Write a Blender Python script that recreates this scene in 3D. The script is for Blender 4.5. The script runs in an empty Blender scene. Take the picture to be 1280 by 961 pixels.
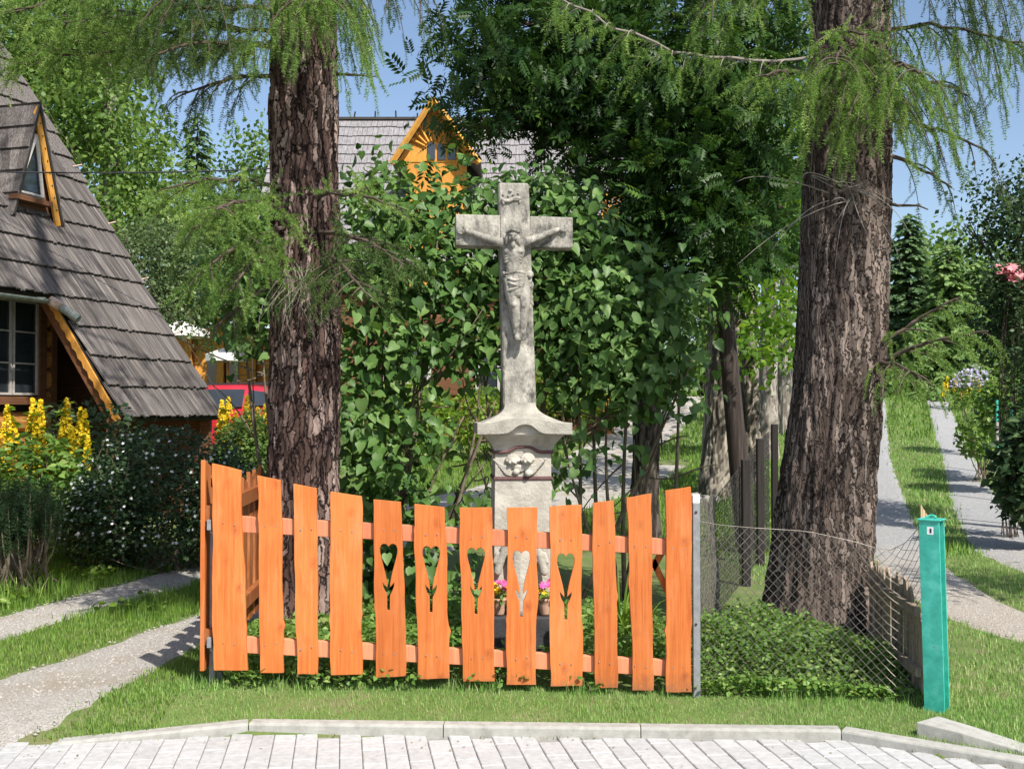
import bpy, bmesh, math, random
import numpy as np
from mathutils import Vector, Matrix

random.seed(11)
rng = np.random.default_rng(11)
sc = bpy.context.scene
C = sc.collection
R = math.radians

# ------------------------------------------------------------------ camera, sky, sun, exposure
FOC = 1400.0                       # focal length in photograph pixels (photograph 1280 x 961)
PITCH = math.atan(30 / FOC)
CAM = np.array([0.0, 0.0, 1.6])
cam_d = bpy.data.cameras.new('camera')
cam_d.sensor_fit = 'HORIZONTAL'
cam_d.sensor_width = 36.0
cam_d.lens = FOC / 1280 * 36
cam_d.clip_start = 0.05
cam_d.clip_end = 6000
cam = bpy.data.objects.new('camera', cam_d)
cam.location = CAM
cam.rotation_euler = (math.pi / 2 + PITCH, 0, 0)
C.objects.link(cam)
sc.camera = cam

SUN_AZ, SUN_EL = R(35), R(49)      # azimuth: to the right of straight behind the camera
SUN = Vector((math.sin(SUN_AZ) * math.cos(SUN_EL), -math.cos(SUN_AZ) * math.cos(SUN_EL), math.sin(SUN_EL)))
world = bpy.data.worlds.new('World')
sc.world = world
world.use_nodes = True
wn = world.node_tree
wn.nodes.clear()
sky = wn.nodes.new('ShaderNodeTexSky')
sky.sky_type = 'NISHITA'
sky.sun_disc = False
sky.sun_elevation = SUN_EL
sky.sun_rotation = math.atan2(SUN.x, SUN.y)
sky.altitude = 700
sky.air_density = 1.0
sky.dust_density = 2.6
sky.ozone_density = 1.0
bg = wn.nodes.new('ShaderNodeBackground')
bg.inputs['Strength'].default_value = 0.12
wo = wn.nodes.new('ShaderNodeOutputWorld')
wn.links.new(sky.outputs[0], bg.inputs[0])
wn.links.new(bg.outputs[0], wo.inputs[0])

sun_d = bpy.data.lights.new('sun', 'SUN')
sun_d.energy = 5.0
sun_d.angle = R(0.53)
sun_d.color = (1.0, 0.95, 0.87)
sun = bpy.data.objects.new('sun', sun_d)
sun.rotation_euler = SUN.to_track_quat('Z', 'Y').to_euler()
sun.location = (6, -8, 12)
C.objects.link(sun)

sc.view_settings.view_transform = 'Standard'
sc.view_settings.look = 'None'
sc.view_settings.gamma = 1
sc.view_settings.use_curve_mapping = False
sc.view_settings.exposure = 0.58
sc.render.engine = 'CYCLES'
sc.cycles.max_bounces = 6
sc.cycles.transparent_max_bounces = 8
sc.cycles.use_denoising = True

# ------------------------------------------------------------------ pixel <-> place
_F = np.array([0, math.cos(PITCH), math.sin(PITCH)])
_U = np.array([0, -math.sin(PITCH), math.cos(PITCH)])
_X = np.array([1.0, 0, 0])
def ray(x, y):
    return _X * (x - 640) / FOC + _F + _U * (480.5 - y) / FOC
def at(x, y, Y):
    d = ray(x, y)
    return CAM + d * (Y / d[1])
def proj(p):
    d = np.asarray(p, float) - CAM
    w = d @ _F
    return 640 + FOC * (d @ _X) / w, 480.5 - FOC * (d @ _U) / w
def in_frame(p, m=20):
    x, y = proj(p)
    return -m < x < 1280 + m and -m < y < 961 + m

# ------------------------------------------------------------------ mesh helpers
def mk(name, V, F, mat=None, parent=None, smooth=False, attrs=None, origin=None):
    """one mesh object; V in world space, stored relative to its parent thing's base"""
    V = np.asarray(V, np.float32).reshape(-1, 3)
    o0 = np.zeros(3, np.float32)
    if parent is not None:
        p = parent
        while p is not None:
            o0 = o0 + np.array(p.location, np.float32)
            p = p.parent
    me = bpy.data.meshes.new(name)
    if isinstance(F, np.ndarray):
        F = F.astype(np.int32)
        nf, k = F.shape
        me.vertices.add(len(V))
        me.vertices.foreach_set('co', (V - o0).ravel())
        me.loops.add(nf * k)
        me.loops.foreach_set('vertex_index', F.ravel())
        me.polygons.add(nf)
        me.polygons.foreach_set('loop_start', np.arange(0, nf * k, k, dtype=np.int32))
        me.polygons.foreach_set('loop_total', np.full(nf, k, np.int32))
        me.update(calc_edges=True)
    else:
        me.from_pydata((V - o0).tolist(), [], [list(map(int, f)) for f in F])
        me.update()
    if smooth:
        me.polygons.foreach_set('use_smooth', np.ones(len(me.polygons), bool))
    if attrs:
        for k, a in attrs.items():
            at_ = me.attributes.new(k, 'FLOAT', 'POINT')
            at_.data.foreach_set('value', np.asarray(a, np.float32))
    if mat:
        me.materials.append(mat)
    o = bpy.data.objects.new(name, me)
    C.objects.link(o)
    if parent is not None:
        o.parent = parent
    return o

def thing(name, label, cat, loc=(0, 0, 0), group=None):
    o = bpy.data.objects.new(name, None)
    C.objects.link(o)
    o.empty_display_size = 0.1
    o.location = tuple(float(v) for v in loc)
    o['label'] = label
    o['category'] = cat
    if group:
        o['group'] = group
    return o

def tag(o, label, cat, group=None):
    o['label'] = label
    o['category'] = cat
    if group:
        o['group'] = group
    return o

def structure(o):
    o['kind'] = 'structure'
    return o
def stuff(o, label=None, cat=None):
    o['kind'] = 'stuff'
    if label:
        o['label'] = label
        o['category'] = cat
    return o

class MB:
    """collects shapes into one mesh"""
    def __init__(self):
        self.V = []
        self.F = []
    def add(self, V, F):
        n = len(self.V)
        self.V += [tuple(map(float, v)) for v in V]
        self.F += [[i + n for i in f] for f in F]
        return self
    def box(self, a, b):
        (x0, y0, z0), (x1, y1, z1) = a, b
        return self.add([(x0, y0, z0), (x1, y0, z0), (x1, y1, z0), (x0, y1, z0), (x0, y0, z1), (x1, y0, z1), (x1, y1, z1), (x0, y1, z1)],
                        [(0, 3, 2, 1), (4, 5, 6, 7), (0, 1, 5, 4), (1, 2, 6, 5), (2, 3, 7, 6), (3, 0, 4, 7)])
    def frame_box(self, o, ax, ay, az, a, b):
        """box in a frame of three axes at o"""
        o = np.asarray(o, float)
        m = MB().box(a, b)
        return self.add([o + ax * v[0] + ay * v[1] + az * v[2] for v in m.V], m.F)
    def tube(self, P, rad, n=8, cap=True):
        V, F = tube(P, rad, n, cap)
        return self.add(V, F)
    def prism(self, poly, d):
        """polygon (list of 3d points) swept by vector d"""
        n = len(poly)
        P = [np.asarray(p, float) for p in poly]
        V = P + [p + np.asarray(d, float) for p in P]
        F = [tuple(range(n))[::-1], tuple(range(n, 2 * n))] + [(i, (i + 1) % n, n + (i + 1) % n, n + i) for i in range(n)]
        return self.add(V, F)
    def build(self, name, mat, parent=None, smooth=False, bevel=0, segs=1, recalc=True):
        o = mk(name, self.V, self.F, mat, parent, smooth)
        bm = bmesh.new()
        bm.from_mesh(o.data)
        if recalc:
            bmesh.ops.recalc_face_normals(bm, faces=bm.faces)
        if bevel:
            ed = [e for e in bm.edges if len(e.link_faces) == 2 and e.calc_face_angle(0) > 0.5]
            bmesh.ops.bevel(bm, geom=ed, offset=bevel, segments=segs, affect='EDGES', profile=0.6)
        bm.to_mesh(o.data)
        bm.free()
        if smooth:
            o.data.polygons.foreach_set('use_smooth', np.ones(len(o.data.polygons), bool))
        return o

def tube(P, rad, n=8, cap=True):
    P = np.asarray(P, float)
    k = len(P)
    rad = np.broadcast_to(np.asarray(rad, float), (k,))
    T = np.gradient(P, axis=0)
    T /= np.linalg.norm(T, axis=1)[:, None] + 1e-9
    ref = np.array([0, 0, 1.0]) if abs(T[0][2]) < 0.8 else np.array([1.0, 0, 0])
    A = np.cross(T, ref)
    bad = np.linalg.norm(A, axis=1) < 0.05
    A[bad] = np.cross(T[bad], [0.3, 1, 0.1])
    A /= np.linalg.norm(A, axis=1)[:, None]
    B = np.cross(T, A)
    an = np.linspace(0, 2 * math.pi, n, endpoint=False)
    ring = A[:, None, :] * np.cos(an)[None, :, None] + B[:, None, :] * np.sin(an)[None, :, None]
    V = (P[:, None, :] + ring * rad[:, None, None]).reshape(-1, 3)
    F = []
    for i in range(k - 1):
        for j in range(n):
            F.append((i * n + j, i * n + (j + 1) % n, (i + 1) * n + (j + 1) % n, (i + 1) * n + j))
    if cap:
        F.append(tuple(range(n))[::-1])
        F.append(tuple(range((k - 1) * n, k * n)))
    return V.tolist(), F

def bez(a, b, c, n=10):
    t = np.linspace(0, 1, n)[:, None]
    a, b, c = (np.asarray(v, float) for v in (a, b, c))
    return a * (1 - t) ** 2 + 2 * b * t * (1 - t) + c * t ** 2

def nrm(v):
    return v / (np.linalg.norm(v, axis=-1, keepdims=True) + 1e-9)

def frames(d, n):
    """(k,3,3) frames: columns = side, tip direction, surface normal"""
    y = nrm(d)
    x = nrm(np.cross(y, n))
    z = np.cross(x, y)
    return np.stack([x, y, z], axis=-1)

def scatter(tV, tF, pos, fr, scale):
    """copies of a template mesh, as arrays"""
    tV = np.asarray(tV, float)
    tF = np.asarray(tF, int)
    n = len(pos)
    V = np.einsum('nij,kj->nki', fr * np.asarray(scale).reshape(n, 1, 1), tV) + np.asarray(pos)[:, None, :]
    F = tF[None] + (np.arange(n) * len(tV))[:, None, None]
    return V.reshape(-1, 3), F.reshape(-1, tF.shape[1])

def tri(F):
    out = []
    for f in F:
        for i in range(1, len(f) - 1):
            out.append((f[0], f[i], f[i + 1]))
    return np.array(out)

def evaluated(o, name, mat, parent=None, smooth=True):
    """freeze an object's modifiers into a fresh mesh object"""
    dg = bpy.context.evaluated_depsgraph_get()
    dg.update()
    me = bpy.data.meshes.new_from_object(o.evaluated_get(dg))
    me.name = name
    me.materials.clear()
    me.materials.append(mat)
    me.polygons.foreach_set('use_smooth', np.full(len(me.polygons), smooth))
    n = bpy.data.objects.new(name, me)
    C.objects.link(n)
    if parent is not None:
        n.parent = parent
    old = o.data
    bpy.data.objects.remove(o)
    bpy.data.meshes.remove(old)
    return n

# value noise for shaping (numpy)
def vnoise(p, seed=0):
    p = np.asarray(p, float)
    i = np.floor(p).astype(np.int64)
    f = p - i
    f = f * f * (3 - 2 * f)
    def h(ix):
        s = ix[..., 0] * 374761393 + seed * 1442695
        for k in range(1, p.shape[-1]):
            s = s + ix[..., k] * (668265263 if k == 1 else 2147483647 - 58)
        s = (s ^ (s >> 13)) * 1274126177
        s = s ^ (s >> 16)
        return (s & 0xFFFF) / 65535.0
    D = p.shape[-1]
    out = 0
    for c in range(2 ** D):
        bits = np.array([(c >> k) & 1 for k in range(D)])
        w = np.prod(np.where(bits, f, 1 - f), axis=-1)
        out = out + w * h(i + bits)
    return out
def fbm(p, seed=0, oct=4):
    p = np.asarray(p, float)
    a, s, o = 0.5, 0, 0
    for k in range(oct):
        o = o + a * (vnoise(p * 2 ** k, seed + k) - 0.5)
        a *= 0.5
    return o

# ------------------------------------------------------------------ materials
def newmat(name):
    m = bpy.data.materials.new(name)
    m.use_nodes = True
    nt = m.node_tree
    b = nt.nodes['Principled BSDF']
    return m, nt, b
def nd(nt, t, ins=None, **props):
    n = nt.nodes.new(t)
    for k, v in props.items():
        setattr(n, k, v)
    for k, v in (ins or {}).items():
        if isinstance(v, bpy.types.NodeSocket):
            nt.links.new(v, n.inputs[k])
        else:
            n.inputs[k].default_value = v
    return n
def ramp(nt, fac, stops):
    r = nt.nodes.new('ShaderNodeValToRGB')
    nt.links.new(fac, r.inputs[0])
    els = r.color_ramp.elements
    while len(els) < len(stops):
        els.new(0.5)
    for e, (p, c) in zip(els, stops):
        e.position = p
        e.color = (*c, 1) if len(c) == 3 else c
    return r.outputs[0]
def coords(nt, scale=(1, 1, 1), vary=True):
    tc = nd(nt, 'ShaderNodeTexCoord')
    v = tc.outputs['Object']
    if vary:
        oi = nd(nt, 'ShaderNodeObjectInfo')
        mu = nd(nt, 'ShaderNodeMath', {0: oi.outputs['Random'], 1: 37.0}, operation='MULTIPLY')
        v = nd(nt, 'ShaderNodeVectorMath', {0: v, 1: mu.outputs[0]}, operation='ADD').outputs[0]
    return nd(nt, 'ShaderNodeMapping', {'Vector': v, 'Scale': scale}).outputs[0]
def surf(name, cols, scale=5, rough=0.85, bump=0.3, bscale=60, stretch=(1, 1, 1), detail=7, spec=0.3, vary=0.15, patches=None, bdist=0.01, metallic=0):
    """noise-coloured surface: cols spread over a colour ramp; vary = brightness change between separate pieces"""
    m, nt, b = newmat(name)
    co = coords(nt, stretch)
    n = nd(nt, 'ShaderNodeTexNoise', {'Vector': co, 'Scale': scale, 'Detail': detail, 'Roughness': 0.65})
    k = len(cols)
    c = ramp(nt, n.outputs[0], [(0.3 + 0.4 * i / max(1, k - 1), cl) for i, cl in enumerate(cols)])
    if patches:
        pc, ps, p0, p1 = patches
        n2 = nd(nt, 'ShaderNodeTexNoise', {'Vector': co, 'Scale': ps, 'Detail': 8.0, 'Roughness': 0.7})
        f = ramp(nt, n2.outputs[0], [(p0, (0, 0, 0)), (p1, (1, 1, 1))])
        c = nd(nt, 'ShaderNodeMix', {'Factor': f, 'A': c, 'B': (*pc, 1)}, data_type='RGBA')
        c = [o for o in c.outputs if o.type == 'RGBA'][0]
    if vary:
        oi = nd(nt, 'ShaderNodeObjectInfo')
        mr = nd(nt, 'ShaderNodeMapRange', {'Value': oi.outputs['Random'], 'To Min': 1 - vary, 'To Max': 1 + vary})
        c = nd(nt, 'ShaderNodeHueSaturation', {'Color': c, 'Value': mr.outputs[0]}).outputs[0]
    nt.links.new(c, b.inputs['Base Color'])
    b.inputs['Roughness'].default_value = rough
    b.inputs['Specular IOR Level'].default_value = spec
    b.inputs['Metallic'].default_value = metallic
    if bump:
        nb = nd(nt, 'ShaderNodeTexNoise', {'Vector': co, 'Scale': bscale, 'Detail': 6.0, 'Roughness': 0.6})
        bp = nd(nt, 'ShaderNodeBump', {'Height': nb.outputs[0], 'Strength': bump, 'Distance': bdist})
        nt.links.new(bp.outputs[0], b.inputs['Normal'])
    return m
# Mix nodes of type RGBA name their sockets 'Factor','A','B' more than once: pick by type
def _mixfix():
    global nd
    base = nd
    def nd2(nt, t, ins=None, **props):
        if t == 'ShaderNodeMix' and props.get('data_type') == 'RGBA':
            n = nt.nodes.new(t)
            n.data_type = 'RGBA'
            if 'blend_type' in props:
                n.blend_type = props['blend_type']
            idx = {'Factor': 0, 'A': 6, 'B': 7}
            for k, v in (ins or {}).items():
                s = n.inputs[idx[k]]
                if isinstance(v, bpy.types.NodeSocket):
                    nt.links.new(v, s)
                else:
                    s.default_value = v
            return n
        return base(nt, t, ins, **props)
    nd = nd2
_mixfix()

def leafmat(name, dark, light, trans=0.35, rough=0.45, spec=0.22, third=None):
    """leaf: colour varies leaf by leaf through the 'rnd' attribute; lets light through"""
    m, nt, b = newmat(name)
    a = nd(nt, 'ShaderNodeAttribute', attribute_name='rnd')
    stops = [(0.0, dark), (0.75, light)] + ([(1.0, third)] if third else [])
    c = ramp(nt, a.outputs['Fac'], stops)
    nt.links.new(c, b.inputs['Base Color'])
    b.inputs['Roughness'].default_value = rough
    b.inputs['Specular IOR Level'].default_value = spec
    tr = nd(nt, 'ShaderNodeBsdfTranslucent')
    hs = nd(nt, 'ShaderNodeHueSaturation', {'Color': c, 'Hue': 0.485, 'Saturation': 1.1, 'Value': 1.5})
    nt.links.new(hs.outputs[0], tr.inputs[0])
    mx = nd(nt, 'ShaderNodeMixShader', {0: trans, 1: b.outputs[0], 2: tr.outputs[0]})
    nt.links.new(mx.outputs[0], nt.nodes['Material Output'].inputs[0])
    return m
def objleafmat(name, dark, light, trans=0.3, rough=0.42):
    """the same for leaves that are objects of their own (varies by object)"""
    m = leafmat(name, dark, light, trans, rough)
    nt = m.node_tree
    a = [n for n in nt.nodes if n.type == 'ATTRIBUTE'][0]
    oi = nd(nt, 'ShaderNodeObjectInfo')
    for l in list(a.outputs['Fac'].links):
        nt.links.new(oi.outputs['Random'], l.to_socket)
    return m

def orange_wood(name, c0, c1, c2, knot=(0.24, 0.045, 0.014)):
    m, nt, b = newmat(name)
    co = coords(nt, (1, 1, 1))
    st = nd(nt, 'ShaderNodeMapping', {'Vector': co, 'Scale': (26, 26, 1.1)}).outputs[0]
    n = nd(nt, 'ShaderNodeTexNoise', {'Vector': st, 'Scale': 2.2, 'Detail': 9.0, 'Roughness': 0.68, 'Distortion': 0.8})
    c = ramp(nt, n.outputs[0], [(0.3, c0), (0.52, c1), (0.72, c2)])
    big = nd(nt, 'ShaderNodeTexNoise', {'Vector': co, 'Scale': 3.0, 'Detail': 3.0})
    c = nd(nt, 'ShaderNodeMix', {'Factor': ramp(nt, big.outputs[0], [(0.42, (0, 0, 0)), (0.75, (0.55, 0.55, 0.55))]), 'A': c, 'B': (*c2, 1)}, data_type='RGBA').outputs[2]
    sx = nd(nt, 'ShaderNodeSeparateXYZ', {0: co})
    kv = nd(nt, 'ShaderNodeCombineXYZ', {0: nd(nt, 'ShaderNodeMath', {0: sx.outputs[0], 1: 5.6}, operation='MULTIPLY').outputs[0], 1: nd(nt, 'ShaderNodeMath', {0: sx.outputs[2], 1: 4.2}, operation='MULTIPLY').outputs[0]}).outputs[0]
    kn = nd(nt, 'ShaderNodeTexNoise', {'Vector': co, 'Scale': 26.0, 'Detail': 3.0})
    kv = nd(nt, 'ShaderNodeVectorMath', {0: kv, 1: nd(nt, 'ShaderNodeVectorMath', {0: kn.outputs['Color'], 1: (.2, .2, 0)}, operation='MULTIPLY').outputs[0]}, operation='ADD').outputs[0]
    vo = nd(nt, 'ShaderNodeTexVoronoi', {'Vector': kv, 'Scale': 1.0, 'Randomness': 1.0}, voronoi_dimensions='2D')
    kd = ramp(nt, vo.outputs['Distance'], [(0.02, (.75, .75, .75)), (0.045, (0.28, 0.28, 0.28)), (0.065, (0.55, 0.55, 0.55)), (0.085, (.2, .2, .2)), (0.11, (.3, .3, .3)), (0.16, (0, 0, 0))])
    vc = nd(nt, 'ShaderNodeSeparateXYZ', {0: vo.outputs['Color']}).outputs[0]
    gate = nd(nt, 'ShaderNodeMapRange', {'Value': vc, 'From Min': .25, 'From Max': .95})
    kd = nd(nt, 'ShaderNodeMath', {0: kd, 1: gate.outputs[0]}, operation='MULTIPLY').outputs[0]
    c = nd(nt, 'ShaderNodeMix', {'Factor': kd, 'A': c, 'B': (*knot, 1)}, data_type='RGBA').outputs[2]
    # faded patches, and dirt splashed up the foot of the board
    fade = nd(nt, 'ShaderNodeTexNoise', {'Vector': nd(nt, 'ShaderNodeMapping', {'Vector': co, 'Scale': (3, 3, .7)}).outputs[0], 'Scale': 3.0, 'Detail': 7.0, 'Roughness': 0.7})
    c = nd(nt, 'ShaderNodeMix', {'Factor': ramp(nt, fade.outputs[0], [(0.52, (0, 0, 0)), (0.75, (0.5, 0.5, 0.5))]), 'A': c, 'B': (0.60, 0.27, 0.12, 1)}, data_type='RGBA').outputs[2]
    oz = nd(nt, 'ShaderNodeSeparateXYZ', {0: nd(nt, 'ShaderNodeTexCoord').outputs['Object']}).outputs[2]
    dn = nd(nt, 'ShaderNodeTexNoise', {'Vector': co, 'Scale': 34.0, 'Detail': 6.0, 'Roughness': 0.75})
    dz = nd(nt, 'ShaderNodeMath', {0: dn.outputs[0], 1: -.34, 2: oz}, operation='MULTIPLY_ADD')
    dm = nd(nt, 'ShaderNodeMapRange', {'Value': dz.outputs[0], 'From Min': -.21, 'From Max': -.09, 'To Min': .6, 'To Max': 0.0})
    c = nd(nt, 'ShaderNodeMix', {'Factor': dm.outputs[0], 'A': c, 'B': (0.20, 0.11, 0.06, 1)}, data_type='RGBA').outputs[2]
    oi = nd(nt, 'ShaderNodeObjectInfo')
    mr = nd(nt, 'ShaderNodeMapRange', {'Value': oi.outputs['Random'], 'To Min': 0.84, 'To Max': 1.1})
    c = nd(nt, 'ShaderNodeHueSaturation', {'Color': c, 'Value': mr.outputs[0]}).outputs[0]
    nt.links.new(c, b.inputs['Base Color'])
    b.inputs['Roughness'].default_value = 0.7
    b.inputs['Specular IOR Level'].default_value = 0.3
    bp = nd(nt, 'ShaderNodeBump', {'Height': n.outputs[0], 'Strength': 0.35, 'Distance': 0.004})
    nt.links.new(bp.outputs[0], b.inputs['Normal'])
    return m

def board_wood(name, cols, axis=(30, 30, 1.5), rough=0.9, bump=0.8, vary=0.25):
    return surf(name, cols, scale=1.6, rough=rough, bump=bump, bscale=1.8, stretch=axis, vary=vary, bdist=0.006)

def bark(name, deep, mid, pale, amount=0.5, rough=0.92):
    """bark coloured plate by plate ('plate' attribute) with fine grain"""
    m, nt, b = newmat(name)
    a = nd(nt, 'ShaderNodeAttribute', attribute_name='plate')
    co = coords(nt, (1, 1, 0.35), vary=False)
    n = nd(nt, 'ShaderNodeTexNoise', {'Vector': co, 'Scale': 26.0, 'Detail': 8.0, 'Roughness': 0.7})
    mix = nd(nt, 'ShaderNodeMath', {0: a.outputs['Fac'], 1: n.outputs[0]}, operation='MULTIPLY')
    mix2 = nd(nt, 'ShaderNodeMath', {0: mix.outputs[0], 1: 1.7}, operation='MULTIPLY')
    c = ramp(nt, mix2.outputs[0], [(0.1, deep), (0.42, mid), (0.5 + amount * 0.6, pale)])
    nt.links.new(c, b.inputs['Base Color'])
    b.inputs['Roughness'].default_value = rough
    b.inputs['Specular IOR Level'].default_value = 0.2
    bp = nd(nt, 'ShaderNodeBump', {'Height': n.outputs[0], 'Strength': 0.7, 'Distance': 0.012})
    nt.links.new(bp.outputs[0], b.inputs['Normal'])
    return m

MT = {}
MT['plank'] = orange_wood('stained_plank', (0.39, 0.092, 0.018), (0.54, 0.145, 0.031), (0.64, 0.205, 0.056))
MT['rail'] = orange_wood('faded_rail', (0.46, 0.14, 0.065), (0.56, 0.20, 0.10), (0.62, 0.27, 0.15))
MT['plank_shaded'] = orange_wood('shaded_plank', (0.20, 0.06, 0.018), (0.28, 0.09, 0.025), (0.36, 0.12, 0.035))  # darker copy of the plank: the side panel's shade put into its colour
MT['stone_cross'] = surf('weathered_sandstone', [(0.13, 0.124, 0.108), (0.29, 0.273, 0.235), (0.48, 0.453, 0.39)], scale=11, bump=0.9, bscale=60, stretch=(1, 1, .6), patches=((0.07, 0.067, 0.06), 8.5, 0.5, 0.62), vary=0, bdist=0.01)
MT['stone_base'] = surf('limewashed_stone', [(0.31, 0.288, 0.245), (0.425, 0.398, 0.338), (0.53, 0.495, 0.425)], scale=7, bump=0.7, bscale=50, patches=((0.26, 0.24, 0.2), 6.0, 0.52, 0.75), vary=0, bdist=0.008)
MT['stone_cap'] = surf('grey_capstone', [(0.2, 0.19, 0.165), (0.32, 0.30, 0.255), (0.43, 0.405, 0.345)], scale=8, bump=0.6, bscale=80, patches=((0.15, 0.14, 0.12), 6.0, 0.58, 0.75), vary=0)
MT['brown_line'] = surf('brown_painted_moulding', [(0.09, 0.045, 0.045), (0.14, 0.075, 0.07)], scale=20, bump=0.2, vary=0)
MT['black_stone'] = surf('dark_plinth_stone', [(0.03, 0.03, 0.033), (0.06, 0.06, 0.065)], scale=15, rough=0.6, bump=0.3, vary=0)
MT['kerb'] = surf('kerb_concrete', [(0.25, 0.245, 0.22), (0.33, 0.325, 0.295), (0.39, 0.385, 0.35)], scale=18, bump=0.35, bscale=180, vary=0.06, patches=((0.33, 0.31, 0.27), 5.0, 0.62, 0.85))
MT['brick'] = surf('grey_paving_block', [(0.33, 0.33, 0.325), (0.40, 0.40, 0.395), (0.46, 0.46, 0.455)], scale=30, bump=0.4, bscale=260, vary=0.07, patches=((0.29, 0.28, 0.265), 7.0, 0.56, 0.8), bdist=0.003)
MT['joint'] = surf('joint_sand', [(0.20, 0.19, 0.175), (0.34, 0.325, 0.305)], scale=40, bump=0.3, vary=0)
MT['asphalt'] = surf('road_asphalt', [(0.045, 0.045, 0.048), (0.07, 0.07, 0.072)], scale=60, bump=0.4, bscale=300, vary=0)
MT['gravel'] = surf('pale_gravel', [(0.25, 0.23, 0.20), (0.46, 0.43, 0.385), (0.66, 0.63, 0.58)], scale=70, bump=1.0, bscale=130, vary=0, patches=((0.36, 0.29, 0.21), 2.2, 0.5, 0.75), bdist=0.02)
MT['gravel_blue'] = surf('grey_gravel', [(0.20, 0.205, 0.22), (0.36, 0.365, 0.38), (0.50, 0.505, 0.52)], scale=40, bump=0.9, bscale=90, vary=0, patches=((0.28, 0.25, 0.2), 1.2, 0.6, 0.85), bdist=0.02)
MT['pebble'] = surf('pebble', [(0.20, 0.185, 0.165), (0.46, 0.435, 0.4)], scale=30, bump=0.1, vary=0)
MT['soil'] = surf('turf_soil', [(0.075, 0.125, 0.03), (0.12, 0.165, 0.045), (0.18, 0.17, 0.085)], scale=3.0, bump=0.8, bscale=45, vary=0, patches=((0.19, 0.15, 0.095), 2.3, 0.62, 0.76), bdist=0.02)
MT['hill'] = surf('forested_hill', [(0.02, 0.04, 0.035), (0.04, 0.07, 0.055)], scale=0.03, bump=0.5, bscale=0.3, vary=0)
MT['grass'] = leafmat('grass_blade', (0.12, 0.245, 0.05), (0.25, 0.41, 0.11), trans=0.3, rough=0.5, third=(0.46, 0.47, 0.24))
MT['grass_lush'] = leafmat('lush_grass_blade', (0.075, 0.16, 0.022), (0.18, 0.30, 0.05), trans=0.3, rough=0.5, third=(0.32, 0.38, 0.12))
MT['larch_bark'] = bark('larch_bark', (0.035, 0.025, 0.023), (0.125, 0.09, 0.08), (0.36, 0.275, 0.24))
MT['larch_bark2'] = bark('fissured_larch_bark', (0.045, 0.034, 0.030), (0.125, 0.098, 0.086), (0.27, 0.22, 0.19), amount=0.6)
MT['ash_bark'] = bark('grey_ridged_bark', (0.06, 0.05, 0.04), (0.18, 0.155, 0.125), (0.36, 0.32, 0.26), amount=0.6)
MT['smooth_bark'] = bark('pale_smooth_bark', (0.15, 0.13, 0.11), (0.26, 0.23, 0.20), (0.40, 0.36, 0.31), amount=0.6)
MT['dark_bark'] = bark('dark_bark', (0.02, 0.017, 0.014), (0.055, 0.045, 0.037), (0.12, 0.1, 0.085), amount=0.6)
MT['twig'] = surf('twig_bark', [(0.05, 0.036, 0.026), (0.11, 0.085, 0.065)], scale=20, bump=0.2, vary=0.1)
MT['pale_twig'] = surf('dead_twig', [(0.16, 0.14, 0.12), (0.28, 0.25, 0.215)], scale=20, bump=0.2, vary=0.1)
MT['stem'] = surf('shrub_stem', [(0.10, 0.075, 0.05), (0.22, 0.18, 0.13)], scale=15, bump=0.2, vary=0.1)
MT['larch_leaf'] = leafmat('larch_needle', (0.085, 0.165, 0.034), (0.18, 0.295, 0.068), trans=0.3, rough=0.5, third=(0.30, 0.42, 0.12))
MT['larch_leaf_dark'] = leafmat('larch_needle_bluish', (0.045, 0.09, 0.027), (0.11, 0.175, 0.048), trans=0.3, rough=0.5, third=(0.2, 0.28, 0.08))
MT['lilac'] = leafmat('lilac_leaf', (0.042, 0.10, 0.022), (0.095, 0.185, 0.045), trans=0.25, rough=0.45, spec=0.3, third=(0.15, 0.25, 0.06))
MT['lilac_obj'] = objleafmat('lilac_leaf_single', (0.065, 0.135, 0.035), (0.14, 0.24, 0.07), trans=0.28, rough=0.45)
MT['ash'] = leafmat('ash_leaflet', (0.015, 0.045, 0.010), (0.042, 0.095, 0.018), trans=0.25, rough=0.45, third=(0.09, 0.165, 0.03))
MT['maple'] = leafmat('bright_maple_leaf', (0.06, 0.14, 0.018), (0.14, 0.26, 0.035), trans=0.5, rough=0.45, third=(0.24, 0.36, 0.06))
MT['birch'] = leafmat('birch_leaf', (0.07, 0.14, 0.03), (0.17, 0.27, 0.065), trans=0.4, rough=0.45, third=(0.3, 0.38, 0.13))
MT['greygreen'] = leafmat('willow_leaf', (0.06, 0.105, 0.04), (0.15, 0.21, 0.09), trans=0.35, rough=0.45, third=(0.30, 0.36, 0.2))
MT['spruce'] = leafmat('spruce_needle', (0.07, 0.135, 0.06), (0.16, 0.25, 0.105), trans=0.3, rough=0.6, third=(0.25, 0.34, 0.15))
MT['fir_light'] = leafmat('light_fir_needle', (0.10, 0.18, 0.06), (0.21, 0.32, 0.10), trans=0.3, rough=0.6, third=(0.30, 0.41, 0.14))
MT['dark_shrub'] = leafmat('dark_shrub_leaf', (0.022, 0.05, 0.02), (0.055, 0.10, 0.04), trans=0.2, rough=0.42, third=(0.10, 0.15, 0.06))
MT['cover'] = leafmat('ground_cover_leaf', (0.07, 0.155, 0.03), (0.17, 0.29, 0.062), trans=0.35, rough=0.42, third=(0.30, 0.40, 0.12))
MT['fresh'] = leafmat('fresh_leaf', (0.08, 0.16, 0.02), (0.19, 0.30, 0.04), trans=0.4, rough=0.42, third=(0.30, 0.40, 0.09))
MT['white_petal'] = leafmat('white_petal', (0.62, 0.62, 0.60), (0.8, 0.8, 0.78), trans=0.2)
MT['yellow_petal'] = leafmat('yellow_petal', (0.62, 0.46, 0.015), (0.8, 0.62, 0.03), trans=0.3)
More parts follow.
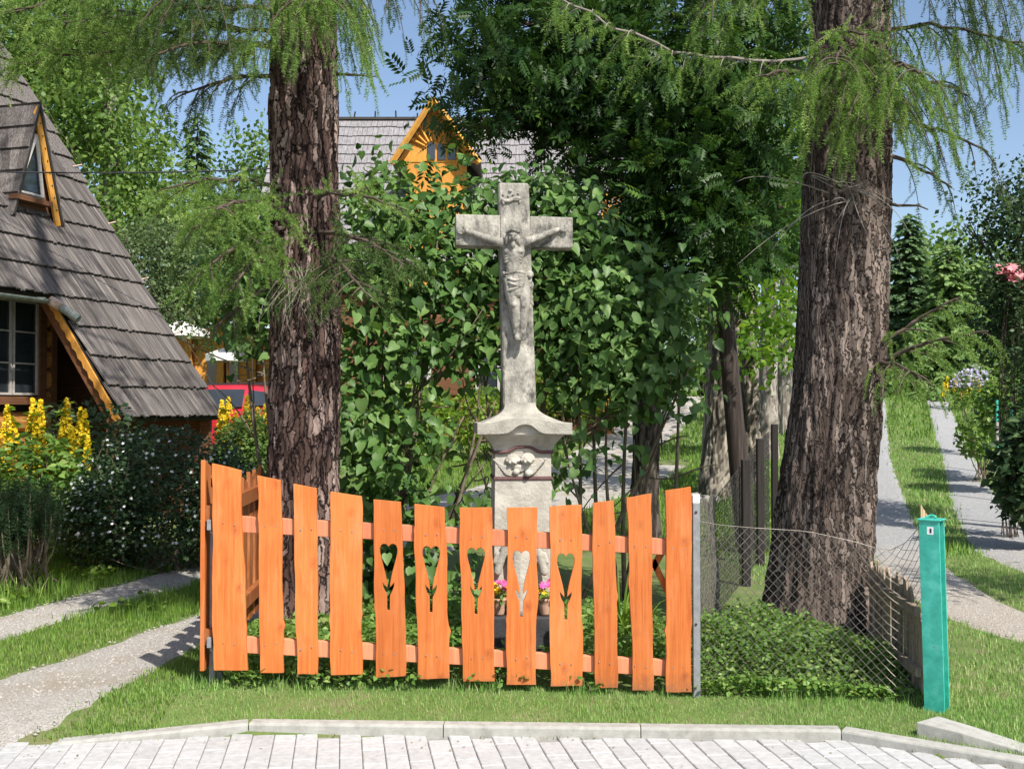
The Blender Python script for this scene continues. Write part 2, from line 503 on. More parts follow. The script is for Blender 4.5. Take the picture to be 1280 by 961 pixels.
MT['pink_petal'] = leafmat('pink_petal', (0.62, 0.2, 0.24), (0.8, 0.38, 0.40), trans=0.3)
MT['lavender_petal'] = leafmat('lavender_petal', (0.36, 0.32, 0.50), (0.55, 0.5, 0.66), trans=0.3)
MT['magenta_petal'] = leafmat('magenta_petal', (0.6, 0.06, 0.28), (0.8, 0.16, 0.42), trans=0.3)
MT['shingle'] = board_wood('grey_roof_board', [(0.04, 0.034, 0.031), (0.105, 0.092, 0.085), (0.22, 0.2, 0.187)], axis=(40, 40, 1.2), vary=0.35)
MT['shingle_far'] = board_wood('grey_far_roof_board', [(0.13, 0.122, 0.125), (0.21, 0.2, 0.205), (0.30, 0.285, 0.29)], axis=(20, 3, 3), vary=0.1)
MT['deck'] = surf('roof_deck', [(0.02, 0.017, 0.015), (0.04, 0.035, 0.03)], scale=6, vary=0)
MT['log'] = board_wood('honey_log', [(0.30, 0.125, 0.03), (0.44, 0.20, 0.05), (0.55, 0.28, 0.085)], axis=(1.5, 1.5, 22), vary=0.12)
MT['brown_log'] = board_wood('brown_log', [(0.10, 0.045, 0.022), (0.17, 0.075, 0.035)], axis=(1.5, 1.5, 22), vary=0.12)
MT['bargeboard'] = board_wood('yellow_bargeboard', [(0.42, 0.19, 0.035), (0.58, 0.28, 0.05), (0.65, 0.34, 0.08)], axis=(12, 12, 3), vary=0.08)
MT['chalet'] = board_wood('orange_chalet_board', [(0.46, 0.18, 0.03), (0.60, 0.27, 0.05), (0.68, 0.35, 0.09)], axis=(14, 14, 2), vary=0.1)
MT['white_frame'] = surf('white_window_paint', [(0.34, 0.315, 0.29), (0.5, 0.48, 0.45)], scale=20, bump=0.15, vary=0)
MT['canvas'] = surf('white_canvas', [(0.72, 0.70, 0.68), (0.8, 0.79, 0.77)], scale=4, bump=0.1, vary=0)
MT['zinc'] = surf('green_grey_gutter', [(0.13, 0.16, 0.14), (0.26, 0.29, 0.26)], scale=9, rough=0.5, bump=0.15, patches=((0.30, 0.13, 0.07), 7.0, 0.66, 0.76), vary=0)
MT['rust'] = surf('rusty_sheet', [(0.25, 0.09, 0.04), (0.45, 0.33, 0.26), (0.55, 0.47, 0.4)], scale=12, bump=0.3, vary=0)
MT['steel'] = surf('grey_steel', [(0.16, 0.165, 0.175), (0.25, 0.255, 0.265)], scale=25, rough=0.5, bump=0.15, vary=0, spec=0.5, patches=((0.1, 0.09, 0.085), 9.0, 0.62, 0.75))
MT['wire'] = surf('galvanised_wire', [(0.12, 0.105, 0.09), (0.24, 0.22, 0.195)], scale=30, rough=0.45, bump=0, vary=0, metallic=0.4)
MT['wire_shaded'] = surf('shaded_mesh_wire', [(0.03, 0.027, 0.025), (0.06, 0.055, 0.05)], scale=30, rough=0.7, bump=0, vary=0)  # wire darkened so the colour carries the shade it hangs in
MT['turquoise'] = surf('turquoise_paint', [(0.025, 0.29, 0.225), (0.042, 0.40, 0.31), (0.09, 0.49, 0.40)], scale=16, rough=0.42, bump=0.12, bscale=70, spec=0.5, vary=0, patches=((0.17, 0.12, 0.09), 15.0, 0.655, 0.69))
MT['white_plain'] = surf('white_sticker', [(0.70, 0.70, 0.70), (0.8, 0.8, 0.8)], scale=30, bump=0, vary=0)
MT['dark_plain'] = surf('dark_paint', [(0.02, 0.02, 0.024), (0.04, 0.04, 0.045)], scale=30, bump=0, vary=0)
MT['weathered'] = board_wood('weathered_paling', [(0.12, 0.09, 0.065), (0.27, 0.215, 0.16), (0.42, 0.35, 0.27)], axis=(40, 40, 3), vary=0.3)
MT['lath'] = board_wood('fresh_lath', [(0.40, 0.30, 0.16), (0.58, 0.46, 0.28)], axis=(40, 40, 3), vary=0.15)
MT['black_wood'] = board_wood('tarred_wood', [(0.015, 0.013, 0.012), (0.035, 0.03, 0.027)], axis=(30, 30, 2), vary=0.15)
MT['pole'] = board_wood('creosoted_pole', [(0.018, 0.013, 0.011), (0.042, 0.031, 0.027), (0.08, 0.064, 0.056)], axis=(26, 26, 1.2), vary=0)
MT['terracotta'] = surf('terracotta', [(0.42, 0.24, 0.16), (0.55, 0.36, 0.26)], scale=14, bump=0.2, vary=0.1)
MT['rock'] = surf('field_stone', [(0.16, 0.15, 0.13), (0.32, 0.30, 0.27)], scale=9, bump=0.6, vary=0.2)
MT['moss'] = surf('moss', [(0.07, 0.06, 0.02), (0.14, 0.13, 0.035)], scale=20, bump=0.7, vary=0)

def glass(name, tint=(0.02, 0.025, 0.03)):
    m, nt, b = newmat(name)
    n = nd(nt, 'ShaderNodeTexNoise', {'Vector': coords(nt), 'Scale': 2.0, 'Detail': 2.0})
    nt.links.new(ramp(nt, n.outputs[0], [(0.3, tint), (0.7, tuple(t * 1.6 for t in tint))]), b.inputs['Base Color'])
    b.inputs['Roughness'].default_value = 0.04
    b.inputs['Specular IOR Level'].default_value = 0.9
    return m
MT['glass'] = glass('window_glass')
def carpaint():
    m, nt, b = newmat('red_car_paint')
    n = nd(nt, 'ShaderNodeTexNoise', {'Vector': coords(nt), 'Scale': 3.0})
    nt.links.new(ramp(nt, n.outputs[0], [(0.3, (0.42, 0.014, 0.03)), (0.7, (0.5, 0.025, 0.045))]), b.inputs['Base Color'])
    b.inputs['Roughness'].default_value = 0.3
    b.inputs['Coat Weight'].default_value = 0.8
    b.inputs['Coat Roughness'].default_value = 0.06
    return m
MT['car'] = carpaint()
MT['rubber'] = surf('tyre_rubber', [(0.015, 0.015, 0.015), (0.03, 0.03, 0.03)], scale=20, bump=0.2, vary=0)
MT['lamp_red'] = surf('red_lamp_glass', [(0.35, 0.01, 0.01), (0.5, 0.03, 0.02)], scale=20, rough=0.1, bump=0, vary=0)

def mixed_gravel():
    """beige trodden dirt near the road, clean grey gravel farther up"""
    m, nt, b = newmat('drive_gravel')
    tc = nd(nt, 'ShaderNodeTexCoord').outputs['Object']
    n = nd(nt, 'ShaderNodeTexNoise', {'Vector': tc, 'Scale': 45.0, 'Detail': 8.0, 'Roughness': 0.7})
    far = ramp(nt, n.outputs[0], [(0.3, (0.16, 0.16, 0.162)), (0.5, (0.31, 0.31, 0.312)), (0.7, (0.49, 0.49, 0.49))])
    near = ramp(nt, n.outputs[0], [(0.3, (0.22, 0.185, 0.145)), (0.5, (0.38, 0.335, 0.28)), (0.7, (0.55, 0.5, 0.44))])
    big = nd(nt, 'ShaderNodeTexNoise', {'Vector': tc, 'Scale': 1.4, 'Detail': 5.0})
    y = nd(nt, 'ShaderNodeSeparateXYZ', {0: tc}).outputs[1]
    yy = nd(nt, 'ShaderNodeMath', {0: big.outputs[0], 1: 5.0, 2: y}, operation='MULTIPLY_ADD')
    f = nd(nt, 'ShaderNodeMapRange', {'Value': yy.outputs[0], 'From Min': 12.0, 'From Max': 16.0})
    c = nd(nt, 'ShaderNodeMix', {'Factor': f.outputs[0], 'A': near, 'B': far}, data_type='RGBA').outputs[2]
    nt.links.new(c, b.inputs['Base Color'])
    b.inputs['Roughness'].default_value = 0.9
    nb = nd(nt, 'ShaderNodeTexNoise', {'Vector': tc, 'Scale': 90.0, 'Detail': 5.0})
    nt.links.new(nd(nt, 'ShaderNodeBump', {'Height': nb.outputs[0], 'Strength': 1.0, 'Distance': 0.02}).outputs[0], b.inputs['Normal'])
    return m
MT['gravel_blue'] = mixed_gravel()

def scaly_bark(name, su, sv, crack, brown, mid, pale, pale_from=0.55, warp=0.5, bump=1.0):
    """bark in flat overlapping scales with dark cracks, laid round the trunk (angle, height)"""
    m, nt, b = newmat(name)
    tc = nd(nt, 'ShaderNodeTexCoord').outputs['Object']
    xyz = nd(nt, 'ShaderNodeSeparateXYZ', {0: tc})
    ny = nd(nt, 'ShaderNodeMath', {0: xyz.outputs[1], 1: -1.0}, operation='MULTIPLY')
    ang = nd(nt, 'ShaderNodeMath', {0: xyz.outputs[0], 1: ny.outputs[0]}, operation='ARCTAN2')
    u = nd(nt, 'ShaderNodeMath', {0: ang.outputs[0], 1: su}, operation='MULTIPLY')
    v = nd(nt, 'ShaderNodeMath', {0: xyz.outputs[2], 1: sv}, operation='MULTIPLY')
    p = nd(nt, 'ShaderNodeCombineXYZ', {0: u.outputs[0], 1: v.outputs[0]}).outputs[0]
    def warped(p, scale, amt, detail=4.0):
        n = nd(nt, 'ShaderNodeTexNoise', {'Vector': tc, 'Scale': scale, 'Detail': detail, 'Roughness': 0.6})
        c = nd(nt, 'ShaderNodeVectorMath', {0: n.outputs['Color'], 1: (0.5, 0.5, 0.5)}, operation='SUBTRACT')
        c = nd(nt, 'ShaderNodeVectorMath', {0: c.outputs[0], 1: (amt, amt, 0)}, operation='MULTIPLY')
        return nd(nt, 'ShaderNodeVectorMath', {0: p, 1: c.outputs[0]}, operation='ADD').outputs[0]
    pw = warped(warped(p, 5.0, 3.0 * warp), 30.0, 1.3 * warp)
    ve = nd(nt, 'ShaderNodeTexVoronoi', {'Vector': pw, 'Scale': 1.0}, voronoi_dimensions='2D', feature='DISTANCE_TO_EDGE')
    vc = nd(nt, 'ShaderNodeTexVoronoi', {'Vector': pw, 'Scale': 1.0}, voronoi_dimensions='2D')
    rnd = nd(nt, 'ShaderNodeSeparateXYZ', {0: vc.outputs['Color']})
    grain_v = nd(nt, 'ShaderNodeMapping', {'Vector': tc, 'Scale': (1, 1, .22)}).outputs[0]
    g = nd(nt, 'ShaderNodeTexNoise', {'Vector': grain_v, 'Scale': 60.0, 'Detail': 9.0, 'Roughness': 0.72})
    big = nd(nt, 'ShaderNodeTexNoise', {'Vector': tc, 'Scale': 2.4, 'Detail': 4.0})
    # how pale each scale is: its own chance, wear in large patches, fine grain
    t = nd(nt, 'ShaderNodeMath', {0: rnd.outputs[0], 1: .72}, operation='MULTIPLY')
    t = nd(nt, 'ShaderNodeMath', {0: big.outputs[0], 1: .75, 2: t.outputs[0]}, operation='MULTIPLY_ADD')
    t = nd(nt, 'ShaderNodeMath', {0: g.outputs[0], 1: .55, 2: t.outputs[0]}, operation='MULTIPLY_ADD')
    col = ramp(nt, nd(nt, 'ShaderNodeMath', {0: t.outputs[0], 1: .55}, operation='MULTIPLY').outputs[0], [(pale_from - .30, brown), (pale_from - .06, mid), (pale_from + .16, pale)])
    ed = nd(nt, 'ShaderNodeMath', {0: g.outputs[0], 1: .34, 2: ve.outputs['Distance']}, operation='MULTIPLY_ADD')
    mask = nd(nt, 'ShaderNodeMapRange', {'Value': ed.outputs[0], 'From Min': .19, 'From Max': .29})
    c = nd(nt, 'ShaderNodeMix', {'Factor': mask.outputs[0], 'A': (*crack, 1), 'B': col}, data_type='RGBA').outputs[2]
    nt.links.new(c, b.inputs['Base Color'])
    b.inputs['Roughness'].default_value = 0.95
    b.inputs['Specular IOR Level'].default_value = 0.12
    hgt = nd(nt, 'ShaderNodeMath', {0: mask.outputs[0], 1: rnd.outputs[1]}, operation='MULTIPLY')
    hgt = nd(nt, 'ShaderNodeMath', {0: g.outputs[0], 1: .55, 2: hgt.outputs[0]}, operation='MULTIPLY_ADD')
    hgt = nd(nt, 'ShaderNodeMath', {0: mask.outputs[0], 1: .8, 2: hgt.outputs[0]}, operation='MULTIPLY_ADD')
    bp = nd(nt, 'ShaderNodeBump', {'Height': hgt.outputs[0], 'Strength': bump, 'Distance': 0.012})
    nt.links.new(bp.outputs[0], b.inputs['Normal'])
    return m
MT['larch_bark'] = scaly_bark('larch_bark_scales', 6.0, 4.6, (0.018, 0.012, 0.011), (0.055, 0.033, 0.027), (0.12, 0.078, 0.066), (0.36, 0.27, 0.235), pale_from=.62, warp=.8)
MT['larch_bark2'] = scaly_bark('old_larch_bark_scales', 12.0, 4.6, (0.034, 0.025, 0.022), (0.055, 0.04, 0.034), (0.105, 0.08, 0.068), (0.25, 0.20, 0.17), pale_from=.60, warp=1.25)

MT['litter'] = leafmat('dry_litter', (0.10, 0.15, 0.04), (0.22, 0.26, 0.09), trans=0.1, rough=0.7, third=(0.30, 0.20, 0.11))

# ------------------------------------------------------------------ the lie of the land
KERB = np.array([(-14, 4.2), (-4.0, 5.06), (-2.17, 5.37), (-1.30, 5.56), (1.59, 5.44), (2.29, 5.02), (3.3, 4.25), (6, 1.6), (14, -7)])
def kerb_y(x):
    return np.interp(x, KERB[:, 0], KERB[:, 1])
def sstep(t):
    t = np.clip(t, 0, 1)
    return t * t * (3 - 2 * t)
def gz(x, y):
    x = np.asarray(x, float)
    y = np.asarray(y, float)
    k = np.interp(x, [-30, 0, 3, 5], [0.45, 0.5, 0.8, 0.97])
    t = np.clip(y - 12, 0, None)
    rise = np.where(t < 15, 0.006 * t * t, 0.006 * 225 + 0.18 * np.minimum(t - 15, 3) + 0.02 * np.clip(t - 18, 0, 400)) * k
    base = np.interp(x, [-8, -3.2, -2.4, -1.7, 0, 1, 2.2, 3, 8], [0.06, 0.03, 0.045, 0.115, 0.10, 0.06, 0.03, 0.01, 0.06])
    kz = np.interp(x, [-2.6, -2.17, -1.3, 1.59, 2.1, 2.4, 4], [0.0, 0.004, 0.04, 0.04, 0.02, 0.0, 0.0])
    d = y - kerb_y(x)
    near = kz + (base - kz) * sstep((d - 0.06) / 0.5)
    bump = 0.035 * fbm(np.stack([x * 0.9, y * 0.9], -1), 3, 3) * sstep((d - 0.1) / 0.6)
    z = near + rise + bump
    return np.where(d < 0.04, -0.09, z)

# tracks: centre lines (x, y) and half widths
def smooth_line(P, n=80):
    P = np.asarray(P, float)
    t = np.r_[0, np.cumsum(np.linalg.norm(np.diff(P, axis=0), axis=1))]
    tt = np.linspace(0, t[-1], n)
    Q = np.stack([np.interp(tt, t, P[:, i]) for i in range(P.shape[1])], -1)
    for _ in range(max(2, n // 14)):
        Q[1:-1] = (Q[:-2] + 2 * Q[1:-1] + Q[2:]) / 4
    return Q
TRACKS = {
    'left_outer': smooth_line([(-4.1, 5.02, .4), (-3.95, 6.4, .36), (-3.72, 7.8, .30), (-3.05, 10.4, .36), (-2.0, 14, .5), (-.4, 18, .7), (1.4, 22, .9), (3.2, 27, 1.0), (6, 37, 1.1)], 150),
    'left_inner': smooth_line([(-2.95, 5.22, .62), (-2.62, 6.0, .50), (-2.44, 6.8, .40), (-2.12, 8.1, .36), (-1.55, 10.2, .36), (-.6, 13.5, .5), (1.0, 17.6, .6), (2.8, 22, .7)], 130),
    'right_inner': smooth_line([(5.4, 4.6, .5), (4.6, 6.1, .5), (3.98, 7.2, .44), (3.62, 8.2, .38), (3.62, 9.2, .35), (4.15, 12.0, .33), (5.60, 16.8, .32), (7.15, 22, .27), (9.6, 29.5, .24), (11.5, 36, .24)], 150),
    'right_outer': smooth_line([(7.0, 4.8, .5), (5.9, 7.2, .5), (5.2, 9.5, .44), (5.45, 12.3, .40), (6.95, 16.8, .36), (8.75, 22, .31), (11.2, 29.5, .27), (13.3, 36, .25)], 150),
}
def track_d(x, y, which=None):
    """distance outside the nearest track's edge (negative = on the track)"""
    x = np.asarray(x, float).ravel()
    y = np.asarray(y, float).ravel()
    best = np.full(len(x), 9.0)
    for k, L in TRACKS.items():
        if which and k not in which:
            continue
        for i in range(0, len(x), 20000):
            dx = x[i:i + 20000, None] - L[None, :, 0]
            dy = y[i:i + 20000, None] - L[None, :, 1]
            d = np.sqrt(dx * dx + dy * dy) - L[None, :, 2]
            best[i:i + 20000] = np.minimum(best[i:i + 20000], d.min(1))
    return best

def build_ground():
    xs = np.r_[np.linspace(-900, -60, 22)[:-1], np.linspace(-60, -9, 40)[:-1], np.arange(-9, 12, 0.22), np.linspace(12, 60, 40), np.linspace(60, 900, 22)[1:]]
    ys = np.r_[np.linspace(-80, 2, 20)[:-1], np.arange(2, 12, 0.18), np.arange(12, 40, 0.4), np.linspace(40, 100, 30), np.linspace(100, 1600, 24)[1:]]
    Xg, Yg = np.meshgrid(xs, ys)
    Z = gz(Xg, Yg)
    V = np.stack([Xg, Yg, Z], -1).reshape(-1, 3)
    nx, ny = len(xs), len(ys)
    i = (np.arange(ny - 1)[:, None] * nx + np.arange(nx - 1)[None]).ravel()
    F = np.stack([i, i + 1, i + nx + 1, i + nx], -1)
    structure(mk('ground', V, F, MT['soil'], smooth=True))
build_ground()

def build_tracks():
    for (k, L), mat in zip(TRACKS.items(), ('gravel', 'gravel', 'gravel_blue', 'gravel_blue')):
        T = np.gradient(L[:, :2], axis=0)
        T /= np.linalg.norm(T, axis=1)[:, None]
        Nn = np.stack([T[:, 1], -T[:, 0]], -1)
        m = 9
        rows = []
        for j in range(m):
            u = -1 + 2 * j / (m - 1)
            w = L[:, 2] * (1 + 0.35 * (fbm(np.stack([L[:, 1] * 3.1, np.full(len(L), 5.0 + (u > 0) * 9)], -1), 8, 4)) * (abs(u) > .9))
            P = L[:, :2] + Nn * (u * w)[:, None]
            sink = 0.012 if abs(u) < 0.8 else (0.006 if abs(u) < 0.95 else -0.004)
            z = gz(P[:, 0], P[:, 1])
            rows.append(np.c_[P, np.where(z < -0.05, -0.05, z) + sink])
        V = np.stack(rows, 1).reshape(-1, 3)
        n = len(L)
        i = (np.arange(n - 1)[:, None] * m + np.arange(m - 1)[None]).ravel()
        F = np.stack([i, i + 1, i + m + 1, i + m], -1)
        o = structure(mk('gravel_track', V, F[:, ::-1].copy() if k else F, MT[mat], smooth=True))
build_tracks()

# loose pebbles on the near gravel
def build_pebbles():
    P = []
    for k in TRACKS:
        L = TRACKS[k]
        near = L[L[:, 1] < 15]
        n = 3400 if 'left' in k else 1500
        i = rng.integers(0, len(near), n)
        a = np.clip(rng.normal(0, 0.5, n), -.92, .92)
        x = near[i, 0] + a * near[i, 2] + rng.normal(0, .01, n)
        y = near[i, 1] + rng.normal(0, .08, n)
        P.append(np.c_[x, y])
    P = np.concatenate(P)
    z = gz(P[:, 0], P[:, 1])
    ok = z > -0.05
    P, z = P[ok], z[ok]
    tV = np.array([(-.5, -.4, 0), (.45, -.5, 0), (.5, .4, 0), (-.4, .5, 0), (-.1, 0, .45), (.25, .1, .4)])
    tF = np.array([(0, 1, 5), (1, 2, 5), (2, 4, 5), (2, 3, 4), (3, 0, 4), (0, 5, 4)])
    n = len(P)
    an = rng.uniform(0, 6.28, n)
    fr = frames(np.c_[np.cos(an), np.sin(an), np.zeros(n)], np.tile([0, 0, 1.0], (n, 1)))
    V, F = scatter(tV, tF, np.c_[P, z + 0.012], fr, rng.uniform(.006, .019, n))
    stuff(mk('loose_gravel', V, F, MT['pebble']), 'loose pale pebbles lying on the gravel wheel tracks', 'gravel')
build_pebbles()

# ------------------------------------------------------------------ paved footway and kerb
BU = np.array([0.989, 0.15])          # across the courses of blocks
BV = np.array([-0.15, 0.989])         # along the courses
def build_pavement():
    base = thing('pavement', 'pavement', 'pavement', (0, 0, 0))
    del base['label'], base['category']
    structure(base)
    kx = np.linspace(-9, 7.5, 60)
    V = [(x, kerb_y(x) + 0.05, -0.012) for x in kx] + [(x, -6 if x < 6 else -8, -0.012) for x in kx]
    n = len(kx)
    F = [(i, i + n, i + 1 + n, i + 1) for i in range(n - 1)]
    mk('joint_sand', V, F, MT['joint'], base)
    bw, bl = 0.105, 0.21
    w, l = bw - 0.0035, bl - 0.0035
    bm = bmesh.new()
    mb = MB().box((-w / 2, -l / 2, -0.05), (w / 2, l / 2, 0))
    vs = [bm.verts.new(v) for v in mb.V]
    for f in mb.F:
        bm.faces.new([vs[i] for i in f])
    top = [e for e in bm.edges if all(v.co.z > -0.01 for v in e.verts)]
    bmesh.ops.bevel(bm, geom=top, offset=0.004, segments=1, affect='EDGES')
    bmesh.ops.recalc_face_normals(bm, faces=bm.faces)
    me = bpy.data.meshes.new('paving_block')
    bm.to_mesh(me)
    bm.free()
    me.materials.append(MT['brick'])
    tV = np.array([v.co[:] for v in me.vertices])
    tF = tri([list(p.vertices) for p in me.polygons])
    singles, rest = [], []
    for i in range(-75, 76):
        for j in range(2, 40):
            u = i * bw
            v = (j + (0.5 if i % 2 else 0.0)) * bl
            p = np.array([0.0, 0.3]) + BU * u + BV * v
            d = kerb_y(p[0]) - p[1]
            if d < -0.03 or p[0] < -7 or p[0] > 6:
                continue
            q = np.array([p[0], p[1], 0.0])
            (singles if in_frame(q, 22) and p[1] > 3 else rest).append((p, abs(p[0])))
    singles.sort(key=lambda s: s[1])
    rest += singles[300:]
    ang = math.atan2(BU[1], BU[0])
    for p, _ in singles[:300]:
        o = bpy.data.objects.new('paving_block', me)
        C.objects.link(o)
        o.parent = base
        o.location = (p[0], p[1], rng.uniform(-.0025, .0015))
        o.rotation_euler = (rng.normal(0, .004), rng.normal(0, .004), ang + rng.normal(0, .004))
    n = len(rest)
    fr = frames(np.tile([BV[0], BV[1], 0], (n, 1)), np.tile([0, 0, 1.0], (n, 1)))
    V, F = scatter(tV, tF, np.array([(p[0], p[1], rng.uniform(-.0025, .0015)) for p, _ in rest]), fr, np.ones(n))
    o = mk('paving_blocks', V, F, MT['brick'], base)
    o['kind'] = 'stuff'
    # the carriageway behind the viewer
    structure(mk('road', [(-60, -20, -0.02), (60, -20, -0.02), (60, -6, -0.02), (-60, -6, -0.02)], [(0, 1, 2, 3)], MT['asphalt']))

    kb = thing('kerb', '', '', (0, 0, 0))
    del kb['label'], kb['category']
    structure(kb)
    def stone(a, b, ha, hb, w=0.085):
        a, b = np.array(a, float), np.array(b, float)
        d = (b - a) / np.linalg.norm(b - a)
        nn = np.array([-d[1], d[0]])
        g = 0.0025
        a2, b2 = a + d * g, b - d * g
        V = []
        ns = 5
        for s in range(ns + 1):
            t = s / ns
            p = a2 + (b2 - a2) * t
            h = ha + (hb - ha) * t
            prof = [(0, -0.1), (0, h - 0.012), (0.004, h - 0.004), (0.013, h), (w - 0.008, h), (w, h - 0.006), (w, -0.1)]
            for u, z in prof:
                q = p + nn * u
                V.append((q[0], q[1], z))
        k = 7
        F = []
        for s in range(ns):
            for j in range(k - 1):
                F.append((s * k + j, (s + 1) * k + j, (s + 1) * k + j + 1, s * k + j + 1))
        F += [tuple(range(k)), tuple(range(ns * k, (ns + 1) * k))[::-1]]
        mk('kerb_stone', V, F, MT['kerb'], kb)
    L0, L1 = np.array([-1.30, 5.56]), np.array([1.59, 5.44])
    for s in range(3):
        stone(L0 + (L1 - L0) * s / 3, L0 + (L1 - L0) * (s + 1) / 3, 0.05, 0.05)
    stone((-2.17, 5.37), L0, 0.010, 0.05)
    stone(L1, (2.29, 5.02), 0.05, 0.032)
    stone((2.29, 5.02), (3.3, 4.25), 0.032, 0.02)
    stone((3.3, 4.25), (4.3, 3.27), 0.02, 0.02)
    # broken kerb block lying askew on the verge
    a = at(1146, 931, 5.42)
    P = [at(1146, 930, 5.40), at(1206, 940, 5.28), at(1290, 952, 5.16), at(1296, 940, 5.26), at(1222, 916, 5.44), at(1174, 902, 5.52)]
    b_ = MB()
    low = [(p[0], p[1], -0.03) for p in P]
    hz = [0.098, 0.08, 0.022, 0.022, 0.06, 0.095]
    topv = [(p[0] + rng.normal(0, .003), p[1] + 0.008, h) for p, h in zip(P, hz)]
    n = len(P)
    b_.add(low + topv, [tuple(range(n))[::-1], tuple(range(n, 2 * n))] + [(i, (i + 1) % n, n + (i + 1) % n, n + i) for i in range(n)])
    o = b_.build('kerb_block', MT['kerb'], bevel=0.006, segs=2)
    tag(o, 'broken concrete kerb block lying askew beside the turquoise post', 'kerb block')
build_pavement()

# ------------------------------------------------------------------ grass
GT5 = np.array([(-.5, 0, 0), (.5, 0, 0), (-.36, .16, .55), (.36, .16, .55), (0, .5, 1.0)])
GF5 = np.array([(0, 1, 3), (0, 3, 2), (2, 3, 4)])
GT3 = np.array([(-.5, 0, 0), (.5, 0, 0), (0, .35, 1.0)])
GF3 = np.array([(0, 1, 2)])
def blades(P, h, w, tv=GT5, tf=GF5, dry=0.12, upright=1.0):
    n = len(P)
    an = rng.uniform(0, 2 * math.pi, n)
    ca, sa = np.cos(an), np.sin(an)
    lean = rng.uniform(0.2, 1.5, n) / upright
    T = np.repeat(tv[None], n, 0)
    x = T[..., 0] * w[:, None]
    y = T[..., 1] * h[:, None] * lean[:, None]
    z = T[..., 2] * h[:, None]
    V = np.stack([x * ca[:, None] - y * sa[:, None], x * sa[:, None] + y * ca[:, None], z], -1) + P[:, None, :]
    F = tf[None] + (np.arange(n) * len(tv))[:, None, None]
    r = np.where(rng.random(n) < dry, rng.uniform(.85, 1, n), rng.uniform(0, .8, n))
    return V.reshape(-1, 3), F.reshape(-1, 3), np.repeat(r, len(tv))
def region(x0, x1, y0, y1, dens, keep):
    n = int((x1 - x0) * (y1 - y0) * dens)
    x = rng.uniform(x0, x1, n)
    y = rng.uniform(y0, y1, n)
    k = keep(x, y)
    return x[k], y[k]
def fringe(x, y, d0=-0.07, d1=0.06, sp=0.05):
    """grass thins out on to the gravel"""
    d = track_d(x, y) + 0.12 * fbm(np.stack([x * 6, y * 6], -1), 21, 3)
    pr = sstep((d - d0) / (d1 - d0))
    return rng.random(len(x)) < np.maximum(pr, (d > -0.12) * sp)
def vis(x, y, m=0.12):
    return np.abs(x / np.maximum(y, 0.1)) < 640 / FOC + m
def grass_obj(name, sets, mat, label):
    Vs, Fs, Rs, n = [], [], [], 0
    for V, F, r in sets:
        Vs.append(V)
        Fs.append(F + n)
        Rs.append(r)
        n += len(V)
    stuff(mk(name, np.concatenate(Vs), np.concatenate(Fs), mat, attrs={'rnd': np.concatenate(Rs)}), label, 'grass')

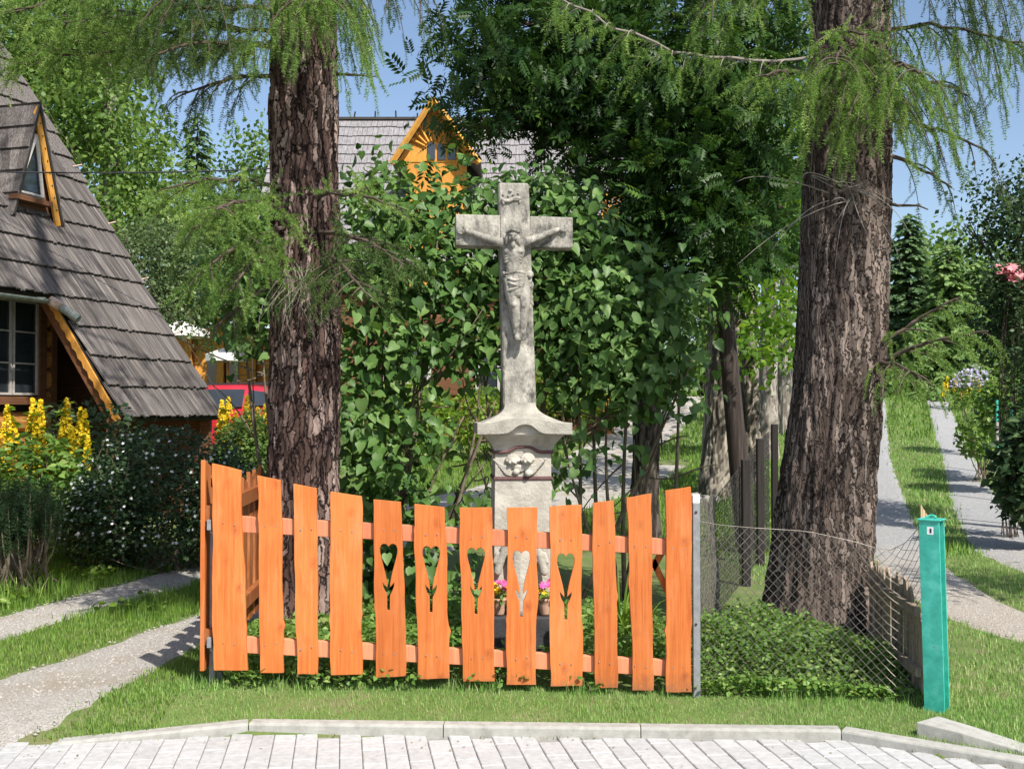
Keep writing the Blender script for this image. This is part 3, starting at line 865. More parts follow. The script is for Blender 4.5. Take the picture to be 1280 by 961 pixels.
def build_grass():
    # mown verge between kerb and fence
    def kv(x, y):
        d = y - kerb_y(x)
        bare = fbm(np.stack([x * 1.6, y * 2.4], -1), 40, 4)
        p = np.clip(1.25 - 3.2 * np.clip(bare - 0.02, 0, 1), 0.18, 1)
        return (d > 0.075) & vis(x, y) & fringe(x, y, -.07, .1) & (rng.random(len(x)) < p)
    x, y = region(-3.0, 3.4, 4.6, 6.15, 15000, kv)
    tuft = fbm(np.stack([x * 3, y * 3], -1), 51, 3)
    h = rng.uniform(.012, .03, len(x)) * (1 + 1.3 * tuft)
    s1 = blades(np.c_[x, y, gz(x, y) - .003], h, rng.uniform(.0025, .005, len(x)), GT3, GF3, dry=.16)
    # taller tufts at the fence foot and against the kerb
    n = 2600
    xx = rng.uniform(-1.75, 2.3, n)
    yy = 6.02 + rng.normal(0, .05, n)
    k = fbm(np.stack([xx * 5, yy], -1), 60, 3) > -.05
    xx, yy = xx[k], yy[k]
    s2 = blades(np.c_[xx, yy, gz(xx, yy) - .003], rng.uniform(.025, .085, len(xx)), rng.uniform(.003, .006, len(xx)), dry=.12)
    grass_obj('verge_grass', [s1, s2], MT['grass'], 'short mown grass on the verge between kerb and orange fence')
    # left: strip between the wheel tracks and lawn in front of the shrubs
    x, y = region(-6.2, -1.2, 5.3, 8.2, 5500, lambda x, y: vis(x, y) & fringe(x, y) & (y > kerb_y(x) + .05) & ~((x > -1.75) & (y < 6.15)))
    s1 = blades(np.c_[x, y, gz(x, y)], rng.uniform(.018, .042, len(x)), rng.uniform(.003, .006, len(x)), dry=.1)
    x, y = region(-8, -.8, 8.2, 13, 3000, lambda x, y: vis(x, y) & fringe(x, y))
    s2 = blades(np.c_[x, y, gz(x, y)], rng.uniform(.035, .095, len(x)), rng.uniform(.006, .010, len(x)), GT3, GF3, dry=.05)
    x, y = region(-7, -3.2, 8.0, 9.6, 700, lambda x, y: vis(x, y) & (track_d(x, y) > .12))
    s3 = blades(np.c_[x, y, gz(x, y)], rng.uniform(.1, .22, len(x)), rng.uniform(.007, .012, len(x)), dry=.05)
    grass_obj('lawn_grass', [s1, s2, s3], MT['grass_lush'], 'lush green lawn along the gravel track below the shrubs')
    # right drive
    x, y = region(2.2, 9, 5.0, 12, 3000, lambda x, y: vis(x, y) & fringe(x, y) & (y > kerb_y(x) + .1) & (rng.random(len(x)) < np.clip(1.0 - 3.5 * np.clip(fbm(np.stack([x * 1.5, y * 1.5], -1), 44, 4), 0, 1), .15, 1)))
    s1 = blades(np.c_[x, y, gz(x, y)], rng.uniform(.015, .045, len(x)), rng.uniform(.004, .008, len(x)), GT3, GF3, dry=.25)
    x, y = region(3, 18, 12, 34, 420, lambda x, y: vis(x, y) & fringe(x, y, -.08, .08))
    s2 = blades(np.c_[x, y, gz(x, y)], rng.uniform(.03, .09, len(x)), rng.uniform(.012, .022, len(x)), GT3, GF3, dry=.08)
    grass_obj('drive_grass', [s1, s2], MT['grass'], 'grass growing between and beside the grey gravel drive tracks')
    # meadow behind the cross and farther
    x, y = region(-3, 5, 12, 24, 420, lambda x, y: vis(x, y) & fringe(x, y, -.08, .1))
    s1 = blades(np.c_[x, y, gz(x, y)], rng.uniform(.05, .14, len(x)), rng.uniform(.012, .022, len(x)), GT3, GF3, dry=.06)
    x, y = region(-20, 20, 24, 42, 60, lambda x, y: vis(x, y) & fringe(x, y, -.08, .1))
    s2 = blades(np.c_[x, y, gz(x, y)], rng.uniform(.08, .2, len(x)), rng.uniform(.03, .05, len(x)), GT3, GF3, dry=.06)
    grass_obj('meadow_grass', [s1, s2], MT['grass_lush'], 'meadow grass under the trees behind the stone cross')
build_grass()

# far wooded hills
def build_hills():
    for name, y0, hh, seed in (('hills', 1500, 150, 5),):
        xs = np.linspace(-1600, 2000, 160)
        ys = np.linspace(0, 500, 12)
        V = []
        for j, dy in enumerate(ys):
            t = j / 11
            prof = hh * (0.75 + 0.9 * fbm(np.stack([xs * 0.0016, np.zeros_like(xs)], -1), seed, 4)) * math.sin(t * math.pi / 2)
            ridge = fbm(np.stack([xs * .05, np.full_like(xs, dy * .05)], -1), 9, 3) * 14 * (t > .3)
            V.append(np.c_[xs, np.full_like(xs, y0 + dy), prof + ridge])
        V = np.concatenate(V)
        n = 160
        i = (np.arange(11)[:, None] * n + np.arange(n - 1)[None]).ravel()
        structure(mk(name, V, np.stack([i, i + 1, i + n + 1, i + n], -1), MT['hill'], smooth=True))
build_hills()

# weeds, moss and dry leaf litter in the gutter line and the joints
def build_litter():
    n = 420
    x = rng.uniform(-2.6, 2.6, n)
    g = fbm(np.stack([x * 2.5, np.zeros(n)], -1), 70, 3)
    x = x[rng.random(n) < np.clip(.25 + 3 * g, .05, 1)]
    y = kerb_y(x) - np.abs(rng.normal(0, .018, len(x))) - .004
    V, F, r = blades(np.c_[x, y, np.full(len(x), -.006)], rng.uniform(.006, .022, len(x)), rng.uniform(.003, .007, len(x)), dry=.45)
    xx = rng.uniform(-2.7, 2.7, 110)
    yy = kerb_y(xx) - np.abs(rng.normal(0, .22, 110))
    tv = np.array([(-.5, 0, 0), (0, -.6, .15), (.5, 0, .05), (0, .7, .2)])
    tf = np.array([(0, 1, 2), (0, 2, 3)])
    an = rng.uniform(0, 6.28, 110)
    V2, F2 = scatter(tv, tf, np.c_[xx, yy, np.full(110, .003)], frames(np.c_[np.cos(an), np.sin(an), np.zeros(110)], np.tile([0, 0, 1.0], (110, 1))), rng.uniform(.004, .014, 110))
    F2 = F2 + len(V)
    o = mk('gutter_weeds', np.r_[V, V2], np.r_[F, F2], MT['litter'], attrs={'rnd': np.r_[r, np.repeat(rng.uniform(.7, 1, 110), 4)]})
    stuff(o, 'tiny weeds and dry leaf litter along the kerb joint', 'litter')
build_litter()

# ------------------------------------------------------------------ orange fence
FY = 6.0                                # the fence's depth
PLANKS = [  # top-left, top-right, bottom-left, bottom-right in photograph pixels; heart top-centre or None
    ((265.5, 579), (302, 588), (268, 837), (310, 837), None),
    ((322, 594), (351, 600), (326, 840), (355, 840), None),
    ((367, 604.5), (395.5, 610), (372, 842), (397, 842), None),
    ((413.5, 614), (452, 620), (414, 843), (453.5, 842), None),
    ((467, 624), (501, 627), (470, 846), (507.5, 844), (486, 679)),
    ((518, 629.5), (555.6, 634), (523, 848), (562, 847), (539, 682)),
    ((574, 634), (615, 634), (579, 851), (618.6, 850.6), (595, 684)),
    ((633.5, 634), (672, 634), (633, 855), (670, 855), (651.6, 687.5)),
    ((687, 633), (727, 630.6), (688, 857), (728, 856), (707, 691)),
    ((741, 628.5), (767, 625), (744, 859), (772, 859), None),
    ((783, 622), (814, 616.6), (790, 862), (816.6, 862), None),
    ((831, 613), (863, 608), (832, 864), (864, 864), None)]

def heart_flower(cx, top, s):
    """closed outline of the cut-out: heart running down into a stem with two leaves; x,z in metres"""
    half = [(0, -.016), (.012, -.003), (.027, 0.0), (.040, -.008), (.047, -.028), (.046, -.05), (.038, -.085), (.026, -.13), (.016, -.17), (.0085, -.21), (.0075, -.232),
            (.017, -.222), (.031, -.205), (.029, -.226), (.021, -.248), (.0085, -.272), (.0075, -.32), (.0075, -.352)]
    r = [(cx + x * s, top + z * s) for x, z in half]
    l = [(cx - x * s, top + z * s) for x, z in half[::-1] if x > 0]
    return r + l

def plank_mesh(name, outline, hole, y0, thick, mat, parent, wave=0.0):
    bm = bmesh.new()
    def loop(pts):
        vs = [bm.verts.new((x, y0 + wave * math.sin(z * 5 + x * 9), z)) for x, z in pts]
        return [bm.edges.new((vs[i], vs[(i + 1) % len(vs)])) for i in range(len(vs))]
    ed = loop(outline) + (loop(hole) if hole else [])
    bmesh.ops.triangle_fill(bm, use_beauty=True, use_dissolve=False, edges=ed)
    bmesh.ops.recalc_face_normals(bm, faces=bm.faces)
    ext = bmesh.ops.extrude_face_region(bm, geom=list(bm.faces))
    for g in ext['geom']:
        if isinstance(g, bmesh.types.BMVert):
            g.co.y += thick
    bmesh.ops.recalc_face_normals(bm, faces=bm.faces)
    sharp = [e for e in bm.edges if len(e.link_faces) == 2 and e.calc_face_angle(0) > 1.2]
    bmesh.ops.bevel(bm, geom=sharp, offset=0.0016, segments=1, affect='EDGES')
    o0 = Vector(parent.location)
    bmesh.ops.translate(bm, verts=bm.verts, vec=-o0)
    me = bpy.data.meshes.new(name)
    bm.to_mesh(me)
    bm.free()
    me.materials.append(mat)
    o = bpy.data.objects.new(name, me)
    C.objects.link(o)
    o.parent = parent
    return o

def wavy(p0, p1, n, amp, seed, knots=()):
    """an uneven live edge from p0 to p1 in the x,z plane"""
    t = np.linspace(0, 1, n)
    P = np.outer(1 - t, p0) + np.outer(t, p1)
    d = amp * 2.2 * fbm(np.stack([t * 4.0, np.full(n, seed * 3.7)], -1), seed, 3)
    for kt, ka, kw in knots:
        d += ka * np.exp(-((t - kt) / kw) ** 2)
    d *= np.clip(np.minimum(t, 1 - t) * 12, 0, 1)
    P[:, 0] += d
    return P

def build_front_fence():
    th = thing('picket_fence', 'bright orange stained picket fence with live-edge planks and heart cut-outs before the cross', 'fence', (-0.3, FY, 0.12))
    for i, (tl, tr, bl, br, heart) in enumerate(PLANKS):
        c = [at(*q, FY) for q in (tl, tr, br, bl)]
        TL, TR, BR, BL = [(p[0], p[2]) for p in c]
        kr = [(rng.uniform(.2, .85), rng.uniform(.004, .011), .018) for _ in range(rng.integers(0, 2))]
        kl = [(rng.uniform(.2, .85), -rng.uniform(.004, .011), .018) for _ in range(rng.integers(0, 2))]
        right = wavy(TR, BR, 34, .012, 20 + i, kr)
        left = wavy(BL, TL, 34, .012, 60 + i, kl)
        bot = [(BR[0] + (BL[0] - BR[0]) * t, BR[1] + (BL[1] - BR[1]) * t + rng.normal(0, .001)) for t in (.33, .66)]
        top = [(TL[0] + (TR[0] - TL[0]) * t, TL[1] + (TR[1] - TL[1]) * t + rng.normal(0, .001)) for t in (.33, .66)]
        out = [tuple(p) for p in right] + bot + [tuple(p) for p in left] + top
        hole = None
        if heart:
            hp = at(*heart, FY)
            hole = heart_flower(hp[0], hp[2], 1.0)
        o = plank_mesh('plank', out, hole, FY - .013 + rng.normal(0, .002), .025, MT['plank'], th)
        if heart:
            o['label'] = 'plank pierced by a heart-shaped flower with a leafy stem'
    # two rails behind the planks
    for ya, yb in ((655, 682.5), (805, 833.5)):
        a, b = at(268, ya - 2, FY + .03), at(860, yb + 2, FY + .03)
        hh = .043
        m = MB()
        m.add([(a[0], FY + .013, a[2] - hh), (b[0], FY + .013, b[2] - hh), (b[0], FY + .055, b[2] - hh), (a[0], FY + .055, a[2] - hh),
               (a[0], FY + .013, a[2] + hh), (b[0], FY + .013, b[2] + hh), (b[0], FY + .055, b[2] + hh), (a[0], FY + .055, a[2] + hh)],
              [(0, 3, 2, 1), (4, 5, 6, 7), (0, 1, 5, 4), (1, 2, 6, 5), (2, 3, 7, 6), (3, 0, 4, 7)])
        m.build('rail', MT['rail'], th, bevel=.003)
        # screws in every plank
        for pl in PLANKS:
            xm = (pl[0][0] + pl[1][0] + pl[2][0] + pl[3][0]) / 4
            yy = ya + (yb - ya) * (xm - 310) / 520
            for dx in (-7, 7):
                q = at(xm + dx, yy + rng.uniform(-3, 3), FY - .0155)
                s = MB()
                s.tube([(q[0], FY - .0175, q[2]), (q[0], FY - .008, q[2])], .0035, 8)
                s.build('screw', MT['steel'], th)
    # crossed braces near the right-hand post
    for (a, b) in (((815, 712), (836, 676)), ((816, 700), (836, 742))):
        A, B = at(*a, FY + .07), at(*b, FY + .07)
        d = nrm(B - A)
        sd = np.array([-d[2], 0, d[0]]) * .017
        MB().prism([A - sd, B - sd, B + sd, A + sd], (0, .02, 0)).build('brace', MT['plank'], th)
    # steel posts carrying the panel at the corner
    for px, top in ((264.5, 650),):
        q = at(px, 846, FY + .06)
        t = at(px, top, FY + .06)
        g = float(gz(q[0], FY + .06))
        MB().tube([(q[0], FY + .075, g - .1), (q[0], FY + .075, t[2])], .018, 10).build('corner_post', MT['steel'], th, smooth=False)
    for yy in (655, 801):
        q = at(264, yy, FY + .04)
        MB().box((q[0] - .012, FY - .005, q[2] - .028), (q[0] + .01, FY + .1, q[2] + .028)).build('bracket', MT['steel'], th, bevel=.002)
        s = MB().tube([(q[0] - .005, FY + .01, q[2] - .03), (q[0] + .03, FY - .01, q[2] - .055)], .0018, 6)
        s.build('tie_wire', MT['wire'], th)
    return th
build_front_fence()

def build_side_fence():
    """return panel running back from the left corner"""
    a = at(259, 838, 6.02)
    A = np.array([a[0] - .004, 6.02])
    B = np.array([-1.78, 8.15])
    th = thing('side_picket_fence', 'orange stained side panel of the picket fence seen edge-on, running back beside the larch', 'fence', (A[0], A[1], .1))
    d = (B - A) / np.linalg.norm(B - A)
    nn = np.array([d[1], -d[0]])           # to the right
    L = np.linalg.norm(B - A)
    s = 0.0
    k = 0
    while s < L:
        w = rng.uniform(.12, .17)
        p = A + d * s
        g = float(gz(*p))
        z0, z1 = g + .08, g + (1.19 if k == 0 else 1.04) + rng.uniform(-.02, .03)
        o = A - nn * 0.022
        m = MB()
        n = 14
        e0 = wavy((s, z0), (s, z1 + .02), n, .008, 200 + k)
        e1 = wavy((s + w, z1 - .02), (s + w, z0), n, .008, 230 + k)
        poly = [(*(A + d * u - nn * .012), z) for u, z in np.r_[e0, e1]]
        m.prism(poly, (*(-nn * .024), 0)).build('plank', MT['plank'] if k < 1 else MT['plank_shaded'], th, bevel=.0015)
        s += w + rng.uniform(.07, .11)
        k += 1
    for h in (.26, .92):
        g0, g1 = float(gz(*A)), float(gz(*B))
        P = [(*A, g0 + h), (*(A + d * L), g1 + h)]
        m = MB()
        v = np.array([nn[0], nn[1], 0])
        a3, b3 = np.array(P[0]), np.array(P[1])
        up = np.array([0, 0, .042])
        m.prism([a3 - v * .011 - up, a3 - v * .011 + up, a3 + v * .028 + up, a3 + v * .028 - up], b3 - a3).build('rail', MT['plank_shaded'], th)
    # two steel stakes set in the ground
    for s_ in (0.12, 1.95):
        p = A + d * s_ + nn * .048
        g = float(gz(*p))
        MB().tube([(*p, g - .12), (*p, g + 1.0)], .018, 8).build('stake', MT['steel'], th)
build_side_fence()

# ------------------------------------------------------------------ posts and wire mesh on the right
def build_steel_post():
    b = at(870.5, 868, FY + .02)
    g = float(gz(b[0], FY))
    t = at(870, 618, FY + .02)
    th = thing('steel_post', 'square grey steel post with a white cap at the right end of the orange fence', 'post', (b[0], FY + .02, g))
    m = MB().box((b[0] - .019, FY, g - .15), (b[0] + .019, FY + .038, t[2] - .045))
    m.build('tube_post', MT['steel'], th, bevel=.003)
    MB().box((b[0] - .0195, FY - .0005, t[2] - .0455), (b[0] + .0195, FY + .0385, t[2])).build('cap', MT['white_plain'], th, bevel=.003)
    for yy in (640, 780):
        q = at(870, yy, FY)
        MB().tube([(q[0], FY - .005, q[2]), (q[0], FY + .002, q[2])], .007, 8).build('bolt_hole', MT['dark_plain'], th)
build_steel_post()

def wire_panel(name, label, S, U, H, cell, mat, r=.0018, top=True, group=None, base=None):
    """chain link: S(u, v) gives the surface; diagonals in both directions"""
    th = thing(name, label, 'fence', base, group)
    cw, ch = cell
    V, F = MB(), None
    nseg = 2
    for sgn in (1, -1):
        k0 = int(math.floor(-H / ch)) - 1
        k1 = int(math.ceil(U / cw)) + 1
        for k in range(k0, k1 + int(H / ch) + 2):
            pts = []
            n = int(H / ch * 2) + 1
            for i in range(n + 1):
                v = H * i / n
                u = (k * cw + v / ch * cw) if sgn > 0 else (k * cw - v / ch * cw)
                if 0 <= u <= U:
                    pts.append(S(u, v))
                elif len(pts) > 1:
                    break
            if len(pts) > 1:
                V.tube(np.array(pts) + rng.normal(0, .0012, (len(pts), 3)), r, 4, cap=False)
    o = mk('wire_mesh', V.V, V.F, mat, th)
    o['kind'] = 'stuff'
    if top:
        MB().tube([S(u, H) for u in np.linspace(0, U, 16)], r * 1.3, 5).build('tension_wire', mat, th)
    return th

def build_mesh_fences():
    # front stretch: steel post to turquoise post, sagging
    a, b = at(873, 652, 6.03), at(1151, 658, 5.93)
    pts = [at(*q) for q in ((873, 651, 6.03), (900, 656, 6.05), (945, 660, 6.08), (1010, 664, 6.08), (1070, 677, 6.06), (1108, 689, 6.02), (1130, 680, 5.97), (1151, 657, 5.93))]
    pts = np.array(pts)
    tt = np.r_[0, np.cumsum(np.hypot(np.diff(pts[:, 0]), np.diff(pts[:, 1])))]
    U = float(tt[-1])
    def S(u, v):
        x, y, zt = [np.interp(u, tt, pts[:, i]) for i in range(3)]
        g = float(gz(x, y)) + .01
        return (x, y + .012 * math.sin(u * 7 + v * 5), g + (zt - g) * v / .95)
    wire_panel('chain_link_fence', 'sagging chain-link fence between the grey steel post and the turquoise post', S, U, .95, (.052, .058), MT['wire'], r=.0013, base=(pts[0][0], 6.03, float(gz(pts[0][0], 6.03))))
    # stretch running back from the steel post
    A, B = np.array([.985, 6.06]), np.array([1.50, 8.2])
    L = float(np.linalg.norm(B - A))
    def S2(u, v):
        p = A + (B - A) * u / L
        g = float(gz(*p)) + .01
        zt = 1.07 + (.99 - 1.07) * u / L + .03 * math.sin(u * 4)
        return (p[0] + .015 * math.sin(v * 6 + u * 3), p[1], g + (zt - g) * v / .98)
    wire_panel('chain_link_fence', 'chain-link fence running back from the steel post to the leaning pole', S2, L, .98, (.052, .058), MT['wire'], r=.0013, base=(A[0], A[1], float(gz(*A))))
    # dark posts beside the big larch; the mesh has its shade in the wire colour
    P = []
    for i, (px, ptop, Y, lab) in enumerate(((932, 574, 9.9, 'black fence post standing right against the leaning pole'), (950, 548, 11.3, 'black fence post midway between the leaning pole and the large larch'), (968, 530, 12.9, 'black fence post half hidden behind the large larch trunk'))):
        t = at(px, ptop, Y)
        g = float(gz(t[0], Y))
        wd = .036
        m = MB().box((t[0] - wd, Y - wd, g - .15), (t[0] + wd, Y + wd, t[2]))
        o = m.build('fence_post', MT['black_wood'], bevel=.006)
        tag(o, lab, 'post', 'black fence posts')
        P.append((t[0], Y, t[2]))
    P = np.array([(1.52, 8.25, .98)] + P)
    tt2 = np.r_[0, np.cumsum(np.hypot(np.diff(P[:, 0]), np.diff(P[:, 1])))]
    def S3(u, v):
        x, y, zt = [np.interp(u, tt2, P[:, i]) for i in range(3)]
        g = float(gz(x, y))
        return (x - .06, y, g + (zt - .08 - g) * v)
    wire_panel('chain_link_fence', 'dark chain-link fence strung along the black posts', S3, float(tt2[-1]), 1.0, (.07, .075), MT['wire_shaded'], r=.0018, base=(1.52, 8.25, float(gz(1.52, 8.25))))
build_mesh_fences()

def build_green_post():
    b = at(1172, 884, 5.88)
    g = float(gz(b[0], b[1]))
    H = at(1166, 650, 5.88)[2] - g
    th = thing('girder_post', 'turquoise painted steel girder post with a cap plate at the drive entrance', 'post', (b[0], b[1], g))
    r = R(-36)
    ax, ay = np.array([math.cos(r), math.sin(r), 0]), np.array([-math.sin(r), math.cos(r), 0])
    lean = np.array([-.022, 0, 1.0])
    W, D, t = .052, .05, .009
    prof = [(-W, -D), (W, -D), (W, -D + t), (t / 2, -D + t), (t / 2, D - t), (W, D - t), (W, D), (-W, D), (-W, D - t), (-t / 2, D - t), (-t / 2, -D + t), (-W, -D + t)]
    o = np.array([b[0], b[1], g - .12])
    poly = [o + ax * u + ay * v for u, v in prof]
    MB().prism(poly, lean * (H + .12)).build('girder', MT['turquoise'], th, bevel=.0015)
    topc = np.array([b[0], b[1], g]) + lean * H
    MB().frame_box(topc, ax, ay, np.array([0, 0, 1.0]), (-.062, -.058, 0), (.056, .056, .009)).build('cap_plate', MT['turquoise'], th, bevel=.002)
    s = topc - lean * .05 - ay * (D + .0012) + ax * .004
    MB().frame_box(s, ax, ay, np.array([0, 0, 1.0]), (-.016, -.0008, -.02), (.016, .0008, .02)).build('sticker', MT['white_plain'], th)
    MB().frame_box(s + ax * .003, ax, ay, np.array([0, 0, 1.0]), (-.006, -.0016, -.012), (.004, -.0008, .012)).build('sticker_print', MT['dark_plain'], th)
    # rust blooms and drips are in the paint; a wire eye is welded on the left flange
    e = topc - lean * .52 - ax * (W + .004)
    MB().tube([e - ax * .02, e], .004, 6).build('wire_eye', MT['wire'], th)
    k = topc + np.array([0, 0, .012])
    MB().tube(bez(k - ax * .03, k + ay * .02 + [0, 0, .025], k + ax * .02, 8), .007, 6).build('wire_knot', MT['turquoise'], th)
    # grey palings nailed in a row back to the larch
    a, c = np.array([2.185, 6.0]), np.array([2.27, 7.1])
    d = (c - a) / np.linalg.norm(c - a)
    L = np.linalg.norm(c - a)
    nn = np.array([d[1], -d[0]])
    tp = thing('paling_fence', 'low weathered grey paling fence with broken split tops behind the chain-link', 'fence', (*a, float(gz(*a))))
    s = 0
    while s < L:
        w = rng.uniform(.055, .085)
        p = a + d * s
        gg = float(gz(*p))
        h = np.interp(s / L, [0, .2, .6, 1], [.52, .60, .64, .66]) + rng.uniform(-.05, .05)
        off = nn * rng.normal(0, .008)
        tilt = rng.normal(0, .018)
        q = lambda u, z: np.array([*(a + d * (s + u + tilt * z) + off), gg + z])
        top = [(w, h - rng.uniform(0, .07)), (w * rng.uniform(.55, .8), h - rng.uniform(0, .02)), (w * rng.uniform(.25, .5), h - rng.uniform(.01, .09)), (0, h - rng.uniform(0, .12))]
        poly = [q(0, -.04), q(w, -.04)] + [q(*t_) for t_ in top]
        MB().prism(poly, (*(nn * .016), 0)).build('paling', MT['weathered'], tp)
        s += w + rng.uniform(.002, .02)
    for h in (.14, .46):
        A3, B3 = np.array([*(a - nn * .004), float(gz(*a)) + h]), np.array([*(c - nn * .004), float(gz(*c)) + h])
        MB().prism([A3, A3 - np.array([*nn, 0]) * .03, A3 - np.array([*nn, 0]) * .03 + [0, 0, .05], A3 + [0, 0, .05]], B3 - A3).build('rail', MT['weathered'], tp)
    # narrow laths standing behind the turquoise post
    tl = thing('lath_bundle', 'few pale narrow laths standing up just behind the turquoise post', 'laths', (b[0] + .035, 6.1, float(gz(b[0], 6.1))))
    for i in range(4):
        x = b[0] + .012 + i * .013
        tz = at(1170, 630 + i * 5, 6.1)[2]
        g1 = float(gz(x, 6.1))
        MB().prism([(x - .006, 6.1, g1 - .05), (x + .005, 6.1, g1 - .05), (x - .006 + .005, 6.1, tz - .015), (x - .012, 6.1, tz)], (0, .012, 0)).build('lath', MT['lath'], tl)
build_green_post()

# ------------------------------------------------------------------ stone wayside cross
CY = 6.9
def build_cross():
    s = FOC / CY
    base = at(651, 812, CY)
    g = float(gz(base[0], CY))
    th = thing('wayside_cross', 'tall weathered sandstone wayside cross with a carved crucified figure on a pedestal', 'cross', (base[0], CY, g))
    yaw = R(5)
    ax = np.array([math.cos(yaw), math.sin(yaw), 0])
    ay = np.array([-math.sin(yaw), math.cos(yaw), 0])     # to the back
    up = np.array([0, 0, 1.0])
    def zpx(y):
        return at(650, y, CY - .12)[2]
    x0 = base[0]
    O = np.array([x0, CY, 0.0])
    def ring(hw, hd, z, dx=0):
        c = O + ax * dx + up * z
        return [c - ax * hw - ay * hd, c + ax * hw - ay * hd, c + ax * hw + ay * hd, c - ax * hw + ay * hd]
    def loft(rings, name, mat, bevel=0.004, segs=2):
        V = [v for r_ in rings for v in r_]
        F = [(3, 2, 1, 0)]
        for i in range(len(rings) - 1):
            for j in range(4):
                F.append((i * 4 + j, i * 4 + (j + 1) % 4, (i + 1) * 4 + (j + 1) % 4, (i + 1) * 4 + j))
        k = (len(rings) - 1) * 4
        F.append((k, k + 1, k + 2, k + 3))
        o = MB().add(V, F).build(name, mat, th, bevel=bevel, segs=segs)
        return o
    # plinth of dark stone, die, mouldings, cornice
    loft([ring(.205, .19, g - .1), ring(.205, .19, zpx(772)), ring(.19, .175, zpx(768))], 'plinth', MT['black_stone'])
    loft([ring(.20, .17, zpx(770)), ring(.205, .17, zpx(756)), ring(.185, .165, zpx(738)), ring(.176, .16, zpx(715)), ring(.171, .155, zpx(600))], 'pedestal_die', MT['stone_base'])
    loft([ring(.170, .154, zpx(601)), ring(.170, .154, zpx(560))], 'relief_panel', MT['stone_base'])
    loft([ring(.177, .161, zpx(599.5)), ring(.179, .163, zpx(597.5)), ring(.176, .160, zpx(594.8))], 'lower_moulding', MT['brown_line'], bevel=.002, segs=1)
    # cavetto cornice
    cav = []
    for t in np.linspace(0, 1, 8):
        w = .172 + .075 * (1 - math.cos(t * math.pi / 2))
        cav.append(ring(w, w - .017, zpx(566 - 24 * t)))
    loft(cav, 'cornice', MT['stone_base'], bevel=0)
    # arched brown line over the relief
    zc = zpx(564.5)
    pts = []
    for t in np.linspace(-1, 1, 25):
        pts.append(O + ax * (.178 * t) - ay * .165 + up * (zc + .032 * math.exp(-(t / .42) ** 4)))
    pts = [O - ax * .178 + ay * .165 + up * zc] + pts + [O + ax * .178 + ay * .165 + up * zc]
    MB().tube(pts, .010, 8).build('upper_moulding', MT['brown_line'], th, smooth=True)
    # cap slab with an arched notch in its front edge and swept top (loft + front lip)
    cap = []
    zt0, zt1 = zpx(541), zpx(528)
    n = 28
    xs = np.linspace(-.283, .283, n)
    def notch(x):
        return .052 * np.exp(-(np.abs(x) / .075) ** 3)
    V, F = [], []
    yb, yf = .24, -.265
    # front lip polygon: bottom follows the arch, top follows a soft swell
    fb = [(x, zt0 + notch(x) - .008 * (abs(x) / .283)) for x in xs]
    ft = [(x, zt1 + .012 * math.exp(-(x / .11) ** 2) + .018 * math.exp(-(x / .16) ** 4)) for x in xs]
    for row in range(2):
        y = (yf, yb)[row]
        for (x, z) in fb:
            V.append(O + ax * x + ay * y + up * (z if row == 0 else zt0))
        for (x, z) in ft:
            V.append(O + ax * x + ay * y + up * z)
    for i in range(n - 1):
        F.append((i, i + 1, n + i + 1, n + i))
        F.append((2 * n + i, 3 * n + i, 3 * n + i + 1, 2 * n + i + 1))
        F.append((i, 2 * n + i, 2 * n + i + 1, i + 1))
        F.append((n + i, n + i + 1, 3 * n + i + 1, 3 * n + i))
    F.append((0, n, 3 * n, 2 * n))
    F.append((n - 1, 3 * n - 1, 4 * n - 1, 2 * n - 1))
    MB().add(V, F).build('cap_slab', MT['stone_cap'], th, bevel=.004, segs=2)
    loft([ring(.235, .225, zpx(544)), ring(.235, .225, zpx(527))], 'cap_core', MT['stone_base'])
    sw = []
    for t in np.linspace(0, 1, 12):
        q = 1 - math.sin(t * math.pi / 2)
        w = .094 + .175 * q ** 1.35
        d = .075 + .17 * q ** 1.35
        sw.append(ring(w, d, zpx(529.5) + (zpx(503) - zpx(529.5)) * t, -.012 * t))
    loft(sw, 'swept_neck', MT['stone_cap'], bevel=0)
    # cross: shaft, arms; leans slightly to the left
    lean = -.028
    def ringl(hw, hd, z):
        return ring(hw, hd, z, -.012 + lean * (z - zpx(505)))
    zs, zj0, zj1, ztop = zpx(506), zpx(307), zpx(268), zpx(227)
    hs = .098
    bev = .012
    # shaft with chamfered edges
    def oct_loft(zs_, ws, ds, name, c=.014):
        V, F = [], []
        for z, w, d in zip(zs_, ws, ds):
            ctr = O + ax * (-.012 + lean * (z - zpx(505))) + up * z
            for (u, v) in ((-w + c, -d), (w - c, -d), (w, -d + c), (w, d - c), (w - c, d), (-w + c, d), (-w, d - c), (-w, -d + c)):
                V.append(ctr + ax * u + ay * v)
        k = len(zs_)
        for i in range(k - 1):
            for j in range(8):
                F.append((i * 8 + j, i * 8 + (j + 1) % 8, (i + 1) * 8 + (j + 1) % 8, (i + 1) * 8 + j))
        F += [tuple(range(8))[::-1], tuple(range((k - 1) * 8, k * 8))]
        return MB().add(V, F).build(name, MT['stone_cross'], th)
    oct_loft([zs, (zs + zj0) / 2, zj0, zj1, ztop - .01, ztop], [.1, .097, .095, .094, .093, .086], [.075] * 5 + [.07], 'shaft', .009)
    ctr = O + ax * (-.012 + lean * ((zj0 + zj1) / 2 - zpx(505))) + up * ((zj0 + zj1) / 2)
    hh = (zj1 - zj0) / 2
    arm = MB()
    for sgn, ln in ((-1, .363), (1, .357)):
        a0, a1 = (.09 * sgn, ln * sgn)
        lo, hi = min(a0, a1), max(a0, a1)
        axl = nrm(ax + up * -.012)
        o = MB().frame_box(ctr, axl, ay, up, (lo, -.073, -hh), (hi, .073, hh)).build('cross_arm', MT['stone_cross'], th, bevel=.009, segs=2)
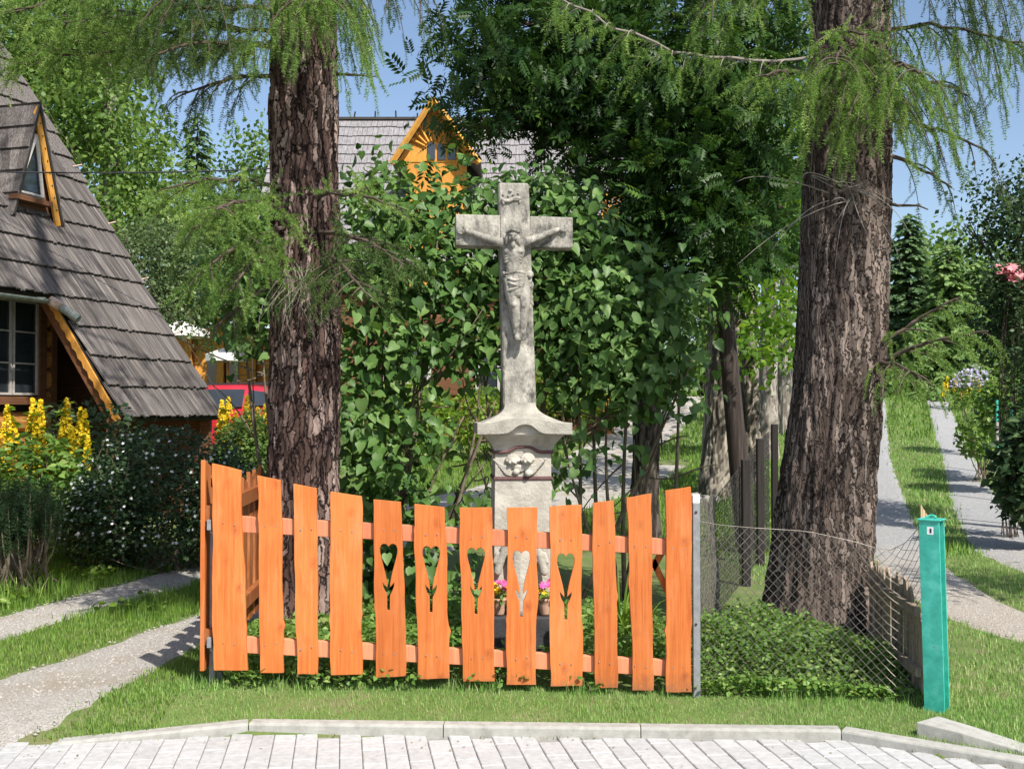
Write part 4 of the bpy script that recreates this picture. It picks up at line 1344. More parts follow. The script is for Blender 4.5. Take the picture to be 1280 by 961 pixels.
    # --- carved figure: one body (skin over a skeleton, then one closed carved surface)
    F0 = CY - .075                                     # front plane of the cross
    def fp(x, y, d):
        return at(x, y, F0 - d + ((x - 640) / FOC * F0 - x0) * math.tan(yaw))
    def skin_body(joints, edges, vox, name, mat, extra=None, smooth_it=4):
        # overlapping ellipsoids along every bone, fused into one closed surface
        bm = bmesh.new()
        base_ = bmesh.ops.create_icosphere(bm, subdivisions=2, radius=1.0)
        tv = np.array([v.co[:] for v in bm.verts])
        tf = np.array([[v.index for v in f.verts] for f in bm.faces])
        bm.free()
        Vs, Fs, n0 = [], [], 0
        def ball(c, rad, rot):
            nonlocal n0
            Mr = np.array(rot.to_3x3() if hasattr(rot, 'to_3x3') else rot)
            Vs.append((tv * np.asarray(rad)) @ Mr.T + np.asarray(c))
            Fs.append(tf + n0)
            n0 += len(tv)
        two = lambda r_: r_ if isinstance(r_, tuple) else (r_, r_)
        for a_, b_ in edges:
            pa, pb = np.asarray(joints[a_][0]), np.asarray(joints[b_][0])
            ra, rb = np.array(two(joints[a_][1])), np.array(two(joints[b_][1]))
            k = max(2, int(np.linalg.norm(pb - pa) / .008))
            for t in np.linspace(0, 1, k + 1):
                r_ = ra + (rb - ra) * t
                ball(pa + (pb - pa) * t, (r_[0], r_[1], min(r_[0], r_[1])), Matrix.Identity(3))
        for (c, rad, rot) in (extra or []):
            ball(c, rad, rot)
        b = mk('blank', np.concatenate(Vs), np.concatenate(Fs), mat)
        rm = b.modifiers.new('r', 'REMESH')
        rm.mode = 'VOXEL'
        rm.voxel_size = vox
        sm = b.modifiers.new('m', 'SMOOTH')
        sm.factor = .5
        sm.iterations = smooth_it
        r2 = evaluated(b, name, mat, th)
        r2.data.transform(Matrix.Translation(-Vector(th.location)))
        return r2
    I3 = Matrix.Identity(3)
    def rotm(z=0, x=0, y=0):
        return (Matrix.Rotation(R(y), 3, 'Y') @ Matrix.Rotation(R(x), 3, 'X') @ Matrix.Rotation(R(z), 3, 'Z'))
    J = [
        (fp(643, 343, .035), (.062, .05)),   # 0 pelvis
        (fp(642, 328, .040), (.055, .045)),   # 1 waist
        (fp(642, 315, .048), (.072, .055)),   # 2 chest
        (fp(642, 305, .048), (.055, .042)),   # 3 collar
        (fp(641, 300, .056), (.024, .024)),   # 4 neck
        (fp(641, 294, .064), (.026, .026)),   # 5 skull
        (fp(626, 303, .045), .029),           # 6 shoulder l
        (fp(612, 299, .035), .0245),
        (fp(600, 294.5, .030), .0205),         # 8 elbow
        (fp(588, 290.5, .024), .018),
        (fp(584, 289.5, .018), .0135),         # 10 wrist
        (fp(657, 303, .045), .029),           # 11 shoulder r
        (fp(670, 298, .035), .0245),
        (fp(683, 292.5, .030), .0205),
        (fp(694, 288.5, .024), .018),
        (fp(697, 287, .018), .0135),           # 15 wrist
        (fp(637, 352, .042), (.045, .042)),   # 16 hip l
        (fp(639, 366, .055), (.040, .038)),
        (fp(642, 381, .064), (.034, .033)),   # 18 knee
        (fp(644, 397, .050), (.031, .030)),
        (fp(645, 411, .040), .023),           # 20 ankle
        (fp(646, 423, .055), (.024, .018)),   # 21 toes
        (fp(653, 352, .042), (.045, .042)),   # 22 hip r
        (fp(655, 366, .055), (.040, .038)),
        (fp(656, 381, .064), (.034, .033)),
        (fp(655, 397, .052), (.031, .030)),
        (fp(653, 411, .047), .023),
        (fp(653, 422, .062), (.024, .018))]
    E = [(0, 1), (1, 2), (2, 3), (3, 4), (4, 5), (3, 6), (6, 7), (7, 8), (8, 9), (9, 10), (3, 11), (11, 12), (12, 13), (13, 14), (14, 15), (0, 16), (16, 17), (17, 18), (18, 19), (19, 20), (20, 21), (0, 22), (22, 23), (23, 24), (24, 25), (25, 26), (26, 27)]
    ex = []
    hc = fp(641, 297, .085)
    ex.append((hc, (.037, .040, .050), rotm(y=-6, x=12)))                      # head
    ex.append((hc + [.000, -.039, -.006], (.0075, .014, .017), I3))             # nose
    ex.append((hc + [.000, -.032, .013], (.027, .011, .006), I3))              # brow
    for sx in (-1, 1):
        ex.append((hc + [.017 * sx, -.030, -.013], (.011, .010, .011), I3))    # cheeks
        ex.append((hc + [.036 * sx, .0, -.012], (.014, .022, .045), rotm(y=-8 * sx)))   # hair at the sides
    ex.append((hc + [.000, -.022, -.044], (.017, .016, .022), I3))             # beard
    ex.append((hc + [.000, -.033, -.022], (.011, .006, .003), I3))             # moustache / mouth
    for k in range(18):                                                        # crown of thorns, twisted
        a = 2 * math.pi * k / 18
        ex.append((hc + [.037 * math.cos(a), .039 * math.sin(a), .031 + .004 * math.sin(3 * a) - .006 * math.sin(a)], (.010, .008, .0065), rotm(z=math.degrees(a) + 35)))
    # ribs and chest
    for sx in (-1, 1):
        ex.append((fp(642, 314, .086) + [.030 * sx, 0, 0], (.032, .012, .017), I3))
        for r_ in range(4):
            ex.append((fp(641, 316 + r_ * 3.6, .072) + [.036 * sx, .004 * r_ - .008, 0], (.022, .012, .005), rotm(y=24 * sx)))
    ex.append((fp(641, 334, .062), (.026, .014, .026), I3))                    # belly
    # palms and fingers
    for (px, py, sx) in ((579.5, 288.5, -1), (702, 285.5, 1)):
        c = fp(px, py, .014)
        ex.append((c, (.026, .014, .022), I3))
        for f_ in range(4):
            ex.append((c + [.028 * sx + (-.004 * sx if f_ in (0, 3) else 0), -.006, .017 - .0115 * f_], (.020, .008, .0055), rotm(y=sx * (10 - 7 * f_))))
        ex.append((c + [-.002 * sx, -.006, .019], (.005, .006, .013), rotm(y=sx * 25)))
    # kneecaps, calves
    ex.append((fp(642, 381, .092), (.015, .010, .017), I3))
    ex.append((fp(655, 381, .092), (.015, .010, .017), I3))
    # toes on a small footrest
    for i in range(5):
        ex.append((fp(643.5 + i * 1.7, 425.5, .062), (.0042, .010, .006), rotm(x=20)))
        ex.append((fp(650 + i * 1.5, 424.5, .070), (.004, .010, .006), rotm(x=20)))
    for px in (646, 654):
        ex.append((fp(px, 420, .068), (.018, .019, .034), rotm(x=-24)))
    fig = skin_body(J, E, .0040, 'carved_figure', MT['stone_cross'], ex, 2)
    fig['label'] = 'carved stone figure with outstretched arms and bowed head'
    # loincloth: rope, folds, knot and hanging end
    Jc = [(fp(645, 346, .04), (.070, .056)), (fp(646, 356, .045), (.070, .058)), (fp(645, 364, .05), (.058, .054))]
    exc = []
    for i in range(9):
        t = i / 8
        exc.append((fp(631 + 27 * t, 343 + 4 * math.sin(t * 3.1) + 13 * t * (1 - t), .100 - .06 * (2 * t - 1) ** 2), (.020, .008, .0055), rotm(y=18 - 40 * t)))
        exc.append((fp(632 + 25 * t, 350 + 9 * t * (1 - t) + 8 * t, .104 - .06 * (2 * t - 1) ** 2), (.022, .009, .006), rotm(y=28 - 30 * t)))
        exc.append((fp(633 + 22 * t, 364 - 7 * t, .102 - .05 * (2 * t - 1) ** 2), (.020, .009, .006), rotm(y=-16 - 20 * t)))
    for i in range(11):
        t = i / 10
        exc.append((fp(630 + 32 * t, 340.5 + 1.2 * math.sin(t * 9), .094 - .05 * (2 * t - 1) ** 2), (.011, .0065, .006), rotm(y=15)))
    exc.append((fp(662, 343, .055), (.026, .022, .025), I3))
    exc.append((fp(663, 345, .068), (.013, .012, .013), I3))
    for i in range(6):
        exc.append((fp(661.5 + 1.6 * math.sin(i * 1.9), 352 + 6.2 * i, .048 - .002 * i), (.018, .017, .022), rotm(y=25 * (-1) ** i)))
        exc.append((fp(664 + 1.3 * math.sin(i * 1.9 + 1), 355 + 6.0 * i, .04), (.010, .014, .020), rotm(y=-20 * (-1) ** i)))
    cl = skin_body(Jc, [(0, 1), (1, 2)], .004, 'loincloth', MT['stone_cross'], exc, 2)
    # foot block
    q = fp(648, 426, .03)
    # inscription scroll at the head of the cross
    exs = []
    for i in range(11):
        t = i / 10
        exs.append((fp(628 + 22 * t, 249.5 + 2.6 * math.sin(t * 6.0), .008), (.014, .010, .0065), rotm(y=-30 * math.cos(t * 6))))
        if i % 3 == 0:
            exs.append((fp(629 + 21 * t, 243.5 + 1.5 * math.sin(t * 5), .004), (.010, .008, .005), rotm(y=20)))
    exs.append((fp(629, 254, .008), (.006, .007, .014), rotm(y=-35)))
    exs.append((fp(650, 252.5, .008), (.006, .007, .012), rotm(y=35)))
    exs.append((fp(638, 238.5, .006), (.013, .007, .011), I3))
    scr = skin_body([(fp(632, 250, .006), .007), (fp(640, 250, .006), .007), (fp(648, 250, .006), .007)], [(0, 1), (1, 2)], .004, 'inscription_scroll', MT['stone_cross'], exs, 2)
    # two winged heads in the relief panel
    FP = CY - .155
    def rp(x, y, d):
        return at(x, y, FP - d)
    exr = []
    for cx, cy, r_ in ((640.5, 575.5, .036), (659.5, 574.5, .038)):
        c = rp(cx, cy, .012)
        exr.append((c, (r_, r_ * .8, r_), I3))
        for a in range(8):
            aa = math.pi * (a / 7)
            exr.append((c + [r_ * .92 * math.cos(aa), -.008, r_ * .85 * math.sin(aa)], (.012, .012, .012), I3))
        exr.append((c + [.0, -r_ * .8, -.004], (.006, .008, .009), I3))
        for sx in (-1, 1):
            exr.append((c + [sx * .014, -r_ * .68, -.012], (.011, .010, .010), I3))
    for sx, c0 in ((-1, (637, 583)), (1, (662, 582))):
        for w in range(5):
            L = 19 - 3 * w
            for t in np.linspace(0, 1, 7):
                exr.append((rp(c0[0] + sx * L * t, c0[1] + w * 2.7 - 8 * t * t * (1 - .5 * w / 4), .006), (.015, .013, .0072), rotm(y=-sx * (12 + 26 * t))))
    exr.append((rp(645, 590, .01), (.022, .02, .02), I3))
    exr.append((rp(660, 591.5, .016), (.022, .022, .022), I3))
    exr.append((rp(650, 586, .004), (.03, .014, .022), I3))
    skin_body([(rp(642, 582, 0), .02), (rp(650, 584, 0), .02), (rp(658, 583, 0), .02)], [(0, 1), (1, 2)], .004, 'winged_heads_relief', MT['stone_base'], exr, 2)
    # robed figure standing before the die
    FD = CY - .17
    def dp(x, y, d):
        return at(x, y, FD - d)
    Jm = [(dp(651, 700, .035), (.065, .045)), (dp(651, 678, .035), (.055, .04)), (dp(651, 663, .035), (.03, .03)), (dp(651, 655, .04), (.022, .022)), (dp(651, 725, .035), (.075, .05)), (dp(652, 762, .03), (.095, .055))]
    exm = [(dp(651, 651, .045), (.028, .03, .036), I3)]
    for i in range(9):
        px = 634 + i * 4.2
        for t in np.linspace(0, 1, 30):
            exm.append((dp(px + 3 * math.sin(t * 3 + i) - (i - 4) * .7 * (1 - t), 692 + 70 * t, .055 - .004 * abs(i - 4)), (.011, .016, .024), rotm(y=8 * math.sin(i))))
    for sx in (-1, 1):
        for t in np.linspace(0, 1, 22):
            exm.append((dp(651 + sx * (12 + 17 * t), 672 + 20 * t + 22 * t * t, .05 - .02 * t), (.026, .022, .028), I3))
        for t in np.linspace(0, 1, 16):
            exm.append((dp(651 + sx * 29 + sx * 3 * t, 692 + 10 * t, .03), (.02, .018, .014), rotm(y=sx * 30)))
        exm.append((dp(651 + sx * 31, 764, .02), (.035, .03, .03), I3))
    mad = skin_body(Jm, [(0, 1), (1, 2), (2, 3), (0, 4), (4, 5)], .006, 'robed_relief', MT['stone_base'], exm, 3)
    mad['label'] = 'robed figure carved on the front of the pedestal'
    # pebbles at the plinth's foot
    return th, g
CROSS, CG = build_cross()

# ------------------------------------------------------------------ potted flowers at the cross
PETAL_V = np.array([(0, 0, 0), (-.32, .45, .12), (.32, .45, .12), (0, .95, .2)])
PETAL_F = np.array([(0, 2, 1), (1, 2, 3)])
def flower_heads(P, size, mat, parent, name, petals=6, updir=(0, -.5, .8)):
    n = len(P)
    pos = np.repeat(np.asarray(P), petals, 0)
    an = np.tile(np.linspace(0, 2 * math.pi, petals, endpoint=False), n) + np.repeat(rng.uniform(0, 1, n), petals)
    u = nrm(np.array(updir) + rng.normal(0, .35, (n, 3)))
    s = nrm(np.cross(u, rng.normal(0, 1, (n, 3))))
    t = np.cross(u, s)
    u, s, t = (np.repeat(v, petals, 0) for v in (u, s, t))
    d = s * np.cos(an)[:, None] + t * np.sin(an)[:, None]
    sc_ = np.repeat(rng.uniform(.75, 1.2, n) * size, petals)
    V, F = scatter(PETAL_V, PETAL_F, pos, frames(d, u), sc_)
    return mk(name, V, F, mat, parent, attrs={'rnd': np.repeat(rng.uniform(0, 1, n * petals), len(PETAL_V))})
LEAF_V = np.array([(0, 0, 0), (-.30, .38, .08), (.30, .38, .08), (-.2, .72, .05), (.2, .72, .05), (0, 1.0, -.06), (0, .5, 0)])
LEAF_F = np.array([(0, 6, 1), (0, 2, 6), (1, 6, 3), (2, 4, 6), (3, 6, 5), (6, 4, 5)])
def leaf_cloud(P, size, mat, parent, name, up=.8, tv=LEAF_V, tf=LEAF_F, out=None, droop=.2):
    n = len(P)
    nn = rng.normal(0, .6, (n, 3)) + np.array([0, 0, up])
    if out is not None:
        nn = nn + out
    d = rng.normal(0, 1, (n, 3))
    d[:, 2] = d[:, 2] * .4 - droop
    if out is not None:
        d = d + out * .6
    V, F = scatter(tv, tf, P, frames(d, nrm(nn)), rng.uniform(.7, 1.25, n) * size)
    return mk(name, V, F, mat, parent, attrs={'rnd': np.repeat(rng.uniform(0, 1, n), len(tv))})

def build_vase(px, label, mats):
    b = at(px, 768, CY - .22)
    z0 = CG + (at(650, 770, CY - .12)[2] - CG) * 1.0
    z0 = b[2]
    th = thing('flower_pot', label, 'flower pot', (b[0], CY - .225, z0))
    prof = [(0, 0), (.026, 0), (.03, .01), (.037, .06), (.042, .085), (.045, .088), (.045, .1), (.038, .1), (.036, .09), (0, .085)]
    n = 16
    V, F = [], []
    for r_, z in prof:
        for k in range(n):
            a = 2 * math.pi * k / n
            V.append((b[0] + r_ * math.cos(a), CY - .225 + r_ * math.sin(a), z0 + z))
    for i in range(len(prof) - 1):
        for k in range(n):
            F.append((i * n + k, i * n + (k + 1) % n, (i + 1) * n + (k + 1) % n, (i + 1) * n + k))
    MB().add(V, F).build('pot', MT['terracotta'], th, smooth=True)
    c = np.array([b[0], CY - .225, z0 + .125])
    P = c + rng.normal(0, 1, (60, 3)) * [.03, .028, .025]
    leaf_cloud(P, .035, MT['cover'], th, 'foliage')
    Pf = c + np.array([0, -.012, .02]) + rng.normal(0, 1, (16, 3)) * [.026, .018, .018]
    flower_heads(Pf, .02, MT[mats[0]], th, 'blossom')
    Pf = c + np.array([.004, -.012, .055]) + rng.normal(0, 1, (10, 3)) * [.024, .018, .014]
    flower_heads(Pf, .022, MT[mats[1]], th, 'blossom')
    # a small ledge stone carries it in front of the plinth
def build_ledge():
    b = at(651, 770, CY - .22)
    p1, p2 = at(612, 768, CY - .225), at(694, 768, CY - .225)
    g = float(gz(0.05, CY - .23))
    o = MB().box((p1[0], CY - .30, g - .05), (p2[0], CY - .196, b[2] + .006)).build('ledge_stone', MT['black_stone'], None, bevel=.006, segs=2)
    o['label'] = 'dark stone ledge at the foot of the cross carrying the flower pots'
    o['category'] = 'ledge'
    for i in range(26):
        x = rng.uniform(p1[0] - .05, p2[0] + .05)
        y = CY - .31 - abs(rng.normal(0, .02))
        r_ = rng.uniform(.012, .024)
        bm = bmesh.new()
        bmesh.ops.create_icosphere(bm, subdivisions=2, radius=r_)
        for v in bm.verts:
            v.co *= 1 + .25 * float(fbm(np.array([[v.co.x * 60 + i, v.co.y * 60, v.co.z * 60]]), 4, 2)[0])
            v.co.z *= .7
        me = bpy.data.meshes.new('white_pebble')
        bm.to_mesh(me)
        bm.free()
        me.materials.append(MT['canvas'])
        q = bpy.data.objects.new('white_pebble', me)
        C.objects.link(q)
        q.location = (x, y, float(gz(x, y)) + r_ * .45 + (.05 if i % 4 == 0 else 0) * 0)
        tag(q, 'small white pebble on the ground at the foot of the cross', 'pebble', 'white pebbles at the cross')
build_ledge()
build_vase(624, 'small terracotta pot of yellow and pink flowers left of the robed carving', ('yellow_petal', 'magenta_petal'))
build_vase(681.5, 'small terracotta pot of yellow and magenta flowers right of the robed carving', ('yellow_petal', 'magenta_petal'))

# ------------------------------------------------------------------ trunks with real bark relief
def hash2(a, b, s):
    h = (a * 73856093) ^ (b * 19349663) ^ (s * 83492791)
    h = (h ^ (h >> 13)) * 1274126177
    h = h ^ (h >> 16)
    return (h & 0xFFFFF) / float(0xFFFFF)
def voronoi(u, v, nu, seed):
    iu, iv = np.floor(u).astype(np.int64), np.floor(v).astype(np.int64)
    f1 = np.full(u.shape, 9.0)
    f2 = np.full(u.shape, 9.0)
    cid = np.zeros(u.shape)
    for du in (-1, 0, 1):
        for dv in (-1, 0, 1):
            a, b = iu + du, iv + dv
            aw = np.mod(a, nu)
            px = a + .15 + .7 * hash2(aw, b, seed)
            py = b + .1 + .8 * hash2(aw, b, seed + 1)
            d = np.hypot(px - u, py - v)
            cr = hash2(aw, b, seed + 2)
            closer = d < f1
            f2 = np.where(closer, f1, np.minimum(f2, d))
            cid = np.where(closer, cr, cid)
            f1 = np.where(closer, d, f1)
    return f1, f2, cid

def trunk_mesh(path, nU, nV, cell, amp, seed, flare=0.0, flare_h=.5, roots=5, split_z=None, bare=.45):
    """path rows x,y,z,r; returns V,F,plate"""
    path = np.asarray(path, float)
    t = np.r_[0, np.cumsum(np.linalg.norm(np.diff(path[:, :3], axis=0), axis=1))]
    # more rows low down where they are seen
    tt = np.linspace(0, 1, nV) ** 1.0 * t[-1]
    if split_z:
        cut = np.interp(split_z, path[:, 2], t)
        tt = np.r_[np.linspace(0, cut, int(nV * .85)), np.linspace(cut, t[-1], nV - int(nV * .85) + 1)[1:]]
    Q = np.stack([np.interp(tt, t, path[:, i]) for i in range(4)], -1)
    for _ in range(6):
        Q[1:-1, [0, 1, 3]] = (Q[:-2, [0, 1, 3]] + 2 * Q[1:-1, [0, 1, 3]] + Q[2:, [0, 1, 3]]) / 4
    an = np.linspace(0, 2 * math.pi, nU, endpoint=False)
    A, Sx = np.meshgrid(an, tt)
    Rr = np.repeat(Q[:, 3:4], nU, 1)
    h = np.repeat((Q[:, 2] - path[0, 2])[:, None], nU, 1)
    fl = flare * np.exp(-h / flare_h) * (0.55 + .45 * np.cos(A * roots + seed) + .3 * np.cos(A * (roots - 2) + 2 * seed))
    low = .05 * Rr * (fbm(np.stack([np.cos(A) * 1.5 + 5, np.sin(A) * 1.5 + 5, Sx * .9], -1), seed, 3)) * 3
    rm = float(np.median(path[:, 3]))
    nu = max(6, int(round(2 * math.pi * rm / cell[0])))
    ca, sa_ = np.cos(A), np.sin(A)
    wob = fbm(np.stack([ca * 2.2 + 9, sa_ * 2.2 + 9, Sx * 2.2], -1), seed + 5, 4)
    u = A / (2 * math.pi) * nu + wob * 2.6
    v = Sx / cell[1] + fbm(np.stack([ca * 5 + 2, sa_ * 5 + 2, Sx * 5.0], -1), seed + 6, 3) * 2.2 + 4.0 * fbm(np.stack([ca * rm * 14 + 4, sa_ * rm * 14 + 4, Sx * .4], -1), seed + 8, 2)
    f1, f2, cid = voronoi(u, v, nu, seed)
    fine = fbm(np.stack([ca * rm * 55, sa_ * rm * 55, Sx * 16], -1), seed + 7, 4)
    grain = fbm(np.stack([ca * rm * 110, sa_ * rm * 110, Sx * 14], -1), seed + 11, 3)
    rag = (f2 - f1) + .55 * fine
    edge = sstep((rag - .05) / .09)
    scale_ = edge * np.where(cid > bare, .35 + .65 * (cid - bare) / (1 - bare), 0)
    f1b, f2b, cidb = voronoi(u * 1.7 + .3, v * 1.5 + 7.1, int(nu * 1.7 + .5), seed + 30)
    sub_ = sstep(((f2b - f1b) + .5 * grain - .02) / .2) * cidb
    d = amp * (1.0 * scale_ + .45 * sub_ + .8 * fine + .5 * grain - .5)
    fur = fbm(np.stack([ca * rm * 16 + 3, sa_ * rm * 16 + 3, Sx * 1.3], -1), seed + 20, 3)
    r = Rr + low + fl + d - amp * 3.0 * np.clip(np.abs(fur) * -1 + .12, 0, 1) * 5
    V = np.stack([Q[:, 0][:, None] + r * np.cos(A), Q[:, 1][:, None] + r * np.sin(A), np.repeat(Q[:, 2][:, None], nU, 1)], -1).reshape(-1, 3)
    n = len(tt)
    i = np.arange(n - 1)[:, None] * nU
    j = np.arange(nU)[None]
    F = np.stack([i + j, i + (j + 1) % nU, i + nU + (j + 1) % nU, i + nU + j], -1).reshape(-1, 4)
    plate = np.clip(.13 + .78 * scale_ + .16 * sub_ + .5 * fine + .35 * grain, 0, 1).reshape(-1)
    return V, F, plate

def add_trunk(tree, path, nU, nV, cell, amp, seed, mat, name='trunk', **kw):
    V, F, pl = trunk_mesh(path, nU, nV, cell, amp, seed, **kw)
    return mk(name, V, F, mat, tree, smooth=True, attrs={'plate': pl})

# ------------------------------------------------------------------ larches
def twig_template(nt, nn, seed, ln=.17, w=.021):
    g = np.random.default_rng(seed)
    V, F = [], []
    bend = lambda t: np.array([.06 * math.sin(3 * t + seed), t, -.10 * t * t])
    for i in range(nt):
        t = .04 + .96 * i / (nt - 1)
        c = bend(t)
        for k in range(nn):
            a = g.uniform(0, 2 * math.pi)
            fwd = g.uniform(.15, 1.1)
            d = np.array([math.cos(a), fwd, math.sin(a)])
            d /= np.linalg.norm(d)
            s = np.cross(d, g.normal(0, 1, 3))
            s /= np.linalg.norm(s)
            L = ln * g.uniform(.6, 1.15) * (1 - .35 * t)
            n = len(V)
            V += [c - s * w * .5, c + s * w * .5, c + d * L]
            F.append((n, n + 1, n + 2))
    for i in range(3):
        p, q = bend(i / 3), bend((i + 1) / 3)
        n = len(V)
        r = .012 * (1 - i / 4)
        V += [p + [r, 0, 0], p - [r, 0, 0], q, q + [0, 0, r]]
        F += [(n, n + 1, n + 2), (n + 1, n + 3, n)]
    return np.array(V), np.array(F)
TW_HI = [twig_template(13, 8, s, w=.024) for s in range(3)]
TW_LO = [twig_template(7, 6, s + 9, ln=.22, w=.04) for s in range(2)]

def larch_branch(tree, S, E_, sag, bl, hang, dens=26, mat='larch_leaf', r0=.017, step=.062, tmpl=TW_HI, ctrl=None, size=(.11, .23), bare=.08, woodmat='twig', light=0.0, spread=1.0):
    S, E_ = np.asarray(S, float), np.asarray(E_, float)
    mid = (S + E_) / 2 + np.array([0, 0, sag]) if ctrl is None else np.asarray(ctrl, float)
    Lb = np.linalg.norm(E_ - S)
    P = bez(S, mid, E_, 14)
    P[1:-1] += rng.normal(0, .012 * Lb / 1.5, (12, 3))
    wood = MB()
    wood.tube(P, np.linspace(r0, .006, 14), 7)
    tp, td = [], []
    n = max(3, int(Lb / step))
    for i in range(n):
        t = bare + (1 - bare) * (i + rng.uniform(0, 1)) / n
        t = min(t, .999)
        f = t * 13
        k = int(f)
        p = P[k] + (P[k + 1] - P[k]) * (f - k)
        tan = nrm(P[k + 1] - P[k])
        side = nrm(np.cross(tan, [0, 0, 1.0]))
        sg = 1 if i % 2 else -1
        d = nrm(tan * rng.uniform(.3, .9) + side * sg * rng.uniform(.5, 1.1) * spread + np.array([0, 0, rng.uniform(-.35, .3)]))
        L = bl * (1.1 - .55 * t) * rng.uniform(.45, 1.2)
        q = bez(p, p + d * L * .55, p + d * L * .8 + np.array([0, 0, -hang * L * .85]), 7)
        wood.tube(q, np.linspace(.0065, .0022, 7), 4, cap=False)
        m = max(2, int(L * dens * .86))
        for j in range(m):
            tt = (j + rng.uniform(0, 1)) / m
            g = min(tt * 6, 5.99)
            kk = int(g)
            pp = q[kk] + (q[kk + 1] - q[kk]) * (g - kk)
            tn = nrm(q[kk + 1] - q[kk])
            dd = tn * .7 + rng.normal(0, .42, 3) + np.array([0, 0, -hang * .75])
            tp.append(pp)
            td.append(dd)
        tp.append(q[-1])
        td.append(q[-1] - q[-2])
    tp, td = np.array(tp), nrm(np.array(td))
    b = mk('branch', wood.V, wood.F, MT[woodmat], tree)
    Vs, Fs, Rs, off = [], [], [], 0
    pick = rng.integers(0, len(tmpl), len(tp))
    for k, (tv, tf) in enumerate(tmpl):
        s = pick == k
        if not s.any():
            continue
        V, F = scatter(tv, tf, tp[s], frames(td[s], nrm(rng.normal(0, .5, (s.sum(), 3)) + [0, 0, 1])), rng.uniform(size[0], size[1], s.sum()))
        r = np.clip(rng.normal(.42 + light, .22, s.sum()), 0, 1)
        Vs.append(V)
        Fs.append(F + off)
        off += len(V)
        Rs.append(np.repeat(r, len(tv)))
    o = mk('foliage', np.concatenate(Vs), np.concatenate(Fs), MT[mat], b, attrs={'rnd': np.concatenate(Rs)})
    o['kind'] = 'stuff'

def larch_top(tree, x, y, z0, z1, n, Rmax, lean=(0, 0)):
    """upper crown, whorls of drooping branches"""
    for i in range(n):
        t = (i + rng.uniform(0, .6)) / n
        z = z0 + (z1 - z0) * t
        a = i * 2.4 + rng.uniform(-.3, .3)
        L = Rmax * (1 - .75 * t) * rng.uniform(.7, 1.15)
        S = np.array([x, y, z])
        E_ = S + np.array([math.cos(a) * L, math.sin(a) * L, -.25 * L + .3 * t])
        larch_branch(tree, S, E_, .18 * L, .75, .7, dens=8, mat='larch_leaf_dark', step=.26, tmpl=TW_LO, size=(.24, .42), r0=.035)

def dead_twig(tree, pts, r0, mat='pale_twig'):
    MB().tube(pts, np.linspace(r0, r0 * .35, len(pts)), 6).build('dead_branch', MT[mat], tree, smooth=True)

